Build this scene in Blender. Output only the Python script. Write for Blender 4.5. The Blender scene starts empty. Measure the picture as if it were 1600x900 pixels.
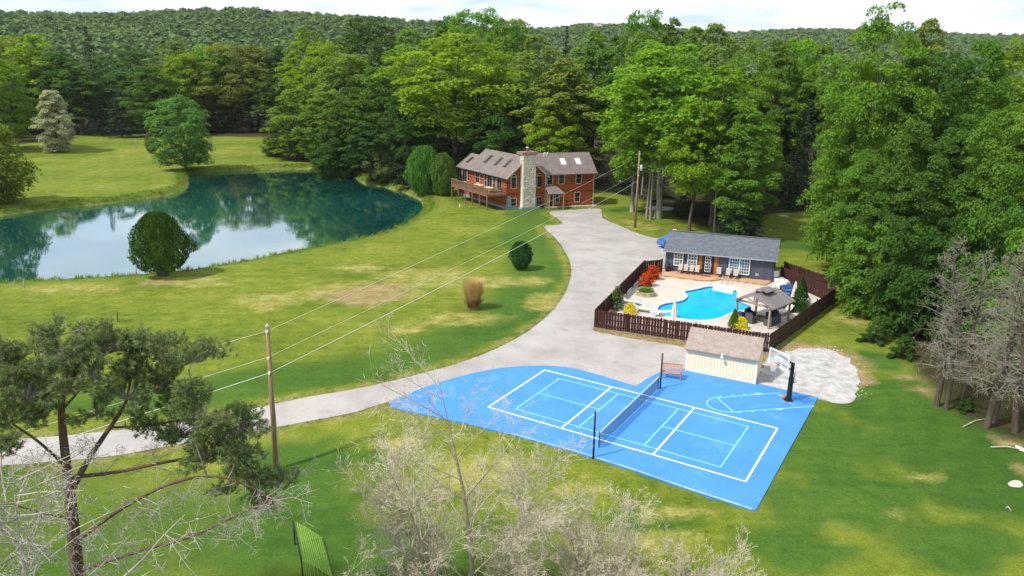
import bpy, bmesh, math, random
import numpy as np
from mathutils import Matrix, Vector
from mathutils.geometry import delaunay_2d_cdt

# ------------------------------------------------------------------ camera, world, sun, exposure
sc = bpy.context.scene
COL = sc.collection
F = 1190.0; PITCH = math.radians(16.15); ROLL = math.radians(0.6); ZC = 21.57
_cp, _sp = math.cos(PITCH), math.sin(PITCH); _cr, _sr = math.cos(ROLL), math.sin(ROLL)
_u0 = np.array([0, _sp, _cp]); FW = np.array([0, _cp, -_sp])
RX = _cr * np.array([1., 0, 0]) + _sr * _u0
UX = -_sr * np.array([1., 0, 0]) + _cr * _u0
CAM = np.array([0, 0, ZC])
cd = bpy.data.cameras.new('camera'); cam = bpy.data.objects.new('camera', cd); COL.objects.link(cam)
cd.sensor_width = 36.0; cd.lens = 36.0 * F / 1600.0; cd.clip_start = 0.5; cd.clip_end = 9000
m3 = Matrix(((RX[0], UX[0], -FW[0]), (RX[1], UX[1], -FW[1]), (RX[2], UX[2], -FW[2])))
cam.matrix_world = Matrix.Translation(CAM) @ m3.to_4x4()
sc.camera = cam

SUN_DIR = Vector((-0.74, -0.38, 1.10)).normalized()      # towards the sun: from the left, high
world = bpy.data.worlds.new('World'); sc.world = world; world.use_nodes = True
wn = world.node_tree; wn.nodes.clear()
wo = wn.nodes.new('ShaderNodeOutputWorld'); wb = wn.nodes.new('ShaderNodeBackground')
sky = wn.nodes.new('ShaderNodeTexSky'); sky.sky_type = 'NISHITA'; sky.sun_disc = False
sky.sun_elevation = math.asin(SUN_DIR.z); sky.sun_rotation = math.atan2(SUN_DIR.x, SUN_DIR.y)
sky.air_density = 1.0; sky.dust_density = 1.0; sky.altitude = 300
wb.inputs['Strength'].default_value = 0.14
# broken cloud cover in the sky, laid out on a plane overhead so it thins towards the horizon
tc = wn.nodes.new('ShaderNodeTexCoord'); sep = wn.nodes.new('ShaderNodeSeparateXYZ')
wn.links.new(tc.outputs['Generated'], sep.inputs[0])
zc_ = wn.nodes.new('ShaderNodeMath'); zc_.operation = 'MAXIMUM'; zc_.inputs[1].default_value = 0.0
wn.links.new(sep.outputs['Z'], zc_.inputs[0])
za = wn.nodes.new('ShaderNodeMath'); za.operation = 'ADD'; za.inputs[1].default_value = 0.10; wn.links.new(zc_.outputs[0], za.inputs[0])
dv = wn.nodes.new('ShaderNodeVectorMath'); dv.operation = 'DIVIDE'
cz = wn.nodes.new('ShaderNodeCombineXYZ')
for i in range(3): wn.links.new(za.outputs[0], cz.inputs[i])
wn.links.new(tc.outputs['Generated'], dv.inputs[0]); wn.links.new(cz.outputs[0], dv.inputs[1])
cn = wn.nodes.new('ShaderNodeTexNoise'); cn.inputs['Scale'].default_value = 0.55; cn.inputs['Detail'].default_value = 9; cn.inputs['Roughness'].default_value = 0.56
wn.links.new(dv.outputs[0], cn.inputs['Vector'])
cr_ = wn.nodes.new('ShaderNodeValToRGB'); cr_.color_ramp.elements[0].position = 0.34; cr_.color_ramp.elements[1].position = 0.52
wn.links.new(cn.outputs['Fac'], cr_.inputs[0])
cn2 = wn.nodes.new('ShaderNodeTexNoise'); cn2.inputs['Scale'].default_value = 1.3; cn2.inputs['Detail'].default_value = 6
wn.links.new(dv.outputs[0], cn2.inputs['Vector'])
cc = wn.nodes.new('ShaderNodeValToRGB')
cc.color_ramp.elements[0].position = 0.33; cc.color_ramp.elements[0].color = (3.3, 4.1, 5.1, 1)
cc.color_ramp.elements[1].position = 0.6; cc.color_ramp.elements[1].color = (5.9, 6.1, 6.3, 1)
wn.links.new(cn2.outputs['Fac'], cc.inputs[0])
mx = wn.nodes.new('ShaderNodeMix'); mx.data_type = 'RGBA'
wn.links.new(cr_.outputs[0], mx.inputs[0]); wn.links.new(sky.outputs[0], mx.inputs[6]); wn.links.new(cc.outputs[0], mx.inputs[7])
wn.links.new(mx.outputs[2], wb.inputs['Color']); wn.links.new(wb.outputs[0], wo.inputs[0])

sd = bpy.data.lights.new('sun', 'SUN'); sun = bpy.data.objects.new('sun', sd); COL.objects.link(sun)
sd.energy = 3.3; sd.angle = math.radians(4.0); sd.color = (1.0, 0.95, 0.87)
sun.rotation_euler = SUN_DIR.to_track_quat('Z', 'Y').to_euler(); sun.location = (-60, 0, 80)

vs = sc.view_settings
vs.view_transform = 'Standard'; vs.look = 'None'; vs.exposure = 0.62; vs.gamma = 1.0; vs.use_curve_mapping = False
sc.render.engine = 'CYCLES'
cy = sc.cycles
cy.use_denoising = True; cy.max_bounces = 6; cy.diffuse_bounces = 3; cy.glossy_bounces = 3; cy.transmission_bounces = 4
cy.transparent_max_bounces = 6; cy.volume_bounces = 0; cy.volume_step_rate = 4; cy.caustics_reflective = False; cy.caustics_refractive = False; cy.sample_clamp_indirect = 6

# ------------------------------------------------------------------ helpers
def P(u, v, z=0.0):
    """world point at height z that the photo shows at (u, v)"""
    d = (u - 800) / F * RX - (v - 450) / F * UX + FW
    return CAM + d * ((z - ZC) / d[2])
def PY(u, v, Y):
    d = (u - 800) / F * RX - (v - 450) / F * UX + FW
    return CAM + d * (Y / d[1])
def proj(p):
    q = np.asarray(p, float) - CAM; z = q @ FW
    return 800 + F * (q @ RX) / z, 450 - F * (q @ UX) / z

def tag(o, label=None, cat=None, group=None, kind=None):
    if label: o['label'] = label
    if cat: o['category'] = cat
    if group: o['group'] = group
    if kind: o['kind'] = kind
    return o
def empty(name, loc=(0, 0, 0), rz=0.0):
    o = bpy.data.objects.new(name, None); COL.objects.link(o)
    o.location = loc; o.rotation_euler = (0, 0, rz); o.empty_display_size = 0.3
    return o
def link(name, me, mat=None, parent=None):
    o = bpy.data.objects.new(name, me); COL.objects.link(o)
    if mat is not None and not me.materials: me.materials.append(mat)
    if parent is not None: o.parent = parent
    return o
def copy_tree(o, parent=None):
    c = o.copy(); COL.objects.link(c); c.parent = parent
    for ch in o.children: copy_tree(ch, c)
    return c
def smoothstep(a, b, x):
    t = np.clip((x - a) / (b - a), 0, 1); return t * t * (3 - 2 * t)
def rotz(a, loc=(0, 0, 0)):
    return Matrix.Translation(loc) @ Matrix.Rotation(a, 4, 'Z')

class MB:
    """collects polygons into one mesh"""
    def __init__(self): self.v = []; self.f = []; self.M = None
    def add(self, vs_, fs):
        b = len(self.v)
        if self.M is not None: vs_ = [tuple(self.M @ Vector(p)) for p in vs_]
        self.v.extend([tuple(p) for p in vs_]); self.f.extend([tuple(i + b for i in f) for f in fs]); return self
    def box(self, x0, y0, z0, x1, y1, z1):
        return self.add([(x0, y0, z0), (x1, y0, z0), (x1, y1, z0), (x0, y1, z0), (x0, y0, z1), (x1, y0, z1), (x1, y1, z1), (x0, y1, z1)],
            [(0, 3, 2, 1), (4, 5, 6, 7), (0, 1, 5, 4), (1, 2, 6, 5), (2, 3, 7, 6), (3, 0, 4, 7)])
    def cbox(self, cx, cy_, cz_, w, d, h): return self.box(cx - w / 2, cy_ - d / 2, cz_ - h / 2, cx + w / 2, cy_ + d / 2, cz_ + h / 2)
    def bar(self, a, b, w, h=None, up=(0, 0, 1)):
        """rectangular bar from a to b"""
        a = Vector(a); b = Vector(b); h = h or w; d = (b - a).normalized(); u = Vector(up)
        s = d.cross(u)
        if s.length < 1e-3: s = d.cross(Vector((1, 0, 0)))
        s.normalize(); u = s.cross(d).normalized(); s = s * w / 2; u = u * h / 2
        return self.add([a - s - u, a + s - u, a + s + u, a - s + u, b - s - u, b + s - u, b + s + u, b - s + u],
            [(0, 1, 2, 3), (7, 6, 5, 4), (0, 4, 5, 1), (1, 5, 6, 2), (2, 6, 7, 3), (3, 7, 4, 0)])
    def prism(self, pts, z0, z1):
        """pts: ccw outline in xy"""
        n = len(pts)
        return self.add([(p[0], p[1], z0) for p in pts] + [(p[0], p[1], z1) for p in pts],
            [tuple(range(n))[::-1], tuple(range(n, 2 * n))] + [(i, (i + 1) % n, n + (i + 1) % n, n + i) for i in range(n)])
    def lathe(self, prof, n=16, c=(0, 0, 0)):
        vs_ = []; fs = []
        for (r, z) in prof:
            for k in range(n):
                a = 2 * math.pi * k / n; vs_.append((c[0] + r * math.cos(a), c[1] + r * math.sin(a), c[2] + z))
        for i in range(len(prof) - 1):
            for k in range(n): fs.append((i * n + k, i * n + (k + 1) % n, (i + 1) * n + (k + 1) % n, (i + 1) * n + k))
        fs.append(tuple(range(n))[::-1]); fs.append(tuple((len(prof) - 1) * n + k for k in range(n)))
        return self.add(vs_, fs)
    def tube(self, pts, r, n=8, cap=True):
        pts = [Vector(p) for p in pts]; m = len(pts); rr = r if hasattr(r, '__len__') else [r] * m
        vs_ = []; fs = []; s = None
        for i, p in enumerate(pts):
            d = (pts[min(i + 1, m - 1)] - pts[max(i - 1, 0)]).normalized()
            if s is None:
                s = d.cross(Vector((0, 0, 1)))
                if s.length < 1e-3: s = d.cross(Vector((1, 0, 0)))
            s = (s - d * s.dot(d)).normalized(); t = d.cross(s)
            for k in range(n):
                a = 2 * math.pi * k / n; vs_.append(p + (s * math.cos(a) + t * math.sin(a)) * rr[i])
        for i in range(m - 1):
            for k in range(n): fs.append((i * n + k, i * n + (k + 1) % n, (i + 1) * n + (k + 1) % n, (i + 1) * n + k))
        if cap: fs.append(tuple(range(n))[::-1]); fs.append(tuple((m - 1) * n + k for k in range(n)))
        return self.add(vs_, fs)
    def mesh(self, name, smooth=False):
        me = bpy.data.meshes.new(name); me.from_pydata(self.v, [], self.f); me.update()
        if smooth: me.polygons.foreach_set('use_smooth', [True] * len(me.polygons))
        return me
    def build(self, name, mat, parent=None, smooth=False):
        return link(name, self.mesh(name, smooth), mat, parent)

def np_mesh(name, V, Q, var=None, smooth=False, attr='var'):
    """fast mesh: V (n,3), Q (m,k) faces; var = one value per face"""
    V = np.asarray(V, np.float32); Q = np.asarray(Q, np.int32); k = Q.shape[1]
    me = bpy.data.meshes.new(name)
    me.vertices.add(len(V)); me.vertices.foreach_set('co', V.ravel())
    me.loops.add(Q.size); me.loops.foreach_set('vertex_index', Q.ravel())
    me.polygons.add(len(Q)); me.polygons.foreach_set('loop_start', np.arange(len(Q), dtype=np.int32) * k)
    if smooth: me.polygons.foreach_set('use_smooth', np.ones(len(Q), bool))
    if var is not None:
        a = me.attributes.new(attr, 'FLOAT', 'FACE'); a.data.foreach_set('value', np.asarray(var, np.float32))
    me.update(calc_edges=True); me.validate()
    return me

def unit(a): return a / np.maximum(np.linalg.norm(a, axis=-1, keepdims=True), 1e-9)
def leaf_quads(C, N, size, rng, aspect=0.62, bend=0.15):
    """diamond shaped leaf faces, slightly folded"""
    n = len(C); R = rng.normal(size=(n, 3)); T = unit(np.cross(N, R)); B = np.cross(N, T)
    s = np.asarray(size).reshape(-1, 1) * 0.5
    V = np.stack([C - T * s, C + B * s * aspect + N * s * bend, C + T * s, C - B * s * aspect + N * s * bend], 1).reshape(-1, 3)
    return V, np.arange(4 * n).reshape(n, 4)
def leaf_tris(C, N, size, rng):
    n = len(C); R = rng.normal(size=(n, 3)); T = unit(np.cross(N, R)); B = np.cross(N, T); s = np.asarray(size).reshape(-1, 1) * 0.62
    return np.stack([C - T * s, C + T * s * .8 - B * s * .7, C + T * s * .4 + B * s * .85], 1).reshape(-1, 3), np.arange(3 * n).reshape(n, 3)
def seg_ribbons(A, B, ra, rb, rng):
    A = np.asarray(A, float); B = np.asarray(B, float); d = unit(B - A); s = unit(np.cross(d, rng.normal(size=d.shape))); ra = np.asarray(ra)[:, None]; rb = np.asarray(rb)[:, None]
    return np.stack([A - s * ra, A + s * ra, B + s * rb, B - s * rb], 1).reshape(-1, 3), np.arange(4 * len(A)).reshape(-1, 4)
def seg_tubes(A, B, ra, rb, n=4):
    """one open prism per segment"""
    A = np.asarray(A, float); B = np.asarray(B, float); ra = np.asarray(ra, float); rb = np.asarray(rb, float)
    d = unit(B - A); h = np.where(np.abs(d[:, 2:3]) > 0.9, np.array([[1., 0, 0]]), np.array([[0, 0, 1.]]))
    s = unit(np.cross(d, h)); t = np.cross(d, s); m = len(A)
    ang = np.arange(n) * 2 * np.pi / n
    ring = s[:, None] * np.cos(ang)[None, :, None] + t[:, None] * np.sin(ang)[None, :, None]
    V = np.concatenate([A[:, None] + ring * ra[:, None, None], B[:, None] + ring * rb[:, None, None]], 1).reshape(-1, 3)
    k = np.arange(n); base = (np.arange(m) * 2 * n)[:, None]
    Q = np.stack([base + k, base + (k + 1) % n, base + n + (k + 1) % n, base + n + k], 2).reshape(-1, 4)
    return V, Q

def inside(px, py, poly):
    x = np.asarray(px); y = np.asarray(py); c = np.zeros(x.shape, bool); n = len(poly)
    for i in range(n):
        x0, y0 = poly[i][:2]; x1, y1 = poly[(i + 1) % n][:2]
        if y0 == y1: continue
        t = ((y0 > y) != (y1 > y)) & (x < (x1 - x0) * (y - y0) / (y1 - y0) + x0); c ^= t
    return c
def poly_dist(px, py, poly):
    x = np.asarray(px, float); y = np.asarray(py, float); d = np.full(x.shape, 1e9); n = len(poly)
    for i in range(n):
        x0, y0 = poly[i][:2]; x1, y1 = poly[(i + 1) % n][:2]; dx, dy = x1 - x0, y1 - y0; L = dx * dx + dy * dy + 1e-12
        t = np.clip(((x - x0) * dx + (y - y0) * dy) / L, 0, 1)
        d = np.minimum(d, np.hypot(x - x0 - t * dx, y - y0 - t * dy))
    return d
def sdf(px, py, poly):
    d = poly_dist(px, py, poly); return np.where(inside(px, py, poly), -d, d)
def smooth_poly(pts, sub=4, closed=True):
    pts = [np.asarray(p, float) for p in pts]; n = len(pts); out = []
    for i in range(n if closed else n - 1):
        p0, p1, p2, p3 = (pts[(i + k - 1) % n] if closed else pts[min(max(i + k - 1, 0), n - 1)] for k in range(4))
        for s in range(sub):
            t = s / sub
            out.append(0.5 * ((2 * p1) + (-p0 + p2) * t + (2 * p0 - 5 * p1 + 4 * p2 - p3) * t * t + (-p0 + 3 * p1 - 3 * p2 + p3) * t ** 3))
    if not closed: out.append(pts[-1])
    return out
def vnoise(x, y, seed=0):
    """cheap smooth value noise, -1..1"""
    x = np.asarray(x, float); y = np.asarray(y, float)
    xi = np.floor(x).astype(np.int64); yi = np.floor(y).astype(np.int64); fx = x - xi; fy = y - yi
    fx = fx * fx * (3 - 2 * fx); fy = fy * fy * (3 - 2 * fy)
    def hsh(a, b):
        h = (a * 374761393 + b * 668265263 + seed * 974634777) & 0xffffffff
        h = ((h ^ (h >> 13)) * 1274126177) & 0xffffffff
        return ((h ^ (h >> 16)) & 0xffff) / 32767.5 - 1
    return (hsh(xi, yi) * (1 - fx) + hsh(xi + 1, yi) * fx) * (1 - fy) + (hsh(xi, yi + 1) * (1 - fx) + hsh(xi + 1, yi + 1) * fx) * fy
def fnoise(x, y, seed=0, o=4):
    s = 0; a = 0.5
    for k in range(o): s = s + a * vnoise(x * 2 ** k, y * 2 ** k, seed + k); a *= 0.5
    return s

# ------------------------------------------------------------------ materials
def lin(r, g, b):
    f = lambda c: (c / 255 / 12.92) if c / 255 <= 0.04045 else ((c / 255 + 0.055) / 1.055) ** 2.4
    return (f(r), f(g), f(b))
def mat(name, col, rough=0.8, var=0.0, scale=3.0, bump=0.0, bscale=20.0, metal=0.0, spec=0.3, col2=None, stretch=(1, 1, 1), detail=5, coord='Object'):
    """principled material whose colour wanders between col and col2 by noise, with fine relief"""
    m = bpy.data.materials.new(name); m.use_nodes = True; nt = m.node_tree; b = nt.nodes['Principled BSDF']
    b.inputs['Roughness'].default_value = rough; b.inputs['Metallic'].default_value = metal; b.inputs['Specular IOR Level'].default_value = spec
    b.inputs['Base Color'].default_value = (*col, 1)
    if var or col2 or bump:
        t = nt.nodes.new('ShaderNodeTexCoord'); mp = nt.nodes.new('ShaderNodeMapping'); mp.inputs['Scale'].default_value = stretch
        nt.links.new(t.outputs[coord], mp.inputs[0])
    if var or col2:
        n = nt.nodes.new('ShaderNodeTexNoise'); n.inputs['Scale'].default_value = scale; n.inputs['Detail'].default_value = detail; n.inputs['Roughness'].default_value = 0.62
        nt.links.new(mp.outputs[0], n.inputs['Vector'])
        r = nt.nodes.new('ShaderNodeValToRGB'); r.color_ramp.elements[0].position = 0.3; r.color_ramp.elements[1].position = 0.7
        c2 = col2 or tuple(c * (1 + var) for c in col); c1 = col if col2 else tuple(c * (1 - var) for c in col)
        r.color_ramp.elements[0].color = (*c1, 1); r.color_ramp.elements[1].color = (*c2, 1)
        nt.links.new(n.outputs['Fac'], r.inputs[0]); nt.links.new(r.outputs[0], b.inputs['Base Color'])
    if bump:
        n2 = nt.nodes.new('ShaderNodeTexNoise'); n2.inputs['Scale'].default_value = bscale; n2.inputs['Detail'].default_value = 4
        nt.links.new(mp.outputs[0], n2.inputs['Vector'])
        bp = nt.nodes.new('ShaderNodeBump'); bp.inputs['Strength'].default_value = bump; bp.inputs['Distance'].default_value = 0.05
        nt.links.new(n2.outputs['Fac'], bp.inputs['Height']); nt.links.new(bp.outputs[0], b.inputs['Normal'])
    return m
def stripe_mat(name, col, gap, axis=2, freq=4.0, depth=0.4, rough=0.75, var=0.15, groove=0.12, nscale=2.0, stretch=(1, 1, 1)):
    """boards: colour differs a little from board to board, grooves between them are relief"""
    m = bpy.data.materials.new(name); m.use_nodes = True; nt = m.node_tree; b = nt.nodes['Principled BSDF']; b.inputs['Roughness'].default_value = rough
    b.inputs['Specular IOR Level'].default_value = 0.25
    t = nt.nodes.new('ShaderNodeTexCoord'); sp_ = nt.nodes.new('ShaderNodeSeparateXYZ'); nt.links.new(t.outputs['Object'], sp_.inputs[0])
    mu = nt.nodes.new('ShaderNodeMath'); mu.operation = 'MULTIPLY'; mu.inputs[1].default_value = freq; nt.links.new(sp_.outputs[axis], mu.inputs[0])
    fl = nt.nodes.new('ShaderNodeMath'); fl.operation = 'FLOOR'; nt.links.new(mu.outputs[0], fl.inputs[0])
    fr = nt.nodes.new('ShaderNodeMath'); fr.operation = 'FRACT'; nt.links.new(mu.outputs[0], fr.inputs[0])
    wnz = nt.nodes.new('ShaderNodeTexWhiteNoise'); wnz.noise_dimensions = '1D'; nt.links.new(fl.outputs[0], wnz.inputs['W'])
    mp = nt.nodes.new('ShaderNodeMapping'); mp.inputs['Scale'].default_value = stretch; nt.links.new(t.outputs['Object'], mp.inputs[0])
    nz = nt.nodes.new('ShaderNodeTexNoise'); nz.inputs['Scale'].default_value = nscale; nz.inputs['Detail'].default_value = 6; nt.links.new(mp.outputs[0], nz.inputs['Vector'])
    ad = nt.nodes.new('ShaderNodeMath'); ad.operation = 'ADD'; nt.links.new(wnz.outputs['Value'], ad.inputs[0]); nt.links.new(nz.outputs['Fac'], ad.inputs[1])
    hf = nt.nodes.new('ShaderNodeMath'); hf.operation = 'MULTIPLY'; hf.inputs[1].default_value = 0.5; nt.links.new(ad.outputs[0], hf.inputs[0])
    r = nt.nodes.new('ShaderNodeValToRGB'); r.color_ramp.elements[0].position = 0.25; r.color_ramp.elements[1].position = 0.75
    r.color_ramp.elements[0].color = (*[c * (1 - var) for c in col], 1); r.color_ramp.elements[1].color = (*[c * (1 + var) for c in col], 1)
    nt.links.new(hf.outputs[0], r.inputs[0])
    gt = nt.nodes.new('ShaderNodeMath'); gt.operation = 'GREATER_THAN'; gt.inputs[1].default_value = groove; nt.links.new(fr.outputs[0], gt.inputs[0])
    mx_ = nt.nodes.new('ShaderNodeMix'); mx_.data_type = 'RGBA'; mx_.inputs[6].default_value = (*gap, 1); nt.links.new(gt.outputs[0], mx_.inputs[0]); nt.links.new(r.outputs[0], mx_.inputs[7])
    nt.links.new(mx_.outputs[2], b.inputs['Base Color'])
    bp = nt.nodes.new('ShaderNodeBump'); bp.inputs['Strength'].default_value = depth; bp.inputs['Distance'].default_value = 0.02
    nt.links.new(gt.outputs[0], bp.inputs['Height']); nt.links.new(bp.outputs[0], b.inputs['Normal'])
    return m
def leaf_mat(name, transl=0.42, rough=0.55, warm=(1.15, 1.16, 0.85)):
    """foliage: the tree's own colour (object colour), varied from leaf to leaf"""
    m = bpy.data.materials.new(name); m.use_nodes = True; nt = m.node_tree; b = nt.nodes['Principled BSDF']; out = nt.nodes['Material Output']
    b.inputs['Roughness'].default_value = rough; b.inputs['Specular IOR Level'].default_value = 0.06
    oi = nt.nodes.new('ShaderNodeObjectInfo'); at = nt.nodes.new('ShaderNodeAttribute'); at.attribute_name = 'var'
    r = nt.nodes.new('ShaderNodeValToRGB'); e = r.color_ramp.elements
    e[0].position = 0.0; e[0].color = (0.62, 0.68, 0.75, 1); e[1].position = 1.0; e[1].color = (*warm, 1)
    x = e.new(0.5); x.color = (1, 1, 1, 1)
    nt.links.new(at.outputs['Fac'], r.inputs[0])
    mu = nt.nodes.new('ShaderNodeMix'); mu.data_type = 'RGBA'; mu.blend_type = 'MULTIPLY'; mu.inputs[0].default_value = 1.0
    nt.links.new(oi.outputs['Color'], mu.inputs[6]); nt.links.new(r.outputs[0], mu.inputs[7])
    nt.links.new(mu.outputs[2], b.inputs['Base Color'])
    tr = nt.nodes.new('ShaderNodeBsdfTranslucent'); tm_ = nt.nodes.new('ShaderNodeMix'); tm_.data_type = 'RGBA'; tm_.blend_type = 'MULTIPLY'; tm_.inputs[0].default_value = 1.0; tm_.inputs[7].default_value = (1.35, 1.3, .55, 1); nt.links.new(mu.outputs[2], tm_.inputs[6]); nt.links.new(tm_.outputs[2], tr.inputs['Color'])
    ms = nt.nodes.new('ShaderNodeMixShader'); ms.inputs[0].default_value = transl
    nt.links.new(b.outputs[0], ms.inputs[1]); nt.links.new(tr.outputs[0], ms.inputs[2]); nt.links.new(ms.outputs[0], out.inputs[0])
    return m
def oc_mat(name, rough=0.7, var=0.2, scale=3.0, spec=0.3, bump=0.0):
    m = mat(name, (0.5, 0.5, 0.5), rough, var, scale, bump, spec=spec); nt = m.node_tree; b = nt.nodes['Principled BSDF']
    oi = nt.nodes.new('ShaderNodeObjectInfo'); mu = nt.nodes.new('ShaderNodeMix'); mu.data_type = 'RGBA'; mu.blend_type = 'MULTIPLY'; mu.inputs[0].default_value = 1
    src = b.inputs['Base Color'].links[0].from_socket
    nt.links.new(src, mu.inputs[6]); nt.links.new(oi.outputs['Color'], mu.inputs[7]); nt.links.new(mu.outputs[2], b.inputs['Base Color'])
    return m
M = {}
M['leaf'] = leaf_mat('foliage'); M['needle'] = leaf_mat('needles', 0.12, 0.6, (1.35, 1.25, 1.1))
M['bark'] = mat('bark', (0.10, 0.075, 0.055), 0.9, 0.35, 2.5, 0.6, 14, stretch=(1, 1, 0.25))
M['pale_bark'] = mat('pale_bark', (0.26, 0.24, 0.20), 0.9, 0.35, 2.5, 0.5, 14, stretch=(1, 1, 0.3))
M['dead_twig'] = mat('bleached_wood', (0.37, 0.335, 0.285), 0.9, 0.25, 1.5)
M['tan_twig'] = mat('tan_twigs', (0.48, 0.42, 0.315), 0.9, 0.25, 0.7)
M['grey_twig'] = mat('grey_twigs', (0.27, 0.225, 0.18), 0.9, 0.3, 0.8)
M['conifer_twig'] = mat('grey_conifer_twigs', (0.31, 0.27, 0.22), 0.9, 0.3, 0.8)
M['pine_bark'] = mat('pine_bark', (0.115, 0.068, 0.050), 0.9, 0.4, 3, 0.7, 14, stretch=(1, 1, 0.3))
M['white'] = mat('white_paint', (0.78, 0.78, 0.76), 0.5, 0.06, 2)
M['trim'] = mat('beige_trim', (0.52, 0.44, 0.36), 0.6, 0.1, 2)
M['black'] = mat('black_metal', (0.012, 0.013, 0.016), 0.45, 0.2, 4, spec=0.4)
M['glass'] = mat('window_glass', (0.012, 0.016, 0.02), 0.06, 0.3, 0.7, spec=0.6)
M['glass_blue'] = mat('reflective_glass', (0.05, 0.10, 0.14), 0.05, 0.5, 0.9, spec=0.8)

# ------------------------------------------------------------------ terrain
CC = np.array([7.652, 44.504, 0.083]); CANG = math.atan2(-0.51114, 0.85933)   # court centre and direction
def court_z(x): return 0.083 - 0.01994 * (np.asarray(x) - CC[0])
pond_near = [(-60, 448), (0, 441), (100, 436), (200, 430), (300, 421), (400, 404), (480, 388), (560, 374), (620, 356), (655, 338), (671, 322), (668, 308), (650, 298), (632, 292)]
pond_far = [(606, 291), (580, 288), (562, 277), (545, 268), (500, 263.5), (430, 263.5), (350, 267), (310, 269), (285, 275), (281, 296), (230, 308), (150, 318), (80, 325), (0, 335), (-60, 341)]
POND = [P(u, v, -0.15)[:2] for u, v in pond_near] + [P(u, v, -0.9)[:2] for u, v in pond_far]
POND = [p for p in smooth_poly(POND, 3)]
_rid = [(-900, 40), (-400, 25), (-100, 14), (0, 12), (100, 11), (200, 14), (300, 11), (400, 10), (500, 16), (580, 24), (650, 30), (760, 36), (850, 39), (905, 31), (960, 33), (1040, 40), (1120, 46), (1200, 42), (1250, 40), (1320, 42), (1450, 48), (1600, 50), (2000, 58), (2600, 62)]
RID_T = np.array([(u - 800) / F for u, v in _rid]); RID_S = np.array([(105 + (u - 800) * 0.0105 - v) / F for u, v in _rid])
def terrain(x, y):
    x = np.asarray(x, float); y = np.asarray(y, float)
    z = 0.10 * fnoise(x / 9, y / 9, 3, 3) + 0.25 * fnoise(x / 45, y / 45, 8, 2)
    # flat ground round the yard
    yard = np.exp(-(((x - 12) / 26) ** 2 + ((y - 62) / 34) ** 2) ** 2); z = z * (1 - 0.97 * yard)
    near = np.exp(-(((x - 10) / 34) ** 2 + ((y - 105) / 40) ** 2) ** 2); z = z * (1 - 0.9 * near)
    # court apron
    dx = x - CC[0]; dy = y - CC[1]; ca, sa = math.cos(-CANG), math.sin(-CANG)
    lx = dx * ca - dy * sa; ly = dx * sa + dy * ca
    w = 1 - smoothstep(0, 1, np.maximum(np.abs(lx) / 22, np.abs(ly) / 16) * 1.6 - 0.9)
    z = z * (1 - w) + court_z(np.clip(x, -8, 24)) * w
    # slope falling away in front of the court
    z = z - 0.9 * smoothstep(7.5, 15, -ly) * (1 - smoothstep(20, 40, np.abs(lx)))
    # far left meadow rises gently
    z = z + 1.2 * smoothstep(150, 240, y) * smoothstep(20, 60, -x)
    # pond
    d = sdf(x, y, POND)
    z = np.where(d < 14, z * smoothstep(0, 14, np.maximum(d, 0)), z)
    z = z - 0.10 * (1 - smoothstep(0, 2.0, d)) - 1.35 * smoothstep(0, 2.0, -d) - 1.2 * smoothstep(2, 9, -d)
    # hills
    r = np.hypot(x, np.maximum(y, 1)); t = x / np.maximum(y, 30.0)
    s = np.interp(t, RID_T, RID_S); D = np.interp(t, [-0.7, -0.1, 0.1, 0.7], [1000, 1150, 1500, 1500])
    k = smoothstep(0.32, 1.0, y / D); zr = 21.57 + s * D * 1.0 - 23
    hill = np.where(y > 60, k * zr * (1 - 0.45 * smoothstep(1.0, 2.2, y / D)), 0)
    z = z + hill + k * 7 * fnoise(x / 160, y / 160, 21, 3)
    return z
def tz(x, y): return float(terrain(np.array([x]), np.array([y]))[0])
def G(u, v, dz=0.0):
    """ground point seen at (u, v)"""
    z = 0.0
    for _ in range(4): p = P(u, v, z); z = tz(p[0], p[1])
    return np.array([p[0], p[1], z + dz])

DRIVE = [(-60, 693), (0, 688), (100, 681), (190, 672), (345, 650), (440, 629), (540, 611), (610, 596), (670, 581), (725, 565), (780, 543), (828, 516), (866, 483), (886, 452), (893, 422), (885, 396), (867, 371), (849, 354.5),
         (864, 352.5), (879, 350.5), (874, 344), (866, 338.5), (858, 333), (864, 330.5), (890, 328.5), (928, 326), (940, 328), (942, 341), (964, 351), (1000, 366), (1030, 373), (1060, 372), (1062, 384), (1042, 392), (1038, 418), (1012, 431), (960, 480), (927, 512), (934, 519), (950, 522), (985, 529), (1030, 536), (1075, 545), (1074, 566), (1066, 579),
         (1040, 581), (1010, 595), (996, 607), (975, 602), (930, 588), (880, 577), (850, 575), (780, 579), (700, 598), (640, 619), (611, 634), (607, 628), (560, 643), (500, 655), (430, 668), (345, 682), (190, 711), (100, 720), (0, 728), (-60, 733)]
COURT = [(608, 629), (625, 621.5), (660, 607), (700, 594), (740, 583.6), (780, 575.8), (820, 572.4), (852, 572), (880, 574), (900, 577), (930, 585), (960, 594), (985, 602), (993, 603.8), (1000, 600), (1010, 593), (1032, 581.6), (1042, 577.5), (1066, 578.6),
         (1178, 598.6), (1278, 622), (1181, 798), (1176, 798), (1080, 767.5), (990, 736), (932, 717.5), (900, 707.5), (814, 683.5), (720, 660.5), (640, 643.5), (611, 637)]
GRAVEL = [(1176, 590), (1190, 572), (1212, 556), (1245, 546), (1285, 545), (1318, 556), (1337, 578), (1342, 604), (1332, 628), (1305, 630), (1279, 622.5), (1178, 598.5)]
def wpoly(px, zf=None): return [G(u, v)[:2] if zf is None else P(u, v, zf)[:2] for u, v in px]
def court_pt(u, v):
    z = 0.08
    for _ in range(4): p = P(u, v, z); z = float(court_z(p[0]))
    return p[:2]
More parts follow.
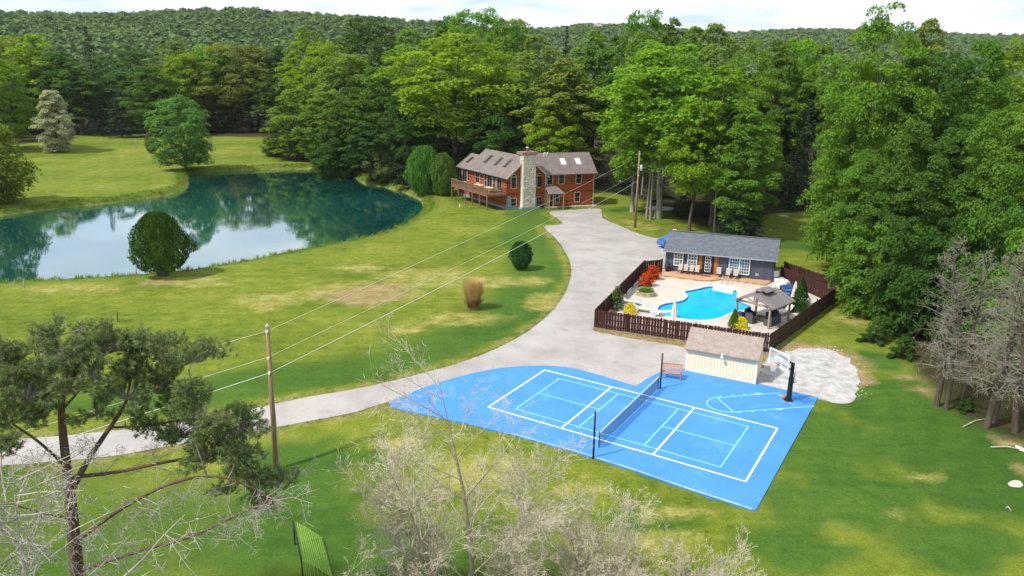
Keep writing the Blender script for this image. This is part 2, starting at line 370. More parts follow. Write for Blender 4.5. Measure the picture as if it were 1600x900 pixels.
DRIVE_W = smooth_poly(wpoly(DRIVE), 2); COURT_W = [court_pt(u, v) for u, v in COURT]; GRAVEL_W = smooth_poly(wpoly(GRAVEL), 10)
def ragged(pl, amp, sc_, seed, skip=None):
    c = np.mean(pl, 0); out = []
    for q in pl:
        d = unit(np.asarray(q) - c); k = amp * float(fnoise(np.array([q[0] / sc_]), np.array([q[1] / sc_]), seed, 4)[0]); out.append(np.asarray(q) + d * k * (0 if q[1] < 48.9 else 1))
    return out
GRAVEL_W = ragged(GRAVEL_W, 0.55, 0.5, 61)
FL, FR, RR, LL = (np.array(p) for p in ((7.18, 62.41), (20.32, 56.69), (30.89, 70.11), (14.33, 80.03)))
PH0 = np.array([16.9, 81.6]); PH1 = np.array([27.5, 77.6]); PHA = math.atan2(PH1[1] - PH0[1], PH1[0] - PH0[0])
PATIO_W = [FL, FR, RR, np.array([31.9, 74.6]), np.array([28.3, 80.5]), np.array([18.6, 84.0]), LL]

def axis_pts(a, b, step, lo, hi, grow):
    c = list(np.arange(a, b + 1e-6, step)); s = step
    while c[-1] < hi: s *= grow; c.append(c[-1] + s)
    s = step; l = [a]
    while l[-1] > lo: s *= grow; l.append(l[-1] - s)
    return np.array(l[:0:-1] + c)
gx = axis_pts(-125, 62, 1.0, -2400, 2400, 1.13); gy = axis_pts(14, 205, 1.0, -700, 2500, 1.08)
GX, GY = np.meshgrid(gx, gy); nx, ny = len(gx), len(gy)
GZ = terrain(GX, GY)
sink = np.zeros_like(GZ)
for poly in (DRIVE_W, COURT_W, GRAVEL_W, PATIO_W):
    sink = np.maximum(sink, smoothstep(0.15, 1.1, -sdf(GX, GY, poly)))
V = np.stack([GX, GY, GZ - 0.28 * sink], -1).reshape(-1, 3)
ii = (np.arange(ny - 1)[:, None] * nx + np.arange(nx - 1)[None]).reshape(-1, 1)
ground_me = np_mesh('ground', V, np.concatenate([ii, ii + 1, ii + nx + 1, ii + nx], 1), smooth=True)

# what grows where: dry, lush, bare soil, woodland floor (real patches of the lawn)
def blob(u, v, rx, ry, rot=0.0):
    c = G(u, v); a = G(u + rx, v); ra = abs(a[0] - c[0]); b_ = G(u, v + ry); rb = abs(b_[1] - c[1])
    x = GX - c[0]; y = GY - c[1]; cr, sr = math.cos(rot), math.sin(rot)
    x, y = x * cr + y * sr, -x * sr + y * cr
    n = 0.5 * fnoise(GX / 2.3, GY / 2.3, 5, 3) + 0.35 * fnoise(GX / 6, GY / 6, 15, 2)
    return 1 - smoothstep(0.35, 1.15, np.hypot(x / ra, y / rb) + n)
dry = np.zeros_like(GZ); lush = np.zeros_like(GZ); soil = np.zeros_like(GZ); floor = np.zeros_like(GZ)
for a in ((560, 455, 130, 20), (430, 470, 90, 22), (640, 430, 90, 14), (720, 500, 80, 14), (860, 470, 50, 22), (640, 515, 40, 10), (300, 440, 90, 10), (120, 450, 110, 9), (1440, 740, 50, 8), (1400, 800, 40, 10), (700, 430, 60, 18), (770, 440, 60, 16), (830, 440, 40, 14), (1330, 500, 40, 16), (1010, 355, 38, 8), (985, 347, 20, 6), (560, 420, 60, 12), (1050, 800, 90, 20), (620, 690, 70, 22), (900, 760, 60, 22), (740, 740, 120, 40), (1040, 850, 120, 30)):
    dry = np.maximum(dry, blob(*a) * 0.8)
for a in ((560, 462, 90, 18), (590, 450, 60, 10), (250, 442, 40, 9), (1430, 590, 34, 8), (1555, 640, 50, 14), (1575, 690, 40, 14), (1330, 475, 26, 9), (1340, 470, 12, 6), (1455, 610, 40, 9), (1590, 735, 18, 18), (1415, 592, 20, 6)):
    soil = np.maximum(soil, blob(*a) * 0.7)
for a in ((820, 470, 60, 36), (760, 520, 70, 16), (640, 560, 110, 12), (870, 420, 20, 30), (500, 595, 120, 12), (820, 325, 80, 7), (980, 328, 40, 6), (1320, 690, 90, 70), (1250, 790, 60, 60), (1400, 660, 90, 20), (1260, 385, 60, 14), (520, 690, 70, 20), (1500, 700, 60, 16), (440, 790, 120, 50), (1300, 860, 120, 40), (1230, 700, 40, 60), (1420, 520, 40, 22), (1370, 560, 40, 22), (480, 720, 160, 60), (430, 850, 200, 60), (1250, 860, 160, 60), (1330, 780, 120, 70), (1500, 860, 160, 60), (1400, 640, 120, 40), (600, 860, 100, 50), (1000, 810, 160, 30), (1450, 700, 200, 50), (1560, 760, 160, 60), (1400, 610, 80, 20), (1280, 700, 70, 80)):
    lush = np.maximum(lush, blob(*a))
side = smoothstep(20.5, 23.5, GX + (GY - 46) * 0.62) * (1 - smoothstep(50, 56, GY)) ; lush = np.maximum(lush, side * (0.75 + 0.45 * fnoise(GX / 7, GY / 7, 90, 2)))
lush = np.maximum(lush, (1 - smoothstep(30, 37, GY + 0.25 * GX)) * (GX < 3) * (0.7 + 0.5 * fnoise(GX / 5, GY / 5, 91, 2)))
# darker, longer grass close to the drive and round the water
dd = sdf(GX, GY, DRIVE_W); lush = np.maximum(lush, 0.75 * smoothstep(0.6, 1.6, dd) * (1 - smoothstep(5, 9, dd + 2.5 * fnoise(GX / 5, GY / 5, 31, 2))) * (GY > 45) * (GX < 10))
soil = np.maximum(soil, 0.55 * (1 - smoothstep(0.1, 0.8, np.abs(dd - 0.25) + 0.4 * fnoise(GX / 1.7, GY / 1.7, 9, 2))))
dp = sdf(GX, GY, POND); lush = np.maximum(lush, 0.5 * (1 - smoothstep(0.5, 3, np.abs(dp)))); soil = np.maximum(soil, 0.9 * smoothstep(0.9, 1.6, -dp))
# sandy strip between fence and drive, and round the gravel
front = sdf(GX, GY, [FL, FR, FR + [0.9, -2.6], np.array([17.7, 51.8]), np.array([13.2, 54.0]), FL + [1.2, -3.0], FL + [-1.0, -0.5]])
soil = np.maximum(soil, 1 - smoothstep(-0.3, 1.0, front + 0.6 * fnoise(GX / 1.5, GY / 1.5, 77, 3)))
dg = sdf(GX, GY, GRAVEL_W); soil = np.maximum(soil, 0.9 * (1 - smoothstep(0.2, 2.2, dg + 0.9 * fnoise(GX / 1.6, GY / 1.6, 12, 3))) * (GY > 50))
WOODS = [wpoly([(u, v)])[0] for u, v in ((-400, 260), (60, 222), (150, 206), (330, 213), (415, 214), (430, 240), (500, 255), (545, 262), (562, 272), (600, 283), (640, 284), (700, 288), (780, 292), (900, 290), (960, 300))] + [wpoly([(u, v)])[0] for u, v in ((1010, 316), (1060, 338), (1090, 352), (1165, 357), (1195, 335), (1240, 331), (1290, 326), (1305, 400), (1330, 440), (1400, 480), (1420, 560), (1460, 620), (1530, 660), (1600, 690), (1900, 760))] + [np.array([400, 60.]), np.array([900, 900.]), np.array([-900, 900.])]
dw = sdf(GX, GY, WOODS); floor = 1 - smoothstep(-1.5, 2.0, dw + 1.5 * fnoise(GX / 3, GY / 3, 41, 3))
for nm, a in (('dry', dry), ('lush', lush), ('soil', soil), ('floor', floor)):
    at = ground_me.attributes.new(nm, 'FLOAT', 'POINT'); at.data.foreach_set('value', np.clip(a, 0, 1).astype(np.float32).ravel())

def ground_mat():
    m = bpy.data.materials.new('lawn'); m.use_nodes = True; nt = m.node_tree; b = nt.nodes['Principled BSDF']
    b.inputs['Roughness'].default_value = 0.95; b.inputs['Specular IOR Level'].default_value = 0.1
    t = nt.nodes.new('ShaderNodeTexCoord')
    def noise(s, d=5, r=0.6, st=(1, 1, 1)):
        mp = nt.nodes.new('ShaderNodeMapping'); mp.inputs['Scale'].default_value = st; nt.links.new(t.outputs['Object'], mp.inputs[0])
        n = nt.nodes.new('ShaderNodeTexNoise'); n.inputs['Scale'].default_value = s; n.inputs['Detail'].default_value = d; n.inputs['Roughness'].default_value = r
        nt.links.new(mp.outputs[0], n.inputs['Vector']); return n.outputs['Fac']
    def math_(op, a, c):
        n = nt.nodes.new('ShaderNodeMath'); n.operation = op
        for k, x in enumerate((a, c)):
            if isinstance(x, (int, float)): n.inputs[k].default_value = x
            else: nt.links.new(x, n.inputs[k])
        return n.outputs[0]
    def mixc(f, a, c):
        n = nt.nodes.new('ShaderNodeMix'); n.data_type = 'RGBA'
        if isinstance(f, float): n.inputs[0].default_value = f
        else: nt.links.new(f, n.inputs[0])
        for k, x in ((6, a), (7, c)):
            if isinstance(x, tuple): n.inputs[k].default_value = (*x, 1)
            else: nt.links.new(x, n.inputs[k])
        return n.outputs[2]
    def ramp(f, *stops):
        r = nt.nodes.new('ShaderNodeValToRGB'); e = r.color_ramp.elements
        e[0].position, e[0].color = stops[0][0], (*stops[0][1], 1); e[1].position, e[1].color = stops[-1][0], (*stops[-1][1], 1)
        for p_, c in stops[1:-1]: x = e.new(p_); x.color = (*c, 1)
        nt.links.new(f, r.inputs[0]); return r.outputs[0]
    def attr(n_):
        a = nt.nodes.new('ShaderNodeAttribute'); a.attribute_name = n_; return a.outputs['Fac']
    big = noise(0.09, 4); med = noise(0.7, 6, 0.72); fine = noise(4.0, 6, 0.8); vf = noise(11, 5, .85); weed = noise(1.9, 3, .6)
    mow = noise(0.55, 2, 0.5, (0.25, 2.2, 1))
    f = math_('ADD', math_('MULTIPLY', big, 0.35), math_('ADD', math_('MULTIPLY', med, 0.40), math_('MULTIPLY', fine, 0.25)))
    base = ramp(f, (0.39, LAWN[0]), (0.47, LAWN[1]), (0.54, LAWN[2]), (0.63, LAWN[3]))
    lushc = ramp(f, (0.36, LUSH[0]), (0.5, LUSH[1]), (0.66, LUSH[2]))
    dryc = ramp(math_('ADD', math_('MULTIPLY', med, 0.6), math_('MULTIPLY', fine, 0.4)), (0.36, DRY[0]), (0.5, DRY[1]), (0.64, DRY[2]))
    soilc = ramp(math_('ADD', math_('MULTIPLY', med, 0.5), math_('MULTIPLY', fine, 0.5)), (0.36, (0.16, 0.11, 0.05)), (0.5, (0.27, 0.20, 0.10)), (0.64, (0.36, 0.30, 0.18)))
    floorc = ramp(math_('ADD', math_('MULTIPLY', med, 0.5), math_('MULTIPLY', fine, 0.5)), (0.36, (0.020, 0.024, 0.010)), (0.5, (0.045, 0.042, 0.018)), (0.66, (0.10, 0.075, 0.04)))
    def edge(a, k=0.9):   # patch borders broken up by the grass itself
        return math_('MINIMUM', math_('MAXIMUM', math_('ADD', math_('MULTIPLY', a, 1.6), math_('SUBTRACT', math_('MULTIPLY', math_('ADD', math_('MULTIPLY', med, 0.6), math_('MULTIPLY', fine, 0.4)), k * 2), k + 0.3)), 0.0), 1.0)
    c = mixc(edge(attr('lush'), 0.7), base, lushc)
    c = mixc(edge(attr('dry'), 1.1), c, dryc)
    c = mixc(edge(attr('soil'), 0.9), c, soilc)
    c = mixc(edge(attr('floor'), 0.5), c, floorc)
    c = mixc(math_('MULTIPLY', math_('MINIMUM', math_('MAXIMUM', math_('MULTIPLY', math_('SUBTRACT', weed, 0.60), 9.0), 0.0), 1.0), 0.55), c, (0.035, 0.085, 0.012))
    sp_ = ramp(vf, (0.32, (0.50, 0.55, 0.48)), (0.68, (1.5, 1.42, 1.3)))
    mu = nt.nodes.new('ShaderNodeMix'); mu.data_type = 'RGBA'; mu.blend_type = 'MULTIPLY'; mu.inputs[0].default_value = 0.85
    nt.links.new(c, mu.inputs[6]); nt.links.new(sp_, mu.inputs[7])
    m2 = nt.nodes.new('ShaderNodeMix'); m2.data_type = 'RGBA'; m2.blend_type = 'MULTIPLY'; m2.inputs[0].default_value = 0.35
    nt.links.new(mu.outputs[2], m2.inputs[6]); nt.links.new(ramp(mow, (0.35, (0.75, 0.8, 0.75)), (0.65, (1.2, 1.15, 1.1))), m2.inputs[7])
    nt.links.new(m2.outputs[2], b.inputs['Base Color'])
    bp = nt.nodes.new('ShaderNodeBump'); bp.inputs['Strength'].default_value = 0.5; bp.inputs['Distance'].default_value = 0.15
    nt.links.new(math_('ADD', fine, math_('MULTIPLY', vf, 0.5)), bp.inputs['Height']); nt.links.new(bp.outputs[0], b.inputs['Normal'])
    return m
LAWN = [(0.062, 0.105, 0.011), (0.118, 0.162, 0.017), (0.165, 0.196, 0.026), (0.235, 0.248, 0.06)]
LUSH = [(0.030, 0.080, 0.013), (0.055, 0.118, 0.017), (0.092, 0.152, 0.026)]
DRY = [(0.15, 0.16, 0.025), (0.25, 0.24, 0.06), (0.36, 0.33, 0.14)]
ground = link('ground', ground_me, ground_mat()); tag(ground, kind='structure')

def sheet(name, outline, mat_, dz, holes=(), step=2.0, zfun=None, kind='structure', skirt=0.0, parent=None):
    """a draped sheet filling an outline (with holes), with a short skirt at its edge"""
    zfun = zfun or terrain
    def dense(pl):
        out = []
        for i in range(len(pl)):
            a = np.asarray(pl[i], float)[:2]; b = np.asarray(pl[(i + 1) % len(pl)], float)[:2]; n = max(1, int(np.linalg.norm(b - a) / step))
            out += [a + (b - a) * k / n for k in range(n)]
        return out
    loops = [dense(outline)] + [dense(h) for h in holes]
    pts = []; edges = []
    for lp in loops:
        b = len(pts); pts += lp; edges += [(b + i, b + (i + 1) % len(lp)) for i in range(len(lp))]
    o = np.array(loops[0]); xs = np.arange(o[:, 0].min(), o[:, 0].max(), step); ys = np.arange(o[:, 1].min(), o[:, 1].max(), step)
    X, Y = np.meshgrid(xs, ys); d = sdf(X, Y, loops[0])
    ok = d < -step * 0.45
    for h in loops[1:]: ok &= sdf(X, Y, h) > step * 0.45
    pts += list(np.stack([X[ok], Y[ok]], 1))
    vo, eo, fo, *_ = delaunay_2d_cdt([Vector((float(p[0]), float(p[1]))) for p in pts], edges, [], 0, 1e-5)
    A = np.array([(p.x, p.y) for p in vo]); fs = [f for f in fo]
    cen = np.array([A[list(f)].mean(0) for f in fs]); keep = inside(cen[:, 0], cen[:, 1], loops[0])
    for h in loops[1:]: keep &= ~inside(cen[:, 0], cen[:, 1], h)
    zz = zfun(A[:, 0], A[:, 1]) + dz
    vs_ = [(a[0], a[1], z) for a, z in zip(A, zz)]; faces = []
    for f, k in zip(fs, keep):
        if not k: continue
        a, b, c = (A[i] for i in f[:3]); 
        faces.append(tuple(f) if (b[0] - a[0]) * (c[1] - a[1]) - (b[1] - a[1]) * (c[0] - a[0]) > 0 else tuple(f)[::-1])
    if skirt:
        for lp in loops:
            L = np.array(lp); zt = zfun(L[:, 0], L[:, 1]) + dz; b = len(vs_); n = len(lp)
            vs_ += [(x, y, z) for (x, y), z in zip(L, zt)] + [(x, y, z - skirt) for (x, y), z in zip(L, zt)]
            faces += [(b + i, b + n + i, b + n + (i + 1) % n, b + (i + 1) % n) for i in range(n)]
    me = bpy.data.meshes.new(name); me.from_pydata(vs_, [], faces); me.update()
    ob = link(name, me, mat_, parent)
    if kind: tag(ob, kind=kind)
    return ob

M['asphalt'] = mat('worn_asphalt', (0.285, 0.258, 0.240), 0.9, 0, 0.22, 0.25, 30, col2=(0.42, 0.385, 0.362), stretch=(1, 1, 1), detail=9)
M['court'] = mat('blue_court_paint', (0.050, 0.215, 0.56), 0.6, 0, 0.35, 0.12, 60, col2=(0.064, 0.255, 0.63), detail=10)
M['line_white'] = mat('white_line_paint', (0.80, 0.82, 0.82), 0.6, 0.1, 3)
M['line_cyan'] = mat('cyan_line_paint', (0.24, 0.66, 0.80), 0.6, 0.12, 3)
M['gravel'] = mat('pale_gravel', (0.27, 0.25, 0.225), 0.95, 0, 1.3, 0.9, 14, col2=(0.54, 0.53, 0.52), detail=12)
M['patio'] = mat('pale_concrete', (0.44, 0.385, 0.33), 0.85, 0, 0.5, 0.15, 25, col2=(0.56, 0.495, 0.435), detail=9)
M['white_gravel'] = mat('white_stone_bed', (0.36, 0.335, 0.29), 0.95, 0, 2.2, 0.8, 14, col2=(0.60, 0.57, 0.52), detail=12)
sheet('driveway', DRIVE_W, M['asphalt'], 0.02, skirt=0.12)
def wear(m, col, s, lo, hi, k):
    nt = m.node_tree; b = nt.nodes['Principled BSDF']; src = b.inputs['Base Color'].links[0].from_socket
    t = nt.nodes.new('ShaderNodeTexCoord'); n = nt.nodes.new('ShaderNodeTexNoise'); n.inputs['Scale'].default_value = s; n.inputs['Detail'].default_value = 10; n.inputs['Roughness'].default_value = 0.7; n.inputs['Distortion'].default_value = 0.6; nt.links.new(t.outputs['Object'], n.inputs['Vector'])
    r = nt.nodes.new('ShaderNodeMapRange'); r.inputs[1].default_value = lo; r.inputs[2].default_value = hi; r.inputs[4].default_value = k; nt.links.new(n.outputs['Fac'], r.inputs[0])
    x = nt.nodes.new('ShaderNodeMix'); x.data_type = 'RGBA'; x.inputs[7].default_value = (*col, 1); nt.links.new(r.outputs[0], x.inputs[0]); nt.links.new(src, x.inputs[6]); nt.links.new(x.outputs[2], b.inputs['Base Color'])
wear(M['court'], (0.30, 0.45, 0.66), 0.45, 0.55, 0.80, 0.45); wear(M['court'], (0.04, 0.12, 0.28), 0.9, 0.58, 0.85, 0.55)
wear(M['asphalt'], (0.17, 0.155, 0.145), 0.5, 0.52, 0.8, 0.6); wear(M['asphalt'], (0.50, 0.47, 0.44), 1.3, 0.58, 0.85, 0.5)
wear(M['patio'], (0.33, 0.28, 0.24), 0.8, 0.52, 0.85, 0.5)
wear(M['line_white'], (0.35, 0.48, 0.62), 2.5, 0.5, 0.9, 0.5)
court = sheet('sport_court', COURT_W, M['court'], 0.055, step=2.0, zfun=lambda x, y: court_z(x), skirt=0.3)
sheet('gravel_pad', GRAVEL_W, M['gravel'], 0.03, step=1.0, skirt=0.1)

# water of the pond
def water_mat():
    m = bpy.data.materials.new('pond_water'); m.use_nodes = True; nt = m.node_tree; nt.nodes.remove(nt.nodes['Principled BSDF']); out = nt.nodes['Material Output']
    t = nt.nodes.new('ShaderNodeTexCoord')
    mp = nt.nodes.new('ShaderNodeMapping'); mp.inputs['Scale'].default_value = (0.7, 1.6, 1); nt.links.new(t.outputs['Object'], mp.inputs[0])
    n = nt.nodes.new('ShaderNodeTexNoise'); n.inputs['Scale'].default_value = 1.1; n.inputs['Detail'].default_value = 3; nt.links.new(mp.outputs[0], n.inputs['Vector'])
    n2 = nt.nodes.new('ShaderNodeTexNoise'); n2.inputs['Scale'].default_value = 0.03; n2.inputs['Detail'].default_value = 2; nt.links.new(t.outputs['Object'], n2.inputs['Vector'])
    r = nt.nodes.new('ShaderNodeValToRGB'); r.color_ramp.elements[0].position = 0.35; r.color_ramp.elements[1].position = 0.65
    r.color_ramp.elements[0].color = (0.002, 0.045, 0.042, 1); r.color_ramp.elements[1].color = (0.003, 0.078, 0.072, 1)
    nt.links.new(n2.outputs['Fac'], r.inputs[0])
    bp = nt.nodes.new('ShaderNodeBump'); bp.inputs['Strength'].default_value = 0.035; bp.inputs['Distance'].default_value = 0.08; nt.links.new(n.outputs['Fac'], bp.inputs['Height'])
    df = nt.nodes.new('ShaderNodeBsdfDiffuse'); nt.links.new(r.outputs[0], df.inputs['Color'])
    gl_ = nt.nodes.new('ShaderNodeBsdfGlossy'); gl_.inputs['Roughness'].default_value = 0.02; gl_.inputs['Color'].default_value = (0.95, 0.98, 1, 1); nt.links.new(bp.outputs[0], gl_.inputs['Normal'])
    fr = nt.nodes.new('ShaderNodeFresnel'); fr.inputs['IOR'].default_value = 2.1; k = nt.nodes.new('ShaderNodeMath'); k.operation = 'MULTIPLY'; k.use_clamp = True; k.inputs[1].default_value = 1.55; nt.links.new(fr.outputs[0], k.inputs[0])
    ms = nt.nodes.new('ShaderNodeMixShader'); nt.links.new(k.outputs[0], ms.inputs[0]); nt.links.new(df.outputs[0], ms.inputs[1]); nt.links.new(gl_.outputs[0], ms.inputs[2]); nt.links.new(ms.outputs[0], out.inputs[0])
    return m
def offset_poly(pl, d):
    c = np.array(pl).mean(0); return [np.asarray(p) + unit(np.asarray(p) - c) * d for p in pl]
mb = MB(); mb.add([(p[0], p[1], -0.92) for p in offset_poly(POND, 3)], [tuple(range(len(POND)))[::-1]])
pm = mb.mesh('pond_water')
bm = bmesh.new(); bm.from_mesh(pm); bmesh.ops.triangulate(bm, faces=bm.faces[:])
for f in bm.faces:
    if f.normal.z < 0: f.normal_flip()
bm.to_mesh(pm); bm.free()
tag(link('pond_water', pm, water_mat()), kind='structure')

# painted lines of the courts (paint on the court surface)
def court_line(a, b, w, mat_, name, lift):
    """a, b in court coordinates"""
    a = np.array(a, float); b = np.array(b, float); d = unit(b - a); s = np.array([-d[1], d[0]]) * w / 2; pts = [a - s, b - s, b + s, a + s]
    ca, sa = math.cos(CANG), math.sin(CANG); mb_ = MB(); vs_ = []
    for p in pts:
        x = CC[0] + p[0] * ca - p[1] * sa; y = CC[1] + p[0] * sa + p[1] * ca; vs_.append((x, y, float(court_z(x)) + 0.055 + lift))
    mb_.add(vs_, [(0, 1, 2, 3)]); return mb_.build(name, mat_, court)
L, W_, K = 6.706, 3.048, 2.134
for a, b in (((-L, W_), (L, W_)), ((-L, -W_), (L, -W_)), ((-L, -W_ - .035), (-L, W_ + .035)), ((L, -W_ - .035), (L, W_ + .035)), ((-K, -W_), (-K, W_)), ((K, -W_), (K, W_)), ((-L, 0), (-K, 0)), ((K, 0), (L, 0))):
    court_line(a, b, 0.07, M['line_cyan'], 'pickleball_line', 0.004 if a[0] != b[0] else 0.006)
L2, W2, K2 = 8.32, 3.85, 2.98
for a, b in (((-L2, W2), (L2, W2)), ((-L2, -W2), (L2, -W2)), ((-L2, -W2 - .05), (-L2, W2 + .05)), ((L2, -W2 - .05), (L2, W2 + .05)), ((-K2, -W2), (-K2, W2)), ((K2, -W2), (K2, W2))):
    court_line(a, b, 0.11, M['line_white'], 'volleyball_line', 0.008 if a[0] != b[0] else 0.010)
def pline(px, w, mat_, name, lift, closed=False):
    """a painted line through points of the court surface"""
    pts = [court_pt(u, v) for u, v in px]; mb_ = MB(); n = len(pts)
    for i in range(n - 1):
        a, b = pts[i], pts[i + 1]; d = unit(b - a); s = np.array([-d[1], d[0]]) * w / 2; a = a - d * w * 0.3; b = b + d * w * 0.3; q = [a - s, b - s, b + s, a + s]
        mb_.add([(p[0], p[1], float(court_z(p[0])) + 0.055 + lift + (i % 2) * 0.0015) for p in q], [(0, 1, 2, 3)])
    return mb_.build(name, mat_, court)
pline([(1215, 615.2), (1124, 622.4)], 0.08, M['line_cyan'], 'key_line', 0.012)
pline([(1272, 636), (1148, 645.3)], 0.08, M['line_cyan'], 'key_line', 0.012)
pline([(1120, 622.4), (1146, 645)], 0.08, M['line_cyan'], 'free_throw_line', 0.015)
pline([(1215, 615.2), (1222, 621)], 0.08, M['line_cyan'], 'key_line', 0.012)
arc = [(1124, 622.4), (1116, 622.8), (1109, 625), (1105, 628.5), (1104.5, 632), (1107.5, 636), (1114, 640), (1124, 643.5), (1135, 645.2), (1148, 645.3)]
pline([tuple(p) for p in smooth_poly(arc, 3, closed=False)], 0.08, M['line_cyan'], 'free_throw_arc', 0.015)
for (u, v) in ((1125, 621.6), (1144, 619.8), (1163, 618.3)): pline([(u, v), (u + 0.4, v - 1.4)], 0.10, M['line_cyan'], 'lane_mark', 0.017)
for (u, v) in ((1155, 645.2), (1175, 643.6), (1194.5, 642)): pline([(u, v), (u + 0.8, v + 1.5)], 0.10, M['line_cyan'], 'lane_mark', 0.017)
pline([(1181, 616.8), (1188, 616.3)], 0.22, M['line_cyan'], 'lane_block', 0.020); pline([(1214, 641.2), (1221, 640.7)], 0.22, M['line_cyan'], 'lane_block', 0.020)
pline([(1232, 629), (1237, 633), (1243, 635.5)], 0.08, M['line_cyan'], 'restricted_arc', 0.012)

M['worn_edge'] = mat('worn_pale_court_edge', (0.08, 0.28, 0.64), 0.7, 0, 0.9, 0, col2=(0.46, 0.58, 0.76), detail=8)
pline([(800, 679), (860, 695.6), (900, 706.6), (932, 716.6), (990, 735), (1080, 766.3), (1174, 796.6)], 0.12, M['worn_edge'], 'worn_edge', 0.013)

# ------------------------------------------------------------------ trees
def crown_mesh(name, seed, H, R, base, nc, nl, leaf, prof='oak', flat=0.62, inner=0.25, tk=1.0):
    """clumps of leaf faces spread through a lobed envelope; returns crown mesh, trunk mesh"""
    rng = np.random.default_rng(seed)
    cz_, cr_ = [], []
    t = rng.uniform(0, 1, nc * 3)
    def env(t):
        if prof == 'oak': return np.sin(np.pi * np.clip(t * 0.86 + 0.09, 0, 1)) ** 0.55
        if prof == 'tall': return np.clip(0.55 + 0.6 * np.sin(np.pi * np.clip(t * 0.75 + 0.1, 0, 1)), 0, 1) * np.clip((1.02 - t) * 2.6, 0.12, 1) ** 0.7
        if prof == 'egg': return np.sin(np.pi * np.clip(t * 0.80 + 0.15, 0, 1)) ** 0.7
        if prof == 'dome': return np.sqrt(np.clip(1 - (t * 0.97) ** 2.2, 0.02, 1)) * np.clip(0.75 + t, 0, 1)
        if prof == 'cone': return np.clip(1.05 - t, 0.04, 1) ** 0.8 * np.clip(0.6 + t * 2, 0, 1)
        return np.ones_like(t)
    keep = rng.uniform(0, 1, len(t)) < (0.35 + 0.65 * env(t)); t = t[keep][:nc]; n = len(t)
    az = rng.uniform(0, 2 * np.pi, n); ph = rng.uniform(0, 6.28, 6)
    lob = 1 + 0.16 * np.sin(3 * az + ph[0] + 4 * t) + 0.13 * np.sin(5 * az + ph[1] - 7 * t) + 0.10 * np.sin(2 * az + ph[2]) + 0.10 * np.sin(9 * t + ph[3])
    rad = np.where(rng.uniform(0, 1, n) < inner, rng.uniform(0.15, 0.7, n), rng.uniform(0.72, 1.0, n))
    rr = R * env(t) * lob * rad
    C = np.stack([rr * np.cos(az), rr * np.sin(az), base + t * (H - base) * 0.965], 1)
    a = R * rng.uniform(0.14, 0.27, n) * (0.8 + 0.4 * (1 - t)) ; a = np.maximum(a, leaf * 1.1)
    k = np.maximum((nl * (a / (R * 0.2)) ** 1.7).astype(int), 10)
    idx = np.repeat(np.arange(n), k); N = len(idx)
    D = unit(rng.normal(size=(N, 3))); D[:, 2] = np.where(D[:, 2] < -0.35, -D[:, 2], D[:, 2])
    rad2 = rng.uniform(0.35, 1.0, N) ** 0.6
    sq = np.stack([rng.uniform(0.85, 1.3, n), rng.uniform(0.85, 1.3, n), flat * rng.uniform(0.7, 1.2, n)], 1)
    outw = unit(C * [1, 1, 0.0] + 1e-6)
    pos = C[idx] + D * rad2[:, None] * a[idx][:, None] * sq[idx]
    pos[:, 2] -= 0.25 * a[idx] * np.clip(np.sum(D * outw[idx], 1), 0, 1)      # clump rims droop
    nrm = unit(0.55 * D + np.array([0, 0, 0.75]) + 0.25 * outw[idx] + 0.55 * rng.normal(size=(N, 3)))
    V_, Q = leaf_quads(pos, nrm, leaf * rng.uniform(0.6, 1.35, N), rng)
    var = np.clip(0.5 + 0.16 * rng.normal(size=n)[idx] + 0.15 * rng.normal(size=N), 0, 1)
    # trunk and limbs
    A, B, ra, rb = [], [], [], []
    tr = (H * 0.014 + 0.06) * tk; top = base + (H - base) * 0.72; pts = []
    w = rng.normal(size=(9, 2)) * R * 0.035; w[0] = 0
    for i in range(9): s_ = i / 8; pts.append(np.array([w[:i + 1, 0].sum(), w[:i + 1, 1].sum(), top * s_]))
    for i in range(8): A.append(pts[i]); B.append(pts[i + 1]); ra.append(tr * (1 - 0.85 * i / 8) * (1.35 if i == 0 else 1)); rb.append(tr * (1 - 0.85 * (i + 1) / 8))
    for j in rng.choice(n, min(n, 28), replace=False):
        c = C[j]; hz = min(max(c[2] - np.hypot(c[0], c[1]) * rng.uniform(0.5, 1.1), base * 0.55), top * 0.97); s_ = hz / top * 8; i0 = min(int(s_), 7)
        p0 = pts[i0] + (pts[i0 + 1] - pts[i0]) * (s_ - i0); r0 = tr * (1 - 0.85 * s_ / 8) * 0.36; mid = p0 + (c - p0) * 0.5 + np.array([0, 0, 0.08 * np.linalg.norm(c - p0)]) + rng.normal(size=3) * 0.15
        A += [p0, mid]; B += [mid, c]; ra += [r0, r0 * 0.6]; rb += [r0 * 0.6, 0.02]
    tv, tq = seg_tubes(A, B, ra, rb, 6)
    return np_mesh(name + '_crown', V_, Q, var), np_mesh(name + '_trunk', tv, tq, smooth=True)

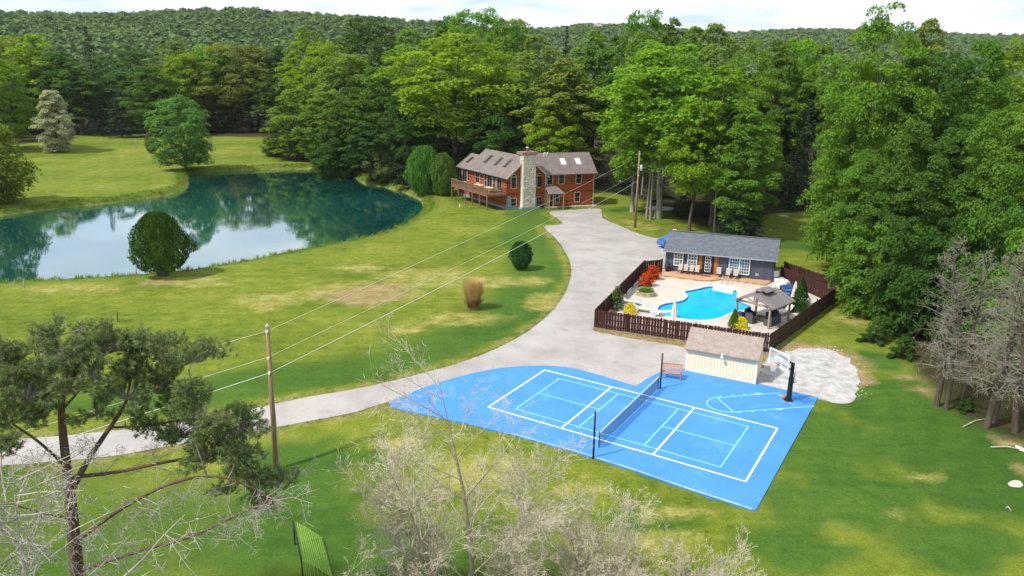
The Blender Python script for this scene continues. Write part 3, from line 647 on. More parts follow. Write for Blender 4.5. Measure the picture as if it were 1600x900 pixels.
def conifer_mesh(name, seed, H, R, base, nw, leaf, droop=0.35, dense=1.0):
    rng = np.random.default_rng(seed); A, B, ra, rb = [], [], [], []; P_, N_, S_, VV = [], [], [], []
    tr = H * 0.012 + 0.05
    for i in range(8): A.append((0, 0, H * i / 8)); B.append((0, 0, H * (i + 1) / 8)); ra.append(tr * (1 - i / 8.2)); rb.append(tr * (1 - (i + 1) / 8.2))
    for k in range(nw):
        t = (k + rng.uniform(-.3, .3)) / nw; t = min(max(t, 0), 1); z = base + (H - base) * t ** 0.9; L_ = R * (1.02 - t) ** 0.85 * rng.uniform(0.75, 1.12) + 0.15
        for j in range(int(rng.integers(5, 8))):
            az = rng.uniform(0, 6.283); l = L_ * rng.uniform(0.7, 1.1); d = np.array([math.cos(az), math.sin(az), 0]); s = np.array([-d[1], d[0], 0])
            m = max(4, int(l / leaf * 3.2 * dense)); x = rng.uniform(0.12, 1, m) ** 0.7
            w = (1 - x) * 0.28 * l + leaf * 0.4
            p = np.array([0, 0, z]) + d * (x * l)[:, None] + s * (rng.uniform(-1, 1, m) * w)[:, None]; p[:, 2] += 0.06 * l * x - droop * l * x ** 2 - rng.uniform(0, 0.25, m) * leaf * 2
            P_.append(p); N_.append(unit(np.array([0, 0, 0.9]) + d * 0.35 + 0.4 * rng.normal(size=(m, 3)))); S_.append(leaf * rng.uniform(0.6, 1.3, m)); VV.append(np.clip(0.5 + 0.25 * (x - 0.5) + 0.15 * rng.normal() + 0.12 * rng.normal(size=m), 0, 1))
            A.append((0, 0, z)); e = np.array([0, 0, z]) + d * l * 0.9; e[2] += 0.06 * l - droop * l * 0.8; B.append(e); ra.append(tr * 0.25 * (1.1 - t)); rb.append(0.01)
    V_, Q = leaf_quads(np.concatenate(P_), np.concatenate(N_), np.concatenate(S_), rng, 0.5)
    tv, tq = seg_tubes(A, B, ra, rb, 5)
    return np_mesh(name + '_crown', V_, Q, np.concatenate(VV)), np_mesh(name + '_trunk', tv, tq, smooth=True)

def spray_mesh(name, seed, H, R, n, leaf, prof='egg', stems=5, shell=0.75):
    """dense evergreen of upright sprays on an egg or cone outline (arborvitae, box, spruce)"""
    rng = np.random.default_rng(seed); t = rng.uniform(0, 1, n); az = rng.uniform(0, 6.283, n); ph = rng.uniform(0, 6.28, 5)
    env = {'egg': np.sin(np.pi * np.clip(t * 0.83 + 0.13, 0, 1)) ** 0.6, 'cone': np.clip(1.02 - t, 0.02, 1) ** 0.85 * np.clip(0.7 + 2 * t, 0, 1), 'dome': np.sqrt(np.clip(1 - t ** 2, 0.01, 1)), 'arb': np.where(t < .25, .70 + 1.2 * t, np.cos(np.clip((t - .25) / .75, 0, 1) * 1.5) ** .6), 'ball': np.sin(np.pi * np.clip(0.10 + 0.80 * t, 0, 1)) ** 0.75}[prof]
    lob = 1 + 0.10 * np.sin(4 * az + ph[0] + 3 * t) + 0.08 * np.sin(7 * az + ph[1] - 9 * t) + 0.07 * np.sin(11 * az + 14 * t + ph[2])
    bz_ = rng.uniform(0, 1, 34); ba_ = rng.uniform(0, 6.283, 34); bs_ = rng.uniform(-.17, .17, 34)
    for i_ in range(34): lob = lob + bs_[i_] * np.exp(-(((az - ba_[i_] + 3.1416) % 6.2832 - 3.1416) ** 2 / .22 + (t - bz_[i_]) ** 2 / .012))
    rr = R * env * lob * np.where(rng.uniform(0, 1, n) < shell, rng.uniform(0.86, 1.03, n), rng.uniform(0.3, 0.86, n)); b0 = H * (0.13 if stems > 8 else 0.06) if stems else 0.02
    C = np.stack([rr * np.cos(az), rr * np.sin(az), b0 + t * (H - b0)], 1); out = np.stack([np.cos(az), np.sin(az), 0.25 + 0 * az], 1)
    T = unit(np.array([0, 0, 1.0]) + 0.45 * out + 0.35 * rng.normal(size=(n, 3))); N = unit(out + 0.5 * rng.normal(size=(n, 3))); B = unit(np.cross(T, N)); s = (leaf * rng.uniform(0.6, 1.4, n))[:, None] * 0.5
    V_ = np.stack([C - T * s, C + B * s * 0.5, C + T * s * 1.2, C - B * s * 0.5], 1).reshape(-1, 3)
    var = np.clip(0.45 + 0.16 * lob - 0.16 + 0.2 * rng.normal(size=n), 0, 1)
    A, Bq, ra, rb = [], [], [], []
    for k in range(max(stems, 1)):
        a = 6.283 * k / max(stems, 1); p0 = np.array([math.cos(a), math.sin(a), 0]) * R * 0.16 * (stems > 1); p1 = p0 * 2.2 + [0, 0, H * 0.6]
        A.append(p0); Bq.append(p1); ra.append(H * 0.012 + 0.02); rb.append(0.02)
    tv, tq = seg_tubes(A, Bq, ra, rb, 6)
    return np_mesh(name + '_crown', V_, np.arange(4 * n).reshape(n, 4), var), np_mesh(name + '_trunk', tv, tq, smooth=True)

KIND = {}
for i, (s, H, R, b) in enumerate(((11, 24, 6.6, 7.5), (12, 26, 7.2, 8.0), (13, 23, 6.2, 6.0))): KIND['oak%d' % i] = (crown_mesh('broad%d' % i, s, H, R, b, 190, 78, 0.46, 'oak'), H, R)
for i, (s, H, R, b) in enumerate(((21, 26, 4.6, 8), (22, 27, 5.0, 10), (23, 25, 4.4, 6))): KIND['tall%d' % i] = (crown_mesh('slender%d' % i, s, H, R, b, 170, 70, 0.46, 'tall'), H, R)
for i, (s, H, R, b) in enumerate(((31, 24, 5.6, 2.2), (32, 22, 5.2, 1.5), (33, 16, 5.6, 1.0))): KIND['low%d' % i] = (crown_mesh('lowbranched%d' % i, s, H, R, b, 200, 74, 0.46, 'egg'), H, R)
for i, (s, H, R, b) in enumerate(((41, 27, 7.0, 2.5), (42, 24, 6.4, 2.0))): KIND['near%d' % i] = (crown_mesh('near%d' % i, s + 5, H, R, b, 330, 135, 0.34, 'tall', flat=0.5, inner=.12), H, R)
KIND['near2'] = (crown_mesh('near2', 43, 22, 6.8, 3.0, 310, 135, 0.34, 'oak', flat=0.5, inner=.12), 22, 6.8)
KIND['under0'] = (crown_mesh('under0', 51, 9, 4.2, 0.4, 150, 90, 0.32, 'egg', flat=0.5), 9, 4.2)
KIND['spruce0'] = (conifer_mesh('spruce0', 61, 26, 4.6, 2.0, 46, 0.55), 26, 4.6)
KIND['spruce1'] = (conifer_mesh('spruce1', 62, 22, 4.8, 1.0, 38, 0.5, 0.5), 22, 4.8)
KIND['hemlock0'] = (conifer_mesh('hemlock0', 63, 20, 5.2, 1.5, 34, 0.45, 0.25), 20, 5.2)

C_YEL = (0.205, 0.310, 0.020); C_LIME = (0.170, 0.300, 0.024); C_MID = (0.098, 0.190, 0.028); C_DEEP = (0.056, 0.128, 0.024); C_OLIVE = (0.180, 0.245, 0.042); C_BLUE = (0.085, 0.180, 0.055); C_DARK = (0.026, 0.056, 0.026); C_SILV = (0.36, 0.42, 0.27); C_FRESH = (0.132, 0.255, 0.028)
CNAME = {C_YEL: 'yellow-green', C_LIME: 'lime green', C_MID: 'mid green', C_DEEP: 'deep green', C_OLIVE: 'olive green', C_BLUE: 'bluish green', C_DARK: 'blackish green', C_SILV: 'silvery pale', C_FRESH: 'fresh green'}
trng = random.Random(5)
def place_tree(kind, x, y, H, R, col, name='broadleaf_tree', bark='bark', z=None, leafm='leaf'):
    (cm, tm), h0, r0 = KIND[kind]
    t = empty(name, (x, y, (tz(x, y) if z is None else z) - 0.05), trng.uniform(0, 6.283))
    t.scale = (R / r0, R / r0, H / h0)
    c = bpy.data.objects.new('crown', cm); COL.objects.link(c); c.parent = t
    if not cm.materials: cm.materials.append(M[leafm])
    j = lambda v: v * trng.uniform(0.9, 1.1)
    c.color = (j(col[0]), j(col[1]), j(col[2]), 1)
    k = bpy.data.objects.new('trunk', tm); COL.objects.link(k); k.parent = t
    if not tm.materials: tm.materials.append(M['bark'])
    if bark != 'bark': k.material_slots[0].link = 'OBJECT'; k.material_slots[0].material = M[bark]
    return t
# each entry: photo column of the crown, photo row of its top, distance, half width in the photo, kind, colour, zone
TREES = [
 # far side of the meadow
 (-40, 60, 240, 60, 'low0', C_MID, 'm'), (8, 55, 246, 46, 'oak0', C_YEL, 'm'), (50, 50, 238, 46, 'low1', C_YEL, 'm'), (88, 78, 234, 34, 'low0', C_DEEP, 'm'), (112, 94, 228, 30, 'tall2', C_MID, 'm'), (133, 38, 262, 24, 'spruce0', C_DARK, 'm'),
 (163, 84, 236, 36, 'low1', C_BLUE, 'm'), (180, 140, 222, 30, 'hemlock0', C_DARK, 'm'), (150, 150, 226, 24, 'hemlock0', C_DARK, 'm'), (205, 74, 258, 36, 'oak1', C_DEEP, 'm'), (232, 100, 228, 40, 'low0', C_MID, 'm'), (270, 60, 262, 34, 'tall0', C_OLIVE, 'm'),
 (262, 118, 232, 30, 'low2', C_LIME, 'm'), (290, 82, 240, 36, 'oak2', C_YEL, 'm'), (320, 68, 246, 40, 'oak0', C_LIME, 'm'), (355, 66, 242, 44, 'oak1', C_OLIVE, 'm'), (392, 68, 246, 36, 'oak2', C_OLIVE, 'm'), (414, 118, 236, 18, 'tall1', C_MID, 'm'), (432, 70, 250, 32, 'tall0', C_DEEP, 'm'), (448, 90, 244, 26, 'tall2', C_YEL, 'm'),
 (345, 150, 242, 30, 'low1', C_DEEP, 'm'), (388, 140, 246, 28, 'low0', C_DEEP, 'm'), (18, 130, 238, 36, 'low1', C_DEEP, 'm'), (312, 128, 244, 28, 'low2', C_MID, 'm'),
 # behind the pond
 (462, 136, 182, 42, 'low1', C_FRESH, 'p'), (505, 64, 205, 44, 'oak1', C_YEL, 'p'), (478, 40, 220, 36, 'tall0', C_LIME, 'p'), (575, 26, 214, 60, 'oak0', C_DEEP, 'p'), (545, 82, 186, 48, 'oak2', C_OLIVE, 'p'), (505, 140, 172, 42, 'low0', C_FRESH, 'p'), (545, 132, 164, 40, 'low1', C_MID, 'p'), (592, 100, 170, 46, 'low0', C_MID, 'p'), (628, 150, 152, 34, 'low2', C_DEEP, 'p'), (640, 42, 200, 40, 'tall1', C_LIME, 'p'), (520, 200, 160, 34, 'under0', C_DEEP, 'p'), (575, 190, 150, 30, 'tall2', C_DEEP, 'p'),
 # behind the red house
 (714, 50, 152, 86, 'oak0', C_YEL, 'h'), (660, 86, 172, 46, 'low0', C_MID, 'h'), (745, 10, 200, 56, 'oak1', C_FRESH, 'h'), (700, 22, 210, 44, 'tall0', C_MID, 'h'), (800, 26, 190, 46, 'oak2', C_FRESH, 'h'), (775, 170, 146, 40, 'low2', C_DEEP, 'h'), (838, 50, 176, 40, 'tall1', C_OLIVE, 'h'), (818, 120, 156, 36, 'low1', C_DEEP, 'h'), (884, 86, 142, 50, 'tall2', C_OLIVE, 'h'), (886, 36, 210, 20, 'spruce0', C_DARK, 'h'), (868, 150, 138, 36, 'oak2', C_YEL, 'h'), (930, 44, 170, 44, 'tall0', C_FRESH, 'h'), (920, 130, 150, 40, 'low0', C_MID, 'h'), (966, 52, 164, 40, 'tall1', C_MID, 'h'), (655, 190, 150, 34, 'under0', C_DEEP, 'h'), (735, 180, 156, 44, 'low1', C_DEEP, 'h'),
 # grove right of the house and behind the pool house
 (1010, 12, 158, 44, 'oak1', C_FRESH, 'g'), (1046, 66, 113, 94, 'oak0', C_LIME, 'g'), (1052, 24, 150, 36, 'tall0', C_MID, 'g'), (1085, 36, 146, 40, 'tall2', C_FRESH, 'g'), (1120, 32, 142, 42, 'tall1', C_OLIVE, 'g'), (1000, 110, 118, 50, 'oak2', C_LIME, 'g'), (1092, 150, 104, 46, 'oak1', C_YEL, 'g'), (1132, 118, 108, 46, 'tall0', C_MID, 'g'), (1178, 54, 116, 54, 'near0', C_FRESH, 'g'), (1176, 170, 100, 48, 'low0', C_FRESH, 'g'), (1170, 290, 98, 46, 'hemlock0', C_DARK, 'g'), (1222, 60, 130, 44, 'tall0', C_MID, 'g'), (1255, 56, 134, 40, 'oak2', C_LIME, 'g'), (1268, 150, 124, 40, 'spruce1', C_DARK, 'g'), (1235, 190, 128, 36, 'hemlock0', C_DARK, 'g'), (1292, 66, 128, 38, 'tall1', C_FRESH, 'g'), (1072, 296, 116, 32, 'hemlock0', C_DARK, 'g'), (1112, 290, 116, 32, 'hemlock0', C_DARK, 'g'), (1218, 240, 138, 34, 'hemlock0', C_DARK, 'g'), (1255, 230, 140, 34, 'hemlock0', C_DARK, 'g'), (1030, 270, 132, 34, 'hemlock0', C_DARK, 'g'), (975, 250, 138, 34, 'hemlock0', C_DARK, 'g'),  # trailing run of low dark hemlocks added to deepen the black under the trees
 # woods on the right
 (1394, -8, 78, 76, 'near0', C_FRESH, 'r'), (1358, 96, 84, 50, 'near1', C_MID, 'r'), (1346, 180, 84, 38, 'near2', C_FRESH, 'r'), (1456, 22, 100, 44, 'tall2', C_OLIVE, 'r'), (1470, 72, 78, 70, 'near2', C_DEEP, 'r'), (1545, 52, 80, 70, 'near1', C_MID, 'r'), (1610, 46, 84, 66, 'near0', C_LIME, 'r'), (1600, 160, 66, 62, 'near2', C_FRESH, 'r'), (1520, 170, 70, 64, 'near0', C_MID, 'r'), (1430, 180, 70, 60, 'near1', C_MID, 'r'), (1374, 230, 72, 50, 'near2', C_FRESH, 'r'), (1420, 90, 92, 50, 'tall0', C_LIME, 'r'), (1660, 120, 74, 70, 'near1', C_DEEP, 'r'), (1352, 340, 74, 30, 'under0', C_MID, 'r'), (1370, 345, 67, 50, 'under0', C_FRESH, 'r'), (1436, 335, 62, 54, 'under0', C_DEEP, 'r'), (1500, 330, 60, 52, 'under0', C_DEEP, 'r'), (1580, 300, 58, 56, 'under0', C_MID, 'r'), (1640, 330, 54, 60, 'under0', C_FRESH, 'r'),
]
ZONE = {'m': ('along the far edge of the meadow', 'trees at the far edge of the meadow'), 'p': ('in the wood behind the pond', 'trees behind the pond'), 'h': ('in the wood behind the red house', 'trees behind the red house'), 'g': ('in the wood behind the pool house', 'trees behind the pool house'), 'r': ('in the wood at the right edge', 'trees in the right-hand wood')}
ORD = ['leftmost', 'second from left', 'third from left', 'fourth from left', 'fifth from left', 'sixth from left', 'seventh from left', 'eighth from left', 'ninth from left']
FORM = {'oak': 'broad-crowned', 'tal': 'slender', 'low': 'low-branched', 'nea': 'big leafy', 'und': 'low bushy', 'spr': 'pointed', 'hem': 'drooping'}
built = []
for (u, vt, Y, hw, kind, col, zn) in TREES:
    p = PY(u, vt, Y); x = p[0]; g = tz(x, Y); H = p[2] - g; R = hw * Y * 1.04 / F
    con = kind[:3] in ('spr', 'hem')
    t = place_tree(kind, x, Y, H, R, col, 'conifer_tree' if con else ('understory_tree' if kind == 'under0' else 'broadleaf_tree'), 'pale_bark' if col == C_LIME else 'bark', leafm='needle' if con else 'leaf')
    built.append((u, Y, kind, col, zn, t))
from collections import defaultdict
same = defaultdict(list)
for b in built: same[(b[2][:3], b[3], b[4])].append(b)
for (kd, col, zn), l in same.items():
    l.sort(key=lambda b: b[0])
    noun = 'conifer' if kd in ('spr', 'hem') else 'tree'
    for i, b in enumerate(l):
        pos = '' if len(l) == 1 else ((', the left one', ', the right one')[i] if len(l) == 2 else ', ' + ORD[i])
        tag(b[5], '%s %s %s %s%s' % (FORM[kd], CNAME[col], noun, ZONE[zn][0], pos + ('' if pos else '')), 'tree', ZONE[zn][1])

# special trees by the water and on the lawn
def special(kind, uv, vt, hw, col, name, label, cat='tree', bark='bark', leafm='leaf', group=None):
    g = G(*uv); p = PY(uv[0], vt, g[1]); H = p[2] - g[2]; R = hw * math.hypot(g[1], 20) / F
    t = place_tree(kind, g[0], g[1], H, R, col, name, bark, leafm=leafm); tag(t, label, cat, group); return t
KIND['round'] = (crown_mesh('round', 71, 15, 5.8, 1.2, 230, 74, 0.4, 'egg'), 15, 5.8)
KIND['silver'] = (crown_mesh('silver', 72, 15, 4.6, 0.6, 230, 70, 0.42, 'egg'), 15, 4.6)
KIND['willow'] = (crown_mesh('willow', 73, 10, 4.2, 0.2, 240, 70, 0.34, 'egg', flat=1.0), 10, 4.2)
special('round', (291, 270), 148, 42, (0.125, 0.235, 0.06), 'pond_tree', 'round bluish green tree leaning over the far pond bank')
special('silver', (92, 238), 138, 26, C_SILV, 'silver_tree', 'silvery pale tree standing alone on the far meadow')
special('willow', (600, 296), 205, 30, (0.15, 0.22, 0.07), 'willow', 'grey-green willow hanging over the pond left of the clipped hedge tree')
special('near2', (0, 236), 84, 50, C_LIME, 'meadow_tree', 'bright leafy tree at the left edge of the meadow, the taller one', bark='bark')
special('willow', (-4, 318), 186, 46, (0.20, 0.27, 0.03), 'meadow_tree', 'yellow-green low tree at the left edge, closest to the pond')
special('willow', (425, 244), 214, 15, (0.10, 0.14, 0.03), 'small_tree', 'small rounded tree on the grass beyond the pond')
special('under0', (640, 292), 232, 24, C_DARK, 'dark_shrub', 'dark shrub between the willow and the hedge tree', 'shrub')
KIND['arb'] = (spray_mesh('arborvitae', 81, 7, 3.2, 17000, 0.26, 'arb', 9), 7, 3.2)
KIND['hedge'] = (spray_mesh('hedge_tree', 82, 8, 3.9, 12000, 0.42, 'egg', 4), 8, 3.9)
KIND['bush'] = (spray_mesh('bush', 83, 3, 1.4, 3600, 0.24, 'ball', 4), 3, 1.4)
special('arb', (255, 431), 331, 40, (0.066, 0.120, 0.018), 'arborvitae', 'dark green multi-stemmed arborvitae on the near bank of the pond', leafm='needle')
special('hedge', (692, 305), 240, 20, (0.10, 0.21, 0.032), 'arborvitae', 'shorter bright arborvitae nearest the deck of the red house', leafm='needle')
special('hedge', (664, 303), 229, 27, (0.095, 0.21, 0.030), 'arborvitae', 'bright green arborvitae hedge tree left of the red house, the taller', leafm='needle')
special('bush', (814, 421), 378, 17, (0.035, 0.09, 0.022), 'lawn_shrub', 'dark green shrub on the lawn inside the bend of the drive', 'shrub', leafm='needle')
KIND['bole'] = (crown_mesh('high_crowned', 75, 26, 3.6, 15, 90, 70, 0.44, 'oak', tk=.38), 26, 3.6)
for (u, v, vt, hw, lb) in ((1003, 304, 60, 34, 'slim pale-barked tree, leftmost of the tall trunks by the fire pit'), (1010, 342, 80, 36, 'slim pale-barked tree in front of the fire pit, the left one'), (1016, 343, 90, 36, 'slim pale-barked tree in front of the fire pit, the right one'), (1034, 300, 70, 34, 'slim pale-barked tree behind the fire pit'), (1116, 362, 100, 36, 'slim tree rising right behind the pool house roof'), (890, 290, 110, 36, 'pale-trunked slim tree just behind the red house roof')): special('bole', (u, v), vt, hw, C_LIME, 'slim_tree', lb, bark='pale_bark', group='slim tall trees')
KIND['weed'] = (crown_mesh('weedy_shrub', 76, 2.0, 1.5, 0.05, 60, 60, 0.2, 'dome', flat=.6), 2.0, 1.5)
for (u, v, vt, hw, c, lb) in ((600, 300, 268, 14, C_DEEP, 'deep green waterside shrub at the foot of the willow'), (500, 262, 246, 18, C_DEEP, 'low shrub on the far pond bank below the fresh green trees'), (470, 258, 248, 14, C_MID, 'small green shrub left on the far pond bank'), (238, 240, 208, 9, (0.14, 0.15, 0.05), 'sparse reedy shrub left of the pond tree'), (1410, 560, 526, 18, C_DEEP, 'dark weedy shrub on the slope right of the gravel pad'), (1365, 535, 510, 20, C_DEEP, 'low weedy shrub beside the gravel pad'), (1510, 642, 622, 14, C_DEEP, 'small shrub at the foot of the dead conifers'), (1150, 372, 340, 26, C_DARK, 'dark low evergreen behind the pool house roof')):
    special('bush' if c == C_DARK or u == 238 else 'weed', (u, v), vt, hw, c, 'shrub', lb, 'shrub', leafm='needle' if c == C_DARK else 'leaf')

# wood behind the front rows and on the hills: reads as one mass
def blob_forest(name, pts, Hs, Rs, cols, leaf_n, seed, leaf, base_f=0.25):
    rng = np.random.default_rng(seed); Vs, Qs, vr = [], [], []; b = 0
    n = len(pts)
    for i in range(n):
        x, y, z = pts[i]; k = leaf_n
        cl = 9; cd_ = unit(rng.normal(size=(cl, 3))); cd_[:, 2] = np.abs(cd_[:, 2]) * 1.1 - 0.25; ci = rng.integers(0, cl, k)
        D = unit(rng.normal(size=(k, 3))); D[:, 2] = np.where(D[:, 2] < -0.3, -D[:, 2], D[:, 2])
        c0 = np.array([x, y, z + Hs[i] * (1 + base_f) / 2]); ex = np.array([Rs[i], Rs[i], Hs[i] * (1 - base_f) / 2])
        pos = c0 + (cd_[ci] * 0.62 + D * 0.40 * rng.uniform(0.7, 1, (k, 1))) * ex
        nrm = unit(D * 0.6 + [0, 0, 0.8] + 0.45 * rng.normal(size=(k, 3)))
        V_, Q = leaf_tris(pos, nrm, leaf * rng.uniform(0.6, 1.4, k), rng); Vs.append(V_); Qs.append(Q + b); b += len(V_)
        vr.append(np.clip(cols[i] + 0.08 * rng.normal(size=cl)[ci] + 0.1 * rng.normal(size=k), 0, 1))
    return np_mesh(name, np.concatenate(Vs), np.concatenate(Qs), np.concatenate(vr))
def forest_mat(name, stops):
    m = leaf_mat(name, 0.25); nt = m.node_tree; r = [n for n in nt.nodes if n.type == 'VALTORGB'][0]; e = r.color_ramp.elements
    while len(e) > 2: e.remove(e[1])
    e[0].position, e[0].color = stops[0][0], (*stops[0][1], 1); e[1].position, e[1].color = stops[-1][0], (*stops[-1][1], 1)
    for p_, c in stops[1:-1]: x = e.new(p_); x.color = (*c, 1)
    return m
rng = np.random.default_rng(99)
pts, Hs, Rs, cs = [], [], [], []
tries = 0
while len(pts) < 380 and tries < 40000:
    tries += 1; y = rng.uniform(95, 420); x = rng.uniform(-0.85, 0.85) * y
    dw_ = sdf(np.array([x]), np.array([y]), WOODS)[0]
    if dw_ > -7 or (dw_ < -60 and rng.uniform() > .22): continue
    if x > 22 and x < 46 and y < 122: continue
    if any((x - p[0]) ** 2 + (y - p[1]) ** 2 < 60 for p in pts): continue
    h = rng.uniform(17, 23) * (1.0 if y < 250 else 0.95)
    pts.append((x, y, tz(x, y))); Hs.append(h); Rs.append(rng.uniform(3.8, 6)); cs.append(rng.uniform(0.15, 0.85))
for _ in range(22):
    x = rng.uniform(44, 80); y = rng.uniform(30, 84)
    if x > 0.80 * y + 6: pts.append((x, y, tz(x, y))); Hs.append(rng.uniform(15, 21)); Rs.append(rng.uniform(4, 6)); cs.append(rng.uniform(.2, .8))
wm = forest_mat('wood_foliage', [(0, (0.022, 0.06, 0.016)), (0.4, (0.06, 0.125, 0.02)), (0.7, (0.11, 0.19, 0.025)), (1, (0.17, 0.235, 0.03))])
fo = link('wood_behind', blob_forest('wood_behind', pts, Hs, Rs, cs, 900, 7, 0.95, 0.12), wm); fo.color = (1, 1, 1, 1)
tag(fo, 'leafy wood behind the front rows of trees, reading as one mass', 'forest', kind='stuff')
pts, Hs, Rs, cs = [], [], [], []
for y in np.geomspace(360, 2100, 95):
    st = 9.5 + y * 0.003
    for x in np.arange(-0.8 * y, 0.8 * y, st):
        xx = x + rng.uniform(-4, 4); yy = y + rng.uniform(-6, 6) * y / 800; D = np.interp(xx / yy, [-0.7, -0.1, 0.1, 0.7], [1000, 1150, 1500, 1500])
        if yy > D * 1.05: continue
        pts.append((xx, yy)); 
pts = np.array(pts)
if len(pts) > 9000: pts = pts[rng.choice(len(pts), 9000, replace=False)]
zz = terrain(pts[:, 0], pts[:, 1]); n = len(pts)
cs = np.clip(0.5 + 0.5 * fnoise(pts[:, 0] / 60, pts[:, 1] / 60, 55, 3) + 0.17 * rng.normal(size=n), 0, 1)
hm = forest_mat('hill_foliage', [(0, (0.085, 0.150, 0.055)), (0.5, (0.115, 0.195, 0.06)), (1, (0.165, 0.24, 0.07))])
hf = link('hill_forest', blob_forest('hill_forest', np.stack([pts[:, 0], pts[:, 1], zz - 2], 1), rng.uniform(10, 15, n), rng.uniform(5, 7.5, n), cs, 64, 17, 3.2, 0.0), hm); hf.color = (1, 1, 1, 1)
tag(hf, 'green forest covering the low hills on the horizon', 'forest', kind='stuff')
print('hill trees', n)

# ------------------------------------------------------------------ buildings
M['cedar'] = stripe_mat('red_cedar_siding', (0.30, 0.072, 0.018), (0.14, 0.035, 0.012), 2, 5.0, 0.5, 0.7, 0.42, 0.10, 1.2, (0.5, 0.5, 6))
M['cedar_pale'] = stripe_mat('honey_cedar_siding', (0.50, 0.23, 0.075), (0.20, 0.07, 0.02), 2, 5.0, 0.5, 0.7, 0.35, 0.10, 1.2, (0.5, 0.5, 6))
M['shingle'] = mat('brown_grey_shingles', (0.135, 0.106, 0.096), 0.9, 0, 1.2, 0.5, 9, col2=(0.215, 0.175, 0.160), detail=12)
M['shingle_grey'] = mat('slate_grey_shingles', (0.075, 0.085, 0.105), 0.9, 0, 2.5, 0.5, 9, col2=(0.140, 0.155, 0.18), detail=12)
M['shingle_tan'] = mat('tan_shingles', (0.235, 0.185, 0.155), 0.9, 0, 2.6, 0.6, 12, col2=(0.36, 0.295, 0.25), detail=12)
M['stone'] = mat('pale_field_stone', (0.50, 0.44, 0.36), 0.9, 0, 1.6, 0.6, 9, col2=(0.84, 0.78, 0.68), detail=10)
M['mortar'] = mat('mortar', (0.30, 0.27, 0.23), 0.95, 0.2, 3)
M['cap'] = mat('red_stone_cap', (0.30, 0.15, 0.14), 0.8, 0.2, 2)
M['concrete'] = mat('blue_grey_concrete', (0.24, 0.28, 0.33), 0.9, 0.15, 1.5)
M['deck_wood'] = mat('weathered_deck_wood', (0.23, 0.125, 0.075), 0.85, 0.25, 3, stretch=(1, 6, 6))
M['table_wood'] = mat('pale_pine_table', (0.62, 0.46, 0.27), 0.7, 0.15, 2)
M['siding_slate'] = stripe_mat('slate_blue_siding', (0.078, 0.090, 0.120), (0.04, 0.047, 0.066), 0, 5.0, 0.4, 0.75, 0.14, 0.10, 1.5)
M['cedar_panel'] = stripe_mat('cedar_panel', (0.36, 0.13, 0.035), (0.16, 0.05, 0.015), 0, 8.0, 0.4, 0.6, 0.3, 0.10, 2.0)
M['porch_wood'] = mat('tan_deck_boards', (0.50, 0.285, 0.155), 0.75, 0.25, 1.2, stretch=(1, 3, 3))
M['cream'] = mat('cream_siding', (0.80, 0.67, 0.44), 0.75, 0.08, 1.5)
M['skylight'] = mat('white_skylight', (0.58, 0.58, 0.64), 0.25, 0.05, 2, spec=0.6)
M['skylight_dark'] = mat('dark_skylight', (0.045, 0.035, 0.03), 0.3, 0.2, 2, spec=0.5)
M['fence'] = oc_mat('fence_stain', 0.85, 0.35, 2.2, 0.15)
M['steel'] = mat('galvanised_steel', (0.45, 0.46, 0.48), 0.4, 0.1, 3, metal=0.6)

def window(parent, Mx, x, z, w, h, frame='trim', glass='glass', cols=1, rows=2, arch=False, t=0.09, mun='trim', mt=0.03):
    """window proud of a wall in the plane y=0 (outside is -y) of frame Mx; x, z = centre of the sill"""
    mb = MB(); mb.M = Mx; y0, y1 = -0.07, -0.002; hw = w / 2
    mb.box(x - hw - t, y0, z - t, x - hw, y1, z + h); mb.box(x + hw, y0, z - t, x + hw + t, y1, z + h); mb.box(x - hw, y0 - 0.02, z - t, x + hw, y1, z)
    pts = [(x - hw, z), (x + hw, z), (x + hw, z + h)]
    if arch:
        n = 8; top = [(x + hw * math.cos(math.pi * k / n), z + h + hw * math.sin(math.pi * k / n)) for k in range(n + 1)]
        for k in range(n):
            a, b = top[k], top[k + 1]; oa = (x + (a[0] - x) * (1 + t / hw), z + h + (a[1] - z - h) * (1 + t / hw)); ob = (x + (b[0] - x) * (1 + t / hw), z + h + (b[1] - z - h) * (1 + t / hw))
            q = [a, b, ob, oa]; mb.add([(p[0], y0, p[1]) for p in q] + [(p[0], y1, p[1]) for p in q], [(0, 1, 2, 3), (4, 7, 6, 5), (0, 4, 5, 1), (2, 6, 7, 3)])
        pts = [(x - hw, z), (x + hw, z)] + top
        mb.box(x - hw, y0, z + h - 0.05, x + hw, y1, z + h + 0.05)
    else:
        mb.box(x - hw - t, y0, z + h, x + hw + t, y1, z + h + t); pts += [(x - hw, z + h)]
    win = mb.build('window', M[frame], parent)
    g = MB(); g.M = Mx; n = len(pts); g.add([(p[0], -0.025, p[1]) for p in pts], [tuple(range(n))]); g.build('pane', M[glass], win)
    if cols * rows > 1:
        q = MB(); q.M = Mx
        for c in range(1, cols): xx = x - hw + w * c / cols; q.box(xx - mt / 2, -0.055, z, xx + mt / 2, -0.027, z + h)
        for r in range(1, rows): zz = z + h * r / rows; q.box(x - hw, -0.053, zz - mt / 2, x + hw, -0.028, zz + mt / 2)
        q.build('muntins', M[mun], win)
    return win
def affine(o, ex, ey):
    return Matrix(((ex[0], ey[0], 0, o[0]), (ex[1], ey[1], 0, o[1]), (0, 0, 1, o[2] if len(o) > 2 else 0), (0, 0, 0, 1)))
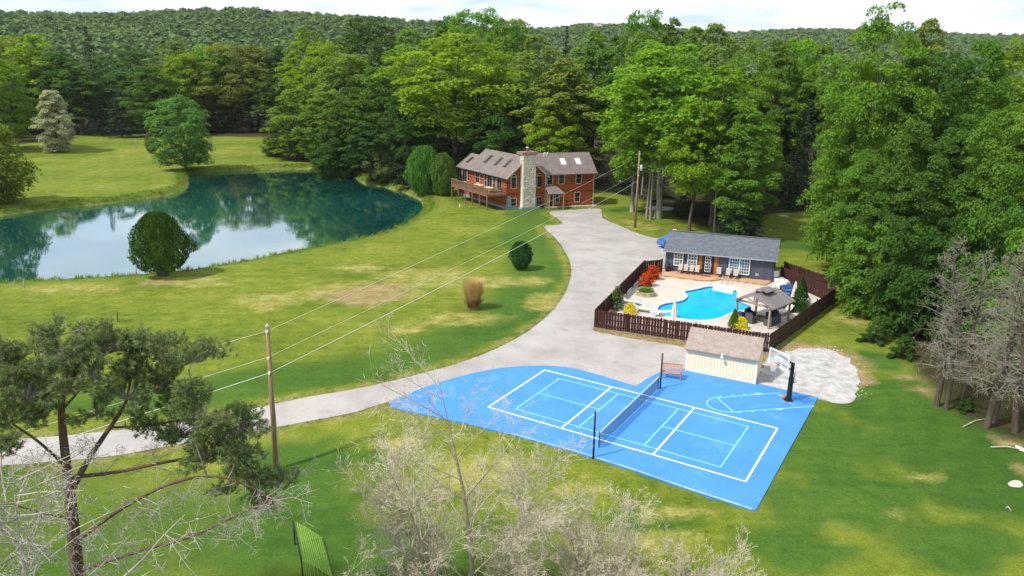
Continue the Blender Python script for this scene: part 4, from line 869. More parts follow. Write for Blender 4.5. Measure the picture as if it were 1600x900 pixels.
def gable(mb, x0, x1, y0, y1, ze, zr):
    xm = (x0 + x1) / 2
    return mb.add([(x0, y0, 0), (x1, y0, 0), (x1, y0, ze), (xm, y0, zr), (x0, y0, ze), (x0, y1, 0), (x1, y1, 0), (x1, y1, ze), (xm, y1, zr), (x0, y1, ze)],
        [(0, 1, 2, 3, 4), (9, 8, 7, 6, 5), (0, 4, 9, 5), (1, 6, 7, 2), (4, 3, 8, 9), (3, 2, 7, 8)])
def slope(mb, a, b, c, d, t=0.14):
    """roof slab: corners a,b (eave) c,d (ridge), thickness t downwards"""
    q = [Vector(p) for p in (a, b, c, d)]; low = [p - Vector((0, 0, t)) for p in q]
    return mb.add(q + low, [(0, 1, 2, 3), (7, 6, 5, 4), (0, 4, 5, 1), (1, 5, 6, 2), (2, 6, 7, 3), (3, 7, 4, 0)])

# ---- the red house
G0 = (-0.9, 119.0); house = empty('red_house', (G0[0], G0[1], 0))
tag(house, 'red cedar house with stone chimney, angled wings and raised deck by the pond', 'house')
a1, a2 = math.radians(22), math.radians(31)
exA, eyA = (math.cos(a1), math.sin(a1)), (-math.sin(a2), math.cos(a2)); MA = affine((0, 0), exA, eyA)
WA, LA, EA, RA = 6.5, 13.0, 5.2, 8.05
mb = MB(); mb.M = MA; gable(mb, 0, WA, 0, LA, EA, RA); wallA = mb.build('wall', M['cedar'], house)
mb = MB(); mb.M = MA; gable(mb, 0.3, 5.3, LA + 0.01, LA + 4.2, 4.9, 6.9); mb.build('wall', M['cedar'], house)
mb = MB(); mb.M = MA; mb.box(-0.04, -0.04, -0.3, WA + 0.03, LA + 4, 0.35); mb.box(-0.05, -0.05, 0.3, 0.55, 0.3, 2.1); mb.build('foundation', M['concrete'], house)
o = 0.45; xm = WA / 2; dz = (RA - EA) / xm * o
rf = MB(); rf.M = MA
slope(rf, (-o, -o, EA - dz + .12), (-o, LA + .3, EA - dz + .12), (xm, LA + .3, RA + .16), (xm, -o, RA + .16)); slope(rf, (WA + o, LA, EA - dz + .12), (WA + o, -o, EA - dz + .12), (xm, -o, RA + .157), (xm, LA, RA + .157))
roofA = rf.build('roof', M['shingle'], house)
rf = MB(); rf.M = MA; slope(rf, (-0.1, LA + .32, 4.85), (-0.1, LA + 4.6, 4.85), (2.8, LA + 4.6, 7.05), (2.8, LA + .32, 7.05)); slope(rf, (5.7, LA + 4.6, 4.85), (5.7, LA + .32, 4.85), (2.8, LA + .32, 7.047), (2.8, LA + 4.6, 7.047)); roofX = rf.build('roof', M['shingle'], house)
fs = MB(); fs.M = MA
for s in (0, 1):
    xe = -o if s == 0 else WA + o; fs.bar((xe, -o - .03, EA - dz + .02), (xm, -o - .03, RA + .06), 0.06, 0.24)
fs.build('bargeboard', M['trim'], house)
fs = MB(); fs.M = MA; fs.box(-o - .13, -o + .05, EA - dz - .04, -o - .01, LA + .2, EA - dz + .09); fs.tube([(-o + .1, -.35, EA - dz - .02), (-.12, -.12, EA - .6), (-.12, -.12, 0.1)], 0.05, 6); fs.build('gutter', M['black'], house)
def roof_panel(Mx, name, x, y, w, l, zf, mat_, parent, along='y'):
    """panel lying on a slope; zf(x, y) = roof height"""
    mb = MB(); mb.M = Mx; c = [(x - w / 2, y - l / 2), (x + w / 2, y - l / 2), (x + w / 2, y + l / 2), (x - w / 2, y + l / 2)]
    top = [(p[0], p[1], zf(*p) + .12) for p in c]; lo = [(p[0], p[1], zf(*p) + .003) for p in c]
    mb.add(top + lo, [(0, 1, 2, 3), (0, 4, 5, 1), (1, 5, 6, 2), (2, 6, 7, 3), (3, 7, 4, 0)]); return mb.build(name, mat_, parent)
zA = lambda x, y: EA + .12 + (RA - EA + .04) / xm * x
for y in (3.0, 6.0, 9.4): roof_panel(MA, 'skylight', 1.7, y, 1.25, 0.75, zA, M['skylight_dark'], roofA)
roof_panel(MA, 'skylight', 1.5, LA + 2.6, 1.1, 0.75, lambda x, y: 4.85 + 2.2 / 2.9 * (x + .1), M['skylight_dark'], roofX)
for x in (1.05, 5.45): window(house, MA, x, 3.35, 0.78, 1.75, rows=1, arch=True)
for x in (1.05, 5.45): window(house, MA, x, 0.55, 0.85, 1.15, rows=2)
# long wall with glazing, seen from the deck
ML = MA @ affine((0, LA), (0, -1), (1, 0))           # local x runs from the back to the front corner, outside is -y
for (x, w, z, h, c) in ((3.2, 1.35, 3.05, 1.75, 2), (6.1, 0.7, 2.55, 2.3, 1), (7.4, 1.6, 2.55, 2.3, 2), (8.9, 0.7, 2.55, 2.3, 1), (10.6, 1.5, 2.75, 2.0, 2)):
    window(house, ML, x, z, w, h, 'trim', 'glass', c, 2 if w < 1.5 else 1)
MX = MA @ affine((0.3, LA + 4.2), (0, -1), (1, 0))
for (x, w, z, h, c) in ((0.7, 0.8, 2.9, 1.6, 1), (2.2, 1.5, 2.55, 2.0, 2), (3.6, 0.6, 2.8, 1.7, 1)): window(house, MX, x, z, w, h, 'trim', 'glass', c, 1)
# chimney
mb = MB(); mb.M = MA; cx, cw = 3.25, 1.12; mb.box(cx - cw + .06, -.84, 0.3, cx + cw - .06, -.003, 8.6); mb.box(cx - cw + .06, -.003, 7.4, cx + cw - .06, .6, 8.6); chim = mb.build('chimney', M['mortar'], house)
rs = random.Random(4); st = MB(); st.M = MA
def stone_face(to, w, h):
    z = 0.3
    while z < h:
        hh = rs.uniform(0.2, 0.36); x = -rs.uniform(0, .2)
        while x < w:
            ww = rs.uniform(0.26, 0.55); xa, xb = max(x, 0) + .015, min(x + ww, w) - .015
            if xb - xa > .06: to(xa, xb, z + .015, min(z + hh, h) - .012, rs.uniform(.03, .09))
            x += ww
        z += hh
def front_stone(xa, xb, za, zb, d):
    X0 = cx - cw; q = [(X0 + xa, -.85, za), (X0 + xb, -.85, za), (X0 + xb, -.85, zb), (X0 + xa, -.85, zb)]; i = .03
    st.add(q + [(X0 + xa + i, -.85 - d, za + i), (X0 + xb - i, -.85 - d, za + i), (X0 + xb - i, -.85 - d, zb - i), (X0 + xa + i, -.85 - d, zb - i)], [(4, 5, 6, 7), (0, 1, 5, 4), (1, 2, 6, 5), (2, 3, 7, 6), (3, 0, 4, 7)])
stone_face(front_stone, 2 * cw, 8.6)
for s in (-1, 1):
    def side_stone(xa, xb, za, zb, d):
        X = cx + s * (cw - .06); st.add([(X, -.84 + xa, za), (X, -.84 + xb, za), (X, -.84 + xb, zb), (X, -.84 + xa, zb), (X + s * d, -.82 + xa, za + .02), (X + s * d, -.86 + xb, za + .02), (X + s * d, -.86 + xb, zb - .02), (X + s * d, -.82 + xa, zb - .02)], [(4, 5, 6, 7), (0, 1, 5, 4), (1, 2, 6, 5), (2, 3, 7, 6), (3, 0, 4, 7)])
    stone_face(side_stone, .82, 8.6)
tag(st.build('stonework', M['stone'], chim), kind='stuff')
mb = MB(); mb.M = MA; mb.box(cx - 1.32, -1.05, 8.6, cx + 1.32, .75, 8.98); mb.build('cap', M['cap'], chim)
mb = MB(); mb.M = MA; mb.lathe([(.2, 8.98), (.2, 9.5), (.28, 9.52), (.28, 9.66), (.05, 9.75)], 12, (cx, -.15, 0)); mb.build('flue_pipe', M['steel'], chim, True)
mb = MB(); mb.M = MA; mb.box(cx - 1.25, -1.0, -.2, cx + 1.9, -.05, .32); mb.build('chimney_footing', M['concrete'], chim)
# right-hand wing
aB = math.radians(17); exB, eyB = (math.cos(aB), math.sin(aB)), (-math.sin(aB), math.cos(aB))
B0 = (5.1 - G0[0], 121.15 - G0[1]); MBm = affine(B0, exB, eyB); WB, DB, EB, RB = 8.35, 7.0, 5.55, 8.15
mb = MB(); mb.M = MBm @ affine((0, DB), (0, -1), (1, 0)); gable(mb, 0, DB, -.6, WB, EB, RB); mb.build('wall', M['cedar'], house)
rf = MB(); rf.M = MBm; ym = DB / 2; s_ = (RB - EB) / ym; slope(rf, (.12, -o, EB - o * s_ + .12), (WB + .45, -o, EB - o * s_ + .12), (WB + .45, ym, RB + .15), (-2.4, ym, RB + .15)); slope(rf, (WB + .45, DB + o, EB - o * s_ + .12), (-2.0, DB + o, EB - o * s_ + .12), (-2.0, ym, RB + .147), (WB + .45, ym, RB + .147)); roofB = rf.build('roof', M['shingle'], house)
zB = lambda x, y: EB + .12 + s_ * y
for x in (3.6, 6.2): roof_panel(MBm, 'skylight', x, 1.75, 0.85, 1.15, zB, M['skylight'], roofB)
for x in (.75, 1.25):
    mb = MB(); mb.M = MBm; mb.tube([(x, 3.0, 7.6), (x, 3.0, 8.3), (x + .2, 3.0, 8.45)], .07, 8); mb.build('vent_pipe', M['white'], roofB)
for (x, z, w, h) in ((.75, 3.75, .9, 1.5), (2.75, 3.75, .9, 1.55), (5.7, 3.75, .85, 1.55), (5.55, .75, .85, 1.5)): window(house, MBm, x, z, w, h, rows=2)
mb = MB(); mb.M = MBm; mb.box(WB - .06, -.05, 0, WB + .05, .08, EB - .1); mb.build('corner_trim', M['trim'], house)
mb = MB(); mb.M = MBm; mb.box(-.02, -.06, 0, .1, -.01, EB - .2); mb.build('corner_trim', M['trim'], house)
mb = MB(); mb.M = MBm; mb.box(-.1, -.55, -.1, WB + .5, -.01, .12); mb.build('kerb', M['white_gravel'], house)
# entry porch
pr = MB(); pr.M = MBm; slope(pr, (-.15, -2.3, 2.55), (2.6, -2.3, 2.55), (1.75, -.02, 3.55), (-.15, -.02, 3.55), .12); porch = pr.build('porch_roof', M['shingle'], house)
for x in (.02, 2.4):
    mb = MB(); mb.M = MBm; mb.box(x - .09, -2.2, 0, x + .09, -2.02, 2.42); mb.build('porch_post', M['cedar_pale'], house)
mb = MB(); mb.M = MBm; mb.box(.45, -.06, .1, 1.35, -.01, 2.15); dr = mb.build('door', M['black'], house)
mb = MB(); mb.M = MBm; mb.box(.33, -.09, .05, .44, -.012, 2.2); mb.box(1.36, -.09, .05, 1.47, -.012, 2.2); mb.box(.33, -.09, 2.16, 1.47, -.012, 2.28); mb.build('door_frame', M['white'], dr)
window(house, MBm, 2.1, .7, .6, 1.4, rows=1)
# deck of the house
DZ = 2.45; dk = empty('deck', (0, 0, 0)); dk.parent = house
DW = 3.3
mb = MB(); mb.M = MA; mb.box(-DW, .05, DZ - .28, -.06, 12.6, DZ - .05); mb.build('deck_frame', M['deck_wood'], dk)
for k in range(19):
    y0 = .03 + k * .663; mb = MB(); mb.M = MA; mb.box(-DW - .06, y0, DZ - .048, -.055, y0 + .655, DZ); mb.build('deck_board', M['deck_wood'], dk)
for k in range(6):
    y = .12 + k * 2.45; mb = MB(); mb.M = MA; mb.box(-DW - .08, y - .08, -.4, -DW + .08, y + .08, DZ + 1.05); mb.build('post', M['deck_wood'], dk)
for k in range(3):
    x = -DW + 1.1 * k + .05; 
    if k: mb = MB(); mb.M = MA; mb.box(x - .05, -.02, DZ, x + .05, .1, DZ + 1.02); mb.build('rail_post', M['deck_wood'], dk)
mb = MB(); mb.M = MA; mb.box(-DW - .1, .0, DZ + .98, -DW + .1, 12.6, DZ + 1.06); mb.box(-DW - .03, .0, DZ + .1, -DW + .03, 12.6, DZ + .17); mb.box(-DW, -.04, DZ + .985, -.05, .14, DZ + 1.055); mb.box(-DW, .01, DZ + .1, -.05, .07, DZ + .17); mb.build('handrail', M['deck_wood'], dk)
mb = MB(); mb.M = MA
for k in range(82):
    y = .2 + k * .15; mb.box(-DW - .02, y, DZ + .1, -DW + .02, y + .045, DZ + 1.0)
for k in range(21):
    x = -DW + .12 + k * .15; mb.box(x, .02, DZ + .1, x + .045, .06, DZ + 1.0)
tag(mb.build('balusters', M['deck_wood'], dk), kind='stuff')
def on_house(x, y, z=0):
    p = MA @ Vector((x, y, z)); return (p.x + G0[0], p.y + G0[1], p.z)
def picnic_table(x, y, label):
    t = empty('deck_table', on_house(x, y, DZ + .005), a2 + math.pi / 2); tag(t, label, 'table', 'tables on the house deck')
    MB().box(-1.1, -.42, .70, 1.1, .42, .76).build('table_top', M['table_wood'], t)
    for s in (-1, 1): MB().box(-1.1, s * .68 - .13, .42, 1.1, s * .68 + .13, .47).build('bench', M['table_wood'], t)
    for s in (-1, 1):
        mb = MB(); mb.bar((s * .8, -.75, 0), (s * .8, -.2, .7), .07, .09); mb.bar((s * .8, .75, 0), (s * .8, .2, .7), .07, .09); mb.bar((s * .8, -.7, .40), (s * .8, .7, .40), .06, .05); mb.build('trestle', M['table_wood'], t)
picnic_table(-1.5, 2.6, 'pale wooden table on the deck nearest its railed corner'); picnic_table(-1.5, 6.2, 'pale wooden table on the deck farther from the corner')

# ---- pool house
ph = empty('pool_house', (PH0[0], PH0[1], 0), PHA); tag(ph, 'slate blue pool house with grey shingle roof and white windows', 'pool house')
PL, PD, PE, PR = 11.35, 5.6, 2.62, 4.0
mb = MB(); mb.M = affine((0, PD), (0, -1), (1, 0)); gable(mb, 0, PD, 0, PL, PE, PR); mb.build('wall', M['siding_slate'], ph)
rf = MB(); ym = PD / 2; s_ = (PR - PE) / ym; o = .45; slope(rf, (-.25, -o, PE - o * s_ + .1), (PL + .3, -o, PE - o * s_ + .1), (PL + .3, ym, PR + .12), (-.25, ym, PR + .12)); slope(rf, (PL + .3, PD + o, PE - o * s_ + .1), (-.25, PD + o, PE - o * s_ + .1), (-.25, ym, PR + .117), (PL + .3, ym, PR + .117)); proof = rf.build('roof', M['shingle_grey'], ph)
MB().box(-.25, -o - .05, PE - o * s_ - .03, PL + .3, -o - .003, PE - o * s_ + .095).build('eave_trim', M['steel'], proof)
MB().box(-.25, ym - .12, PR + .121, PL + .3, ym + .12, PR + .16).build('ridge_cap', M['shingle_grey'], proof)
I4 = Matrix.Identity(4)
def pwin(x0, x1, z0, z1, cols, rows, glass='glass_blue', split=None):
    w = window(ph, I4, (x0 + x1) / 2, z0 + .09, x1 - x0 - .18, z1 - z0 - .18, 'white', glass, cols, rows, mun='white', mt=.035)
    mb = MB(); e = .11; mb.box(x0 - e, -.03, z0 - e, x0 - .001, -.003, z1 + e); mb.box(x1 + .001, -.03, z0 - e, x1 + e, -.003, z1 + e); mb.box(x0, -.03, z1 + .001, x1, -.003, z1 + e); mb.box(x0, -.03, z0 - e, x1, -.003, z0 - .001); mb.build('casing', M['black'], w)
    q = MB()
    if split == 'h': q.box(x0 + .09, -.062, (z0 + z1) / 2 - .05, x1 - .09, -.02, (z0 + z1) / 2 + .05)
    else: q.box((x0 + x1) / 2 - .06, -.062, z0 + .09, (x0 + x1) / 2 + .06, -.02, z1 - .09)
    q.build('meeting_rail', M['white'], w); return w
pwin(.88, 1.92, .84, 2.34, 3, 4, split='h'); pwin(2.38, 3.42, .84, 2.34, 3, 4, split='h'); pwin(6.75, 8.95, .55, 2.3, 8, 5)
for x0, x1 in ((3.55, 3.95), (5.2, 5.68)): MB().box(x0, -.035, .25, x1, -.004, 2.45).build('cedar_panel', M['cedar_panel'], ph)
mb = MB(); mb.box(3.96, -.09, .22, 5.18, -.004, 2.44); pd = mb.build('door', M['black'], ph)
mb = MB(); mb.box(4.27, -.125, .5, 4.88, -.092, 2.2); mb.build('door_frame', M['white'], pd)
for r in range(5):
    for c in range(3): MB().box(4.32 + c * .18, -.134, .56 + r * .325, 4.47 + c * .18, -.127, .84 + r * .325).build('pane', M['glass'], pd)
MB().box(4.95, -.15, 1.15, 5.0, -.092, 1.45).build('handle', M['steel'], pd)
MB().box(9.55, -.06, .55, 9.9, -.004, .85).build('vent', M['steel'], ph)
mb = MB(); mb.tube([(PL + .1, -.1, 2.3), (PL + .1, -.1, .1)], .05, 6); mb.build('downpipe', M['black'], ph)
# wooden porch in front of it, board by board
pp = [np.array(P(u, v, .2)[:2]) for u, v in ((1031, 429.5), (1094.7, 437.5), (1110, 438), (1126.7, 435.5), (1150, 438), (1194.7, 444.5), (1204, 440))]
ca, sa = math.cos(-PHA), math.sin(-PHA); loc = [((p - PH0)[0] * ca - (p - PH0)[1] * sa, (p - PH0)[0] * sa + (p - PH0)[1] * ca) for p in pp]
outl = loc + [(11.2, -.01), (loc[0][0], -.01)]
porch = empty('porch_deck', (PH0[0], PH0[1], 0), PHA); tag(porch, 'low tan timber deck along the front of the pool house', 'deck')
ymin = min(p[1] for p in outl); y = ymin; k = 0
while y < -.02:
    yc = y + .07; xs = []
    for i in range(len(outl)):
        a, b = outl[i], outl[(i + 1) % len(outl)]
        if (a[1] > yc) != (b[1] > yc): xs.append(a[0] + (b[0] - a[0]) * (yc - a[1]) / (b[1] - a[1]))
    xs.sort()
    for j in range(0, len(xs) - 1, 2):
        if xs[j + 1] - xs[j] > .15: MB().box(xs[j], y, .17, xs[j + 1], min(y + .132, -.012), .2).build('deck_board', M['porch_wood'], porch)
    y += .14; k += 1
MB().prism([(p[0] * 1, p[1] + .03) for p in loc] + [(11.15, -.02), (loc[0][0], -.02)], -.05, .165).build('fascia', M['porch_wood'], porch)

# ---- shed beside the court
S0, S1 = np.array([13.0, 52.85]), np.array([17.5, 50.62]); SA = math.atan2(S1[1] - S0[1], S1[0] - S0[0]); SL = float(np.linalg.norm(S1 - S0)); SD = 2.7
sh = empty('shed', (S0[0], S0[1], float(court_z(S0[0])) + .0), SA); tag(sh, 'cream board shed with tan shingle roof beside the blue court', 'shed')
SE, SR = 1.95, 2.95
mb = MB(); mb.M = affine((0, SD), (0, -1), (1, 0)); gable(mb, 0, SD, .02, SL - .02, SE, SR); mb.build('wall', M['cream'], sh)
nb = 22
for k in range(nb):
    x = k * SL / nb; MB().box(x + .006, -.03, -.05, x + SL / nb - .006, .015, SE).build('siding_board', M['cream'], sh)
rf = MB(); ym = SD / 2; s_ = (SR - SE) / ym; slope(rf, (-.15, -.25, SE - .25 * s_ + .08), (SL + .15, -.25, SE - .25 * s_ + .08), (SL + .15, ym, SR + .1), (-.15, ym, SR + .1), .09); slope(rf, (SL + .15, SD + .2, SE - .2 * s_ + .08), (-.15, SD + .2, SE - .2 * s_ + .08), (-.15, ym, SR + .097), (SL + .15, ym, SR + .097), .09); sroof = rf.build('roof', M['shingle_tan'], sh)
MB().box(-.05, -.05, -.05, .09, -.031, SE).build('corner_trim', M['white'], sh); MB().box(SL - .09, -.05, -.05, SL + .05, -.031, SE).build('corner_trim', M['white'], sh); MB().box(SL + .001, -.03, -.05, SL + .04, .1, SE).build('corner_trim', M['white'], sh)
mb = MB(); mb.M = Matrix.Translation((SL * .52, -.28, SE - .12)); mb.tube([(0, .2, 0), (0, 0, .02), (0, -.08, -.08)], .05, 8); mb.lathe([(.05, -.02), (.12, -.12), (.1, -.14)], 10, (0, -.08, -.05)); mb.build('lamp', M['white'], sh)

# ---- fence round the pool, board by board
bd = MB().box(-.108, -.011, .05, .108, .011, 1.62).mesh('fence_board')
pt = MB().box(-.05, -.05, -.1, .05, .05, 1.66).mesh('fence_post')
frng = random.Random(8)
def fence(a, b, label, side=1, h=1.0, cols=((0.060, 0.022, 0.020), (0.040, 0.016, 0.015)), pitch=.245):
    a = np.array(a, float); b = np.array(b, float); Lf = float(np.linalg.norm(b - a)); ang = math.atan2(b[1] - a[1], b[0] - a[0])
    f = empty('board_fence', (a[0], a[1], tz(*a)), ang); tag(f, label, 'fence', 'board fence round the pool')
    n = int(Lf / pitch)
    for i in range(n):
        o_ = link('board', bd, M['fence'], f); o_.location = (pitch * (i + .5) + frng.uniform(-.012, .012), -side * .045, frng.uniform(-.03, .02)); o_.rotation_euler = (0, frng.uniform(-.012, .012), 0); o_.scale = (1, 1, h)
        k = frng.random(); c = [x + (y - x) * k for x, y in zip(*cols)]; o_.color = (*[2 * x for x in c], 1)
    for zz in (.3, .85, 1.4):
        r = MB().box(0, -.03, zz * h - .045, Lf, .03, zz * h + .045).build('rail', M['fence'], f); r.color = (*[1.7 * x for x in cols[0]], 1)
    m_ = max(2, int(Lf / 2.4) + 1)
    for i in range(m_):
        o_ = link('post', pt, M['fence'], f); o_.location = (.06 + (Lf - .12) * i / (m_ - 1), side * .085, 0); o_.color = (*[1.8 * x for x in cols[0]], 1); o_.scale = (1, 1, h)
    return f
fence(FL, FR, 'dark brown board fence facing the court behind the shed')
wth = ((0.080, 0.050, 0.040), (0.045, 0.026, 0.022))
fence(FR, RR, 'weathered board fence on the right side of the pool, along the grassy slope', 1, 1.0, wth)
fence(FL, LL, 'dark brown board fence on the left of the pool, along the drive', -1)
fence(LL, (16.5, 80.9), 'short dark board fence behind the red maples at the pool house corner', 1)
BK = np.array([28.6, 78.6])
fence(RR, BK, 'dark board fence behind the blue loveseat at the back of the pool yard', -1)
fence((32.4, 73.6), (29.6, 80.6), 'farthest dark board fence, just behind the one at the blue loveseat', -1)
fence(RR, (32.4, 73.6), 'short weathered fence joining the two back fences at the right corner', 1, 1.0, wth)

# ------------------------------------------------------------------ pool yard
def zp(px, k=3.63, ox=900, oy=340): return [(ox + x / k, oy + y / k) for x, y in px]
PZ = .06
pool_px = zp([(462, 515), (478, 497), (515, 485), (560, 479), (600, 471), (624, 458), (632, 442), (618, 428), (622, 417), (660, 410), (700, 402), (735, 393), (775, 389), (830, 388), (880, 396), (905, 408), (916, 425), (914, 445), (925, 468), (950, 483), (985, 496), (995, 508), (980, 520), (940, 528), (895, 537), (858, 550), (820, 568), (770, 579), (705, 583), (640, 579), (575, 571), (520, 560), (485, 545), (466, 530)])
POOL_W = smooth_poly([P(u, v, PZ)[:2] for u, v in pool_px], 3)
patz = lambda x, y: np.zeros_like(np.asarray(x, float))
patio = sheet('patio', PATIO_W, M['patio'], PZ, holes=[POOL_W], step=1.5, zfun=patz, skirt=.1)
def pool_water():
    m = bpy.data.materials.new('pool_water'); m.use_nodes = True; nt = m.node_tree; b = nt.nodes['Principled BSDF']; b.inputs['Roughness'].default_value = .06; b.inputs['IOR'].default_value = 1.33
    t = nt.nodes.new('ShaderNodeTexCoord'); n = nt.nodes.new('ShaderNodeTexNoise'); n.inputs['Scale'].default_value = .35; n.inputs['Detail'].default_value = 3; nt.links.new(t.outputs['Object'], n.inputs['Vector'])
    r = nt.nodes.new('ShaderNodeValToRGB'); r.color_ramp.elements[0].position = .3; r.color_ramp.elements[1].position = .7; r.color_ramp.elements[0].color = (.006, .36, .70, 1); r.color_ramp.elements[1].color = (.02, .48, .82, 1)
    nt.links.new(n.outputs['Fac'], r.inputs[0]); nt.links.new(r.outputs[0], b.inputs['Base Color'])
    n2 = nt.nodes.new('ShaderNodeTexNoise'); n2.inputs['Scale'].default_value = 3; nt.links.new(t.outputs['Object'], n2.inputs['Vector']); bp = nt.nodes.new('ShaderNodeBump'); bp.inputs['Strength'].default_value = .08; bp.inputs['Distance'].default_value = .05
    nt.links.new(n2.outputs['Fac'], bp.inputs['Height']); nt.links.new(bp.outputs[0], b.inputs['Normal']); return m
pool = empty('swimming_pool', (*np.mean(POOL_W, 0), 0)); tag(pool, 'free-form swimming pool with bright turquoise water and white entry steps', 'pool')
M['liner'] = mat('blue_pool_wall', (.03, .20, .42), .5, .2, 2); M['pool_step'] = mat('white_pool_steps', (.68, .70, .70), .4, .04, 2)
pc = np.array([*np.mean(POOL_W, 0)])
mb = MB(); n = len(POOL_W); rel = [p - pc for p in POOL_W]
mb.add([(p[0], p[1], PZ - .005) for p in rel] + [(p[0], p[1], -.30) for p in rel], [(i, n + i, n + (i + 1) % n, (i + 1) % n) for i in range(n)]); mb.build('pool_wall', M['liner'], pool)
wat = sheet('water', [p for p in POOL_W], pool_water(), -.10, step=1.5, zfun=patz, kind=None); wat.parent = pool; wat.location = (-pc[0], -pc[1], 0)
mb = MB(); ring = [p + unit(p) * .0 for p in rel]
nrm = []
for i in range(n):
    d = rel[(i + 1) % n] - rel[i - 1]; d = unit(d); nrm.append(np.array([d[1], -d[0]]))
area = sum(rel[i][0] * rel[(i + 1) % n][1] - rel[(i + 1) % n][0] * rel[i][1] for i in range(n)); sg = 1 if area > 0 else -1
oo = [rel[i] + nrm[i] * sg * .32 for i in range(n)]; ino = [rel[i] - nrm[i] * sg * .03 for i in range(n)]
mb.add([(*p, PZ + .035) for p in ino] + [(*p, PZ + .035) for p in oo] + [(*p, PZ - .06) for p in ino] + [(*p, PZ - .001) for p in oo], [(i, n + i, n + (i + 1) % n, (i + 1) % n)[::sg] for i in range(n)] + [(i, (i + 1) % n, 2 * n + (i + 1) % n, 2 * n + i) for i in range(n)] + [(n + i, 3 * n + i, 3 * n + (i + 1) % n, n + (i + 1) % n) for i in range(n)])
M['coping'] = mat('pale_coping', (.58, .53, .46), .7, .08, 2); mb.build('coping', M['coping'], pool)
for k, (pxs, z) in enumerate(((zp([(778, 376), (790, 372), (900, 398), (905, 412), (890, 417), (778, 392)]), .0), (zp([(776, 394), (892, 419), (888, 425), (774, 401)]), -.06))):
    q = [P(u, v, PZ)[:2] - pc for u, v in pxs]
    if sum(q[i][0] * q[(i + 1) % len(q)][1] - q[(i + 1) % len(q)][0] * q[i][1] for i in range(len(q))) < 0: q = q[::-1]
    MB().prism([tuple(p) for p in q], -.3, z + PZ + (.04 if k == 0 else 0)).build('entry_step', M['pool_step'], pool)
# handrail and diving board
g = P(1133, 442, PZ); hr = empty('pool_handrail', (g[0], g[1], PZ), PHA); tag(hr, 'bent steel handrail at the pool entry steps', 'handrail')
for s in (-.3, .3): MB().tube([(s, -.5, 0), (s, -.45, .45), (s, -.2, .75), (s, .25, .8), (s, .5, .6), (s, .55, 0)], .03, 8).build('rail', M['steel'], hr, True)
a = np.array(P(1021, 493.5, .1)); b = np.array(P(1047, 489, .3)); db = empty('diving_board', (a[0], a[1], PZ), math.atan2(b[1] - a[1], b[0] - a[0])); tag(db, 'white diving board at the shallow left end of the pool', 'diving board')
MB().box(-.3, -.24, .38, 2.2, .24, .44).build('board', M['white'], db); MB().box(-.2, -.22, 0, .1, .22, .379).build('stand', M['white'], db); MB().box(.6, -.2, 0, .8, .2, .379).build('fulcrum', M['steel'], db)
# gravel bed along the left fence
BED = [np.array(P(u, v, PZ)[:2]) for u, v in zp([(150, 500), (240, 435), (330, 350), (400, 290), (450, 320), (470, 380), (460, 420), (440, 470), (390, 520), (330, 560), (200, 540)])]
BED = [p for p in smooth_poly(BED, 2) if inside(np.array([p[0]]), np.array([p[1]]), [FL, FR, RR, PH0, LL])[0]]
sheet('stone_bed', BED, M['white_gravel'], PZ + .012, step=1.2, zfun=patz)

def yard(u, v, z=PZ): p = P(u, v, z); return (p[0], p[1], PZ + .003)
M['beige_sling'] = mat('beige_sling', (.44, .385, .33), .8, .08, 4); M['chair_metal'] = mat('bronze_frame', (.10, .085, .075), .5, .15, 4)
def make_chair(name):
    t = empty(name)
    mb = MB(); mb.box(-.24, -.24, .40, .24, .22, .43); mb.build('seat', M['beige_sling'], t)
    mb = MB(); mb.add([(-.24, .22, .42), (.24, .22, .42), (.24, .40, 1.0), (-.24, .40, 1.0), (-.24, .25, .41), (.24, .25, .41), (.24, .43, .99), (-.24, .43, .99)], [(0, 1, 2, 3), (7, 6, 5, 4), (0, 4, 5, 1), (1, 5, 6, 2), (2, 6, 7, 3), (3, 7, 4, 0)]); mb.build('backrest', M['beige_sling'], t)
    for s in (-1, 1):
        MB().tube([(s * .27, -.24, 0), (s * .27, -.22, .62)], .016, 6).build('leg', M['chair_metal'], t); MB().tube([(s * .27, .36, 0), (s * .27, .26, .62)], .016, 6).build('leg', M['chair_metal'], t)
        MB().tube([(s * .27, -.24, .62), (s * .27, .0, .64), (s * .27, .3, .62)], .02, 6).build('armrest', M['chair_metal'], t)
    return t
ch = None; wz = .203
cl = ['leftmost beige sling chair under the pool house windows', 'second beige sling chair from the left on the pool house deck', 'third beige sling chair from the left on the pool house deck', 'beige sling chair just left of the pool house door', 'beige sling chair just right of the pool house door', 'beige sling chair at the left edge of the wide window', 'rightmost beige sling chair, before the wide window']
for i, (x, y) in enumerate(((1.75, -.75), (2.35, -.75), (2.95, -.75), (3.55, -.78), (5.85, -.7), (6.8, -.75), (7.6, -.8))):
    c = make_chair('sling_chair') if ch is None else copy_tree(ch)
    if ch is None: ch = c
    p = Matrix.Rotation(PHA, 4, 'Z') @ Vector((x, y, 0)); c.location = (PH0[0] + p.x, PH0[1] + p.y, wz); c.rotation_euler = (0, 0, PHA + (.0, .05, -.04, .03, .1, -.08, .05)[i]); tag(c, cl[i], 'chair', 'sling chairs on the pool house deck')
p = Matrix.Rotation(PHA, 4, 'Z') @ Vector((.35, -.45, 0)); tcan = empty('rubbish_bin', (PH0[0] + p.x, PH0[1] + p.y, wz), 0); tag(tcan, 'black rubbish bin at the left corner of the pool house', 'bin')
MB().lathe([(.22, 0), (.28, .85)], 14).build('bin_body', M['black'], tcan, True); MB().lathe([(.3, .851), (.3, .9), (.1, .98)], 14).build('lid', M['black'], tcan, True)
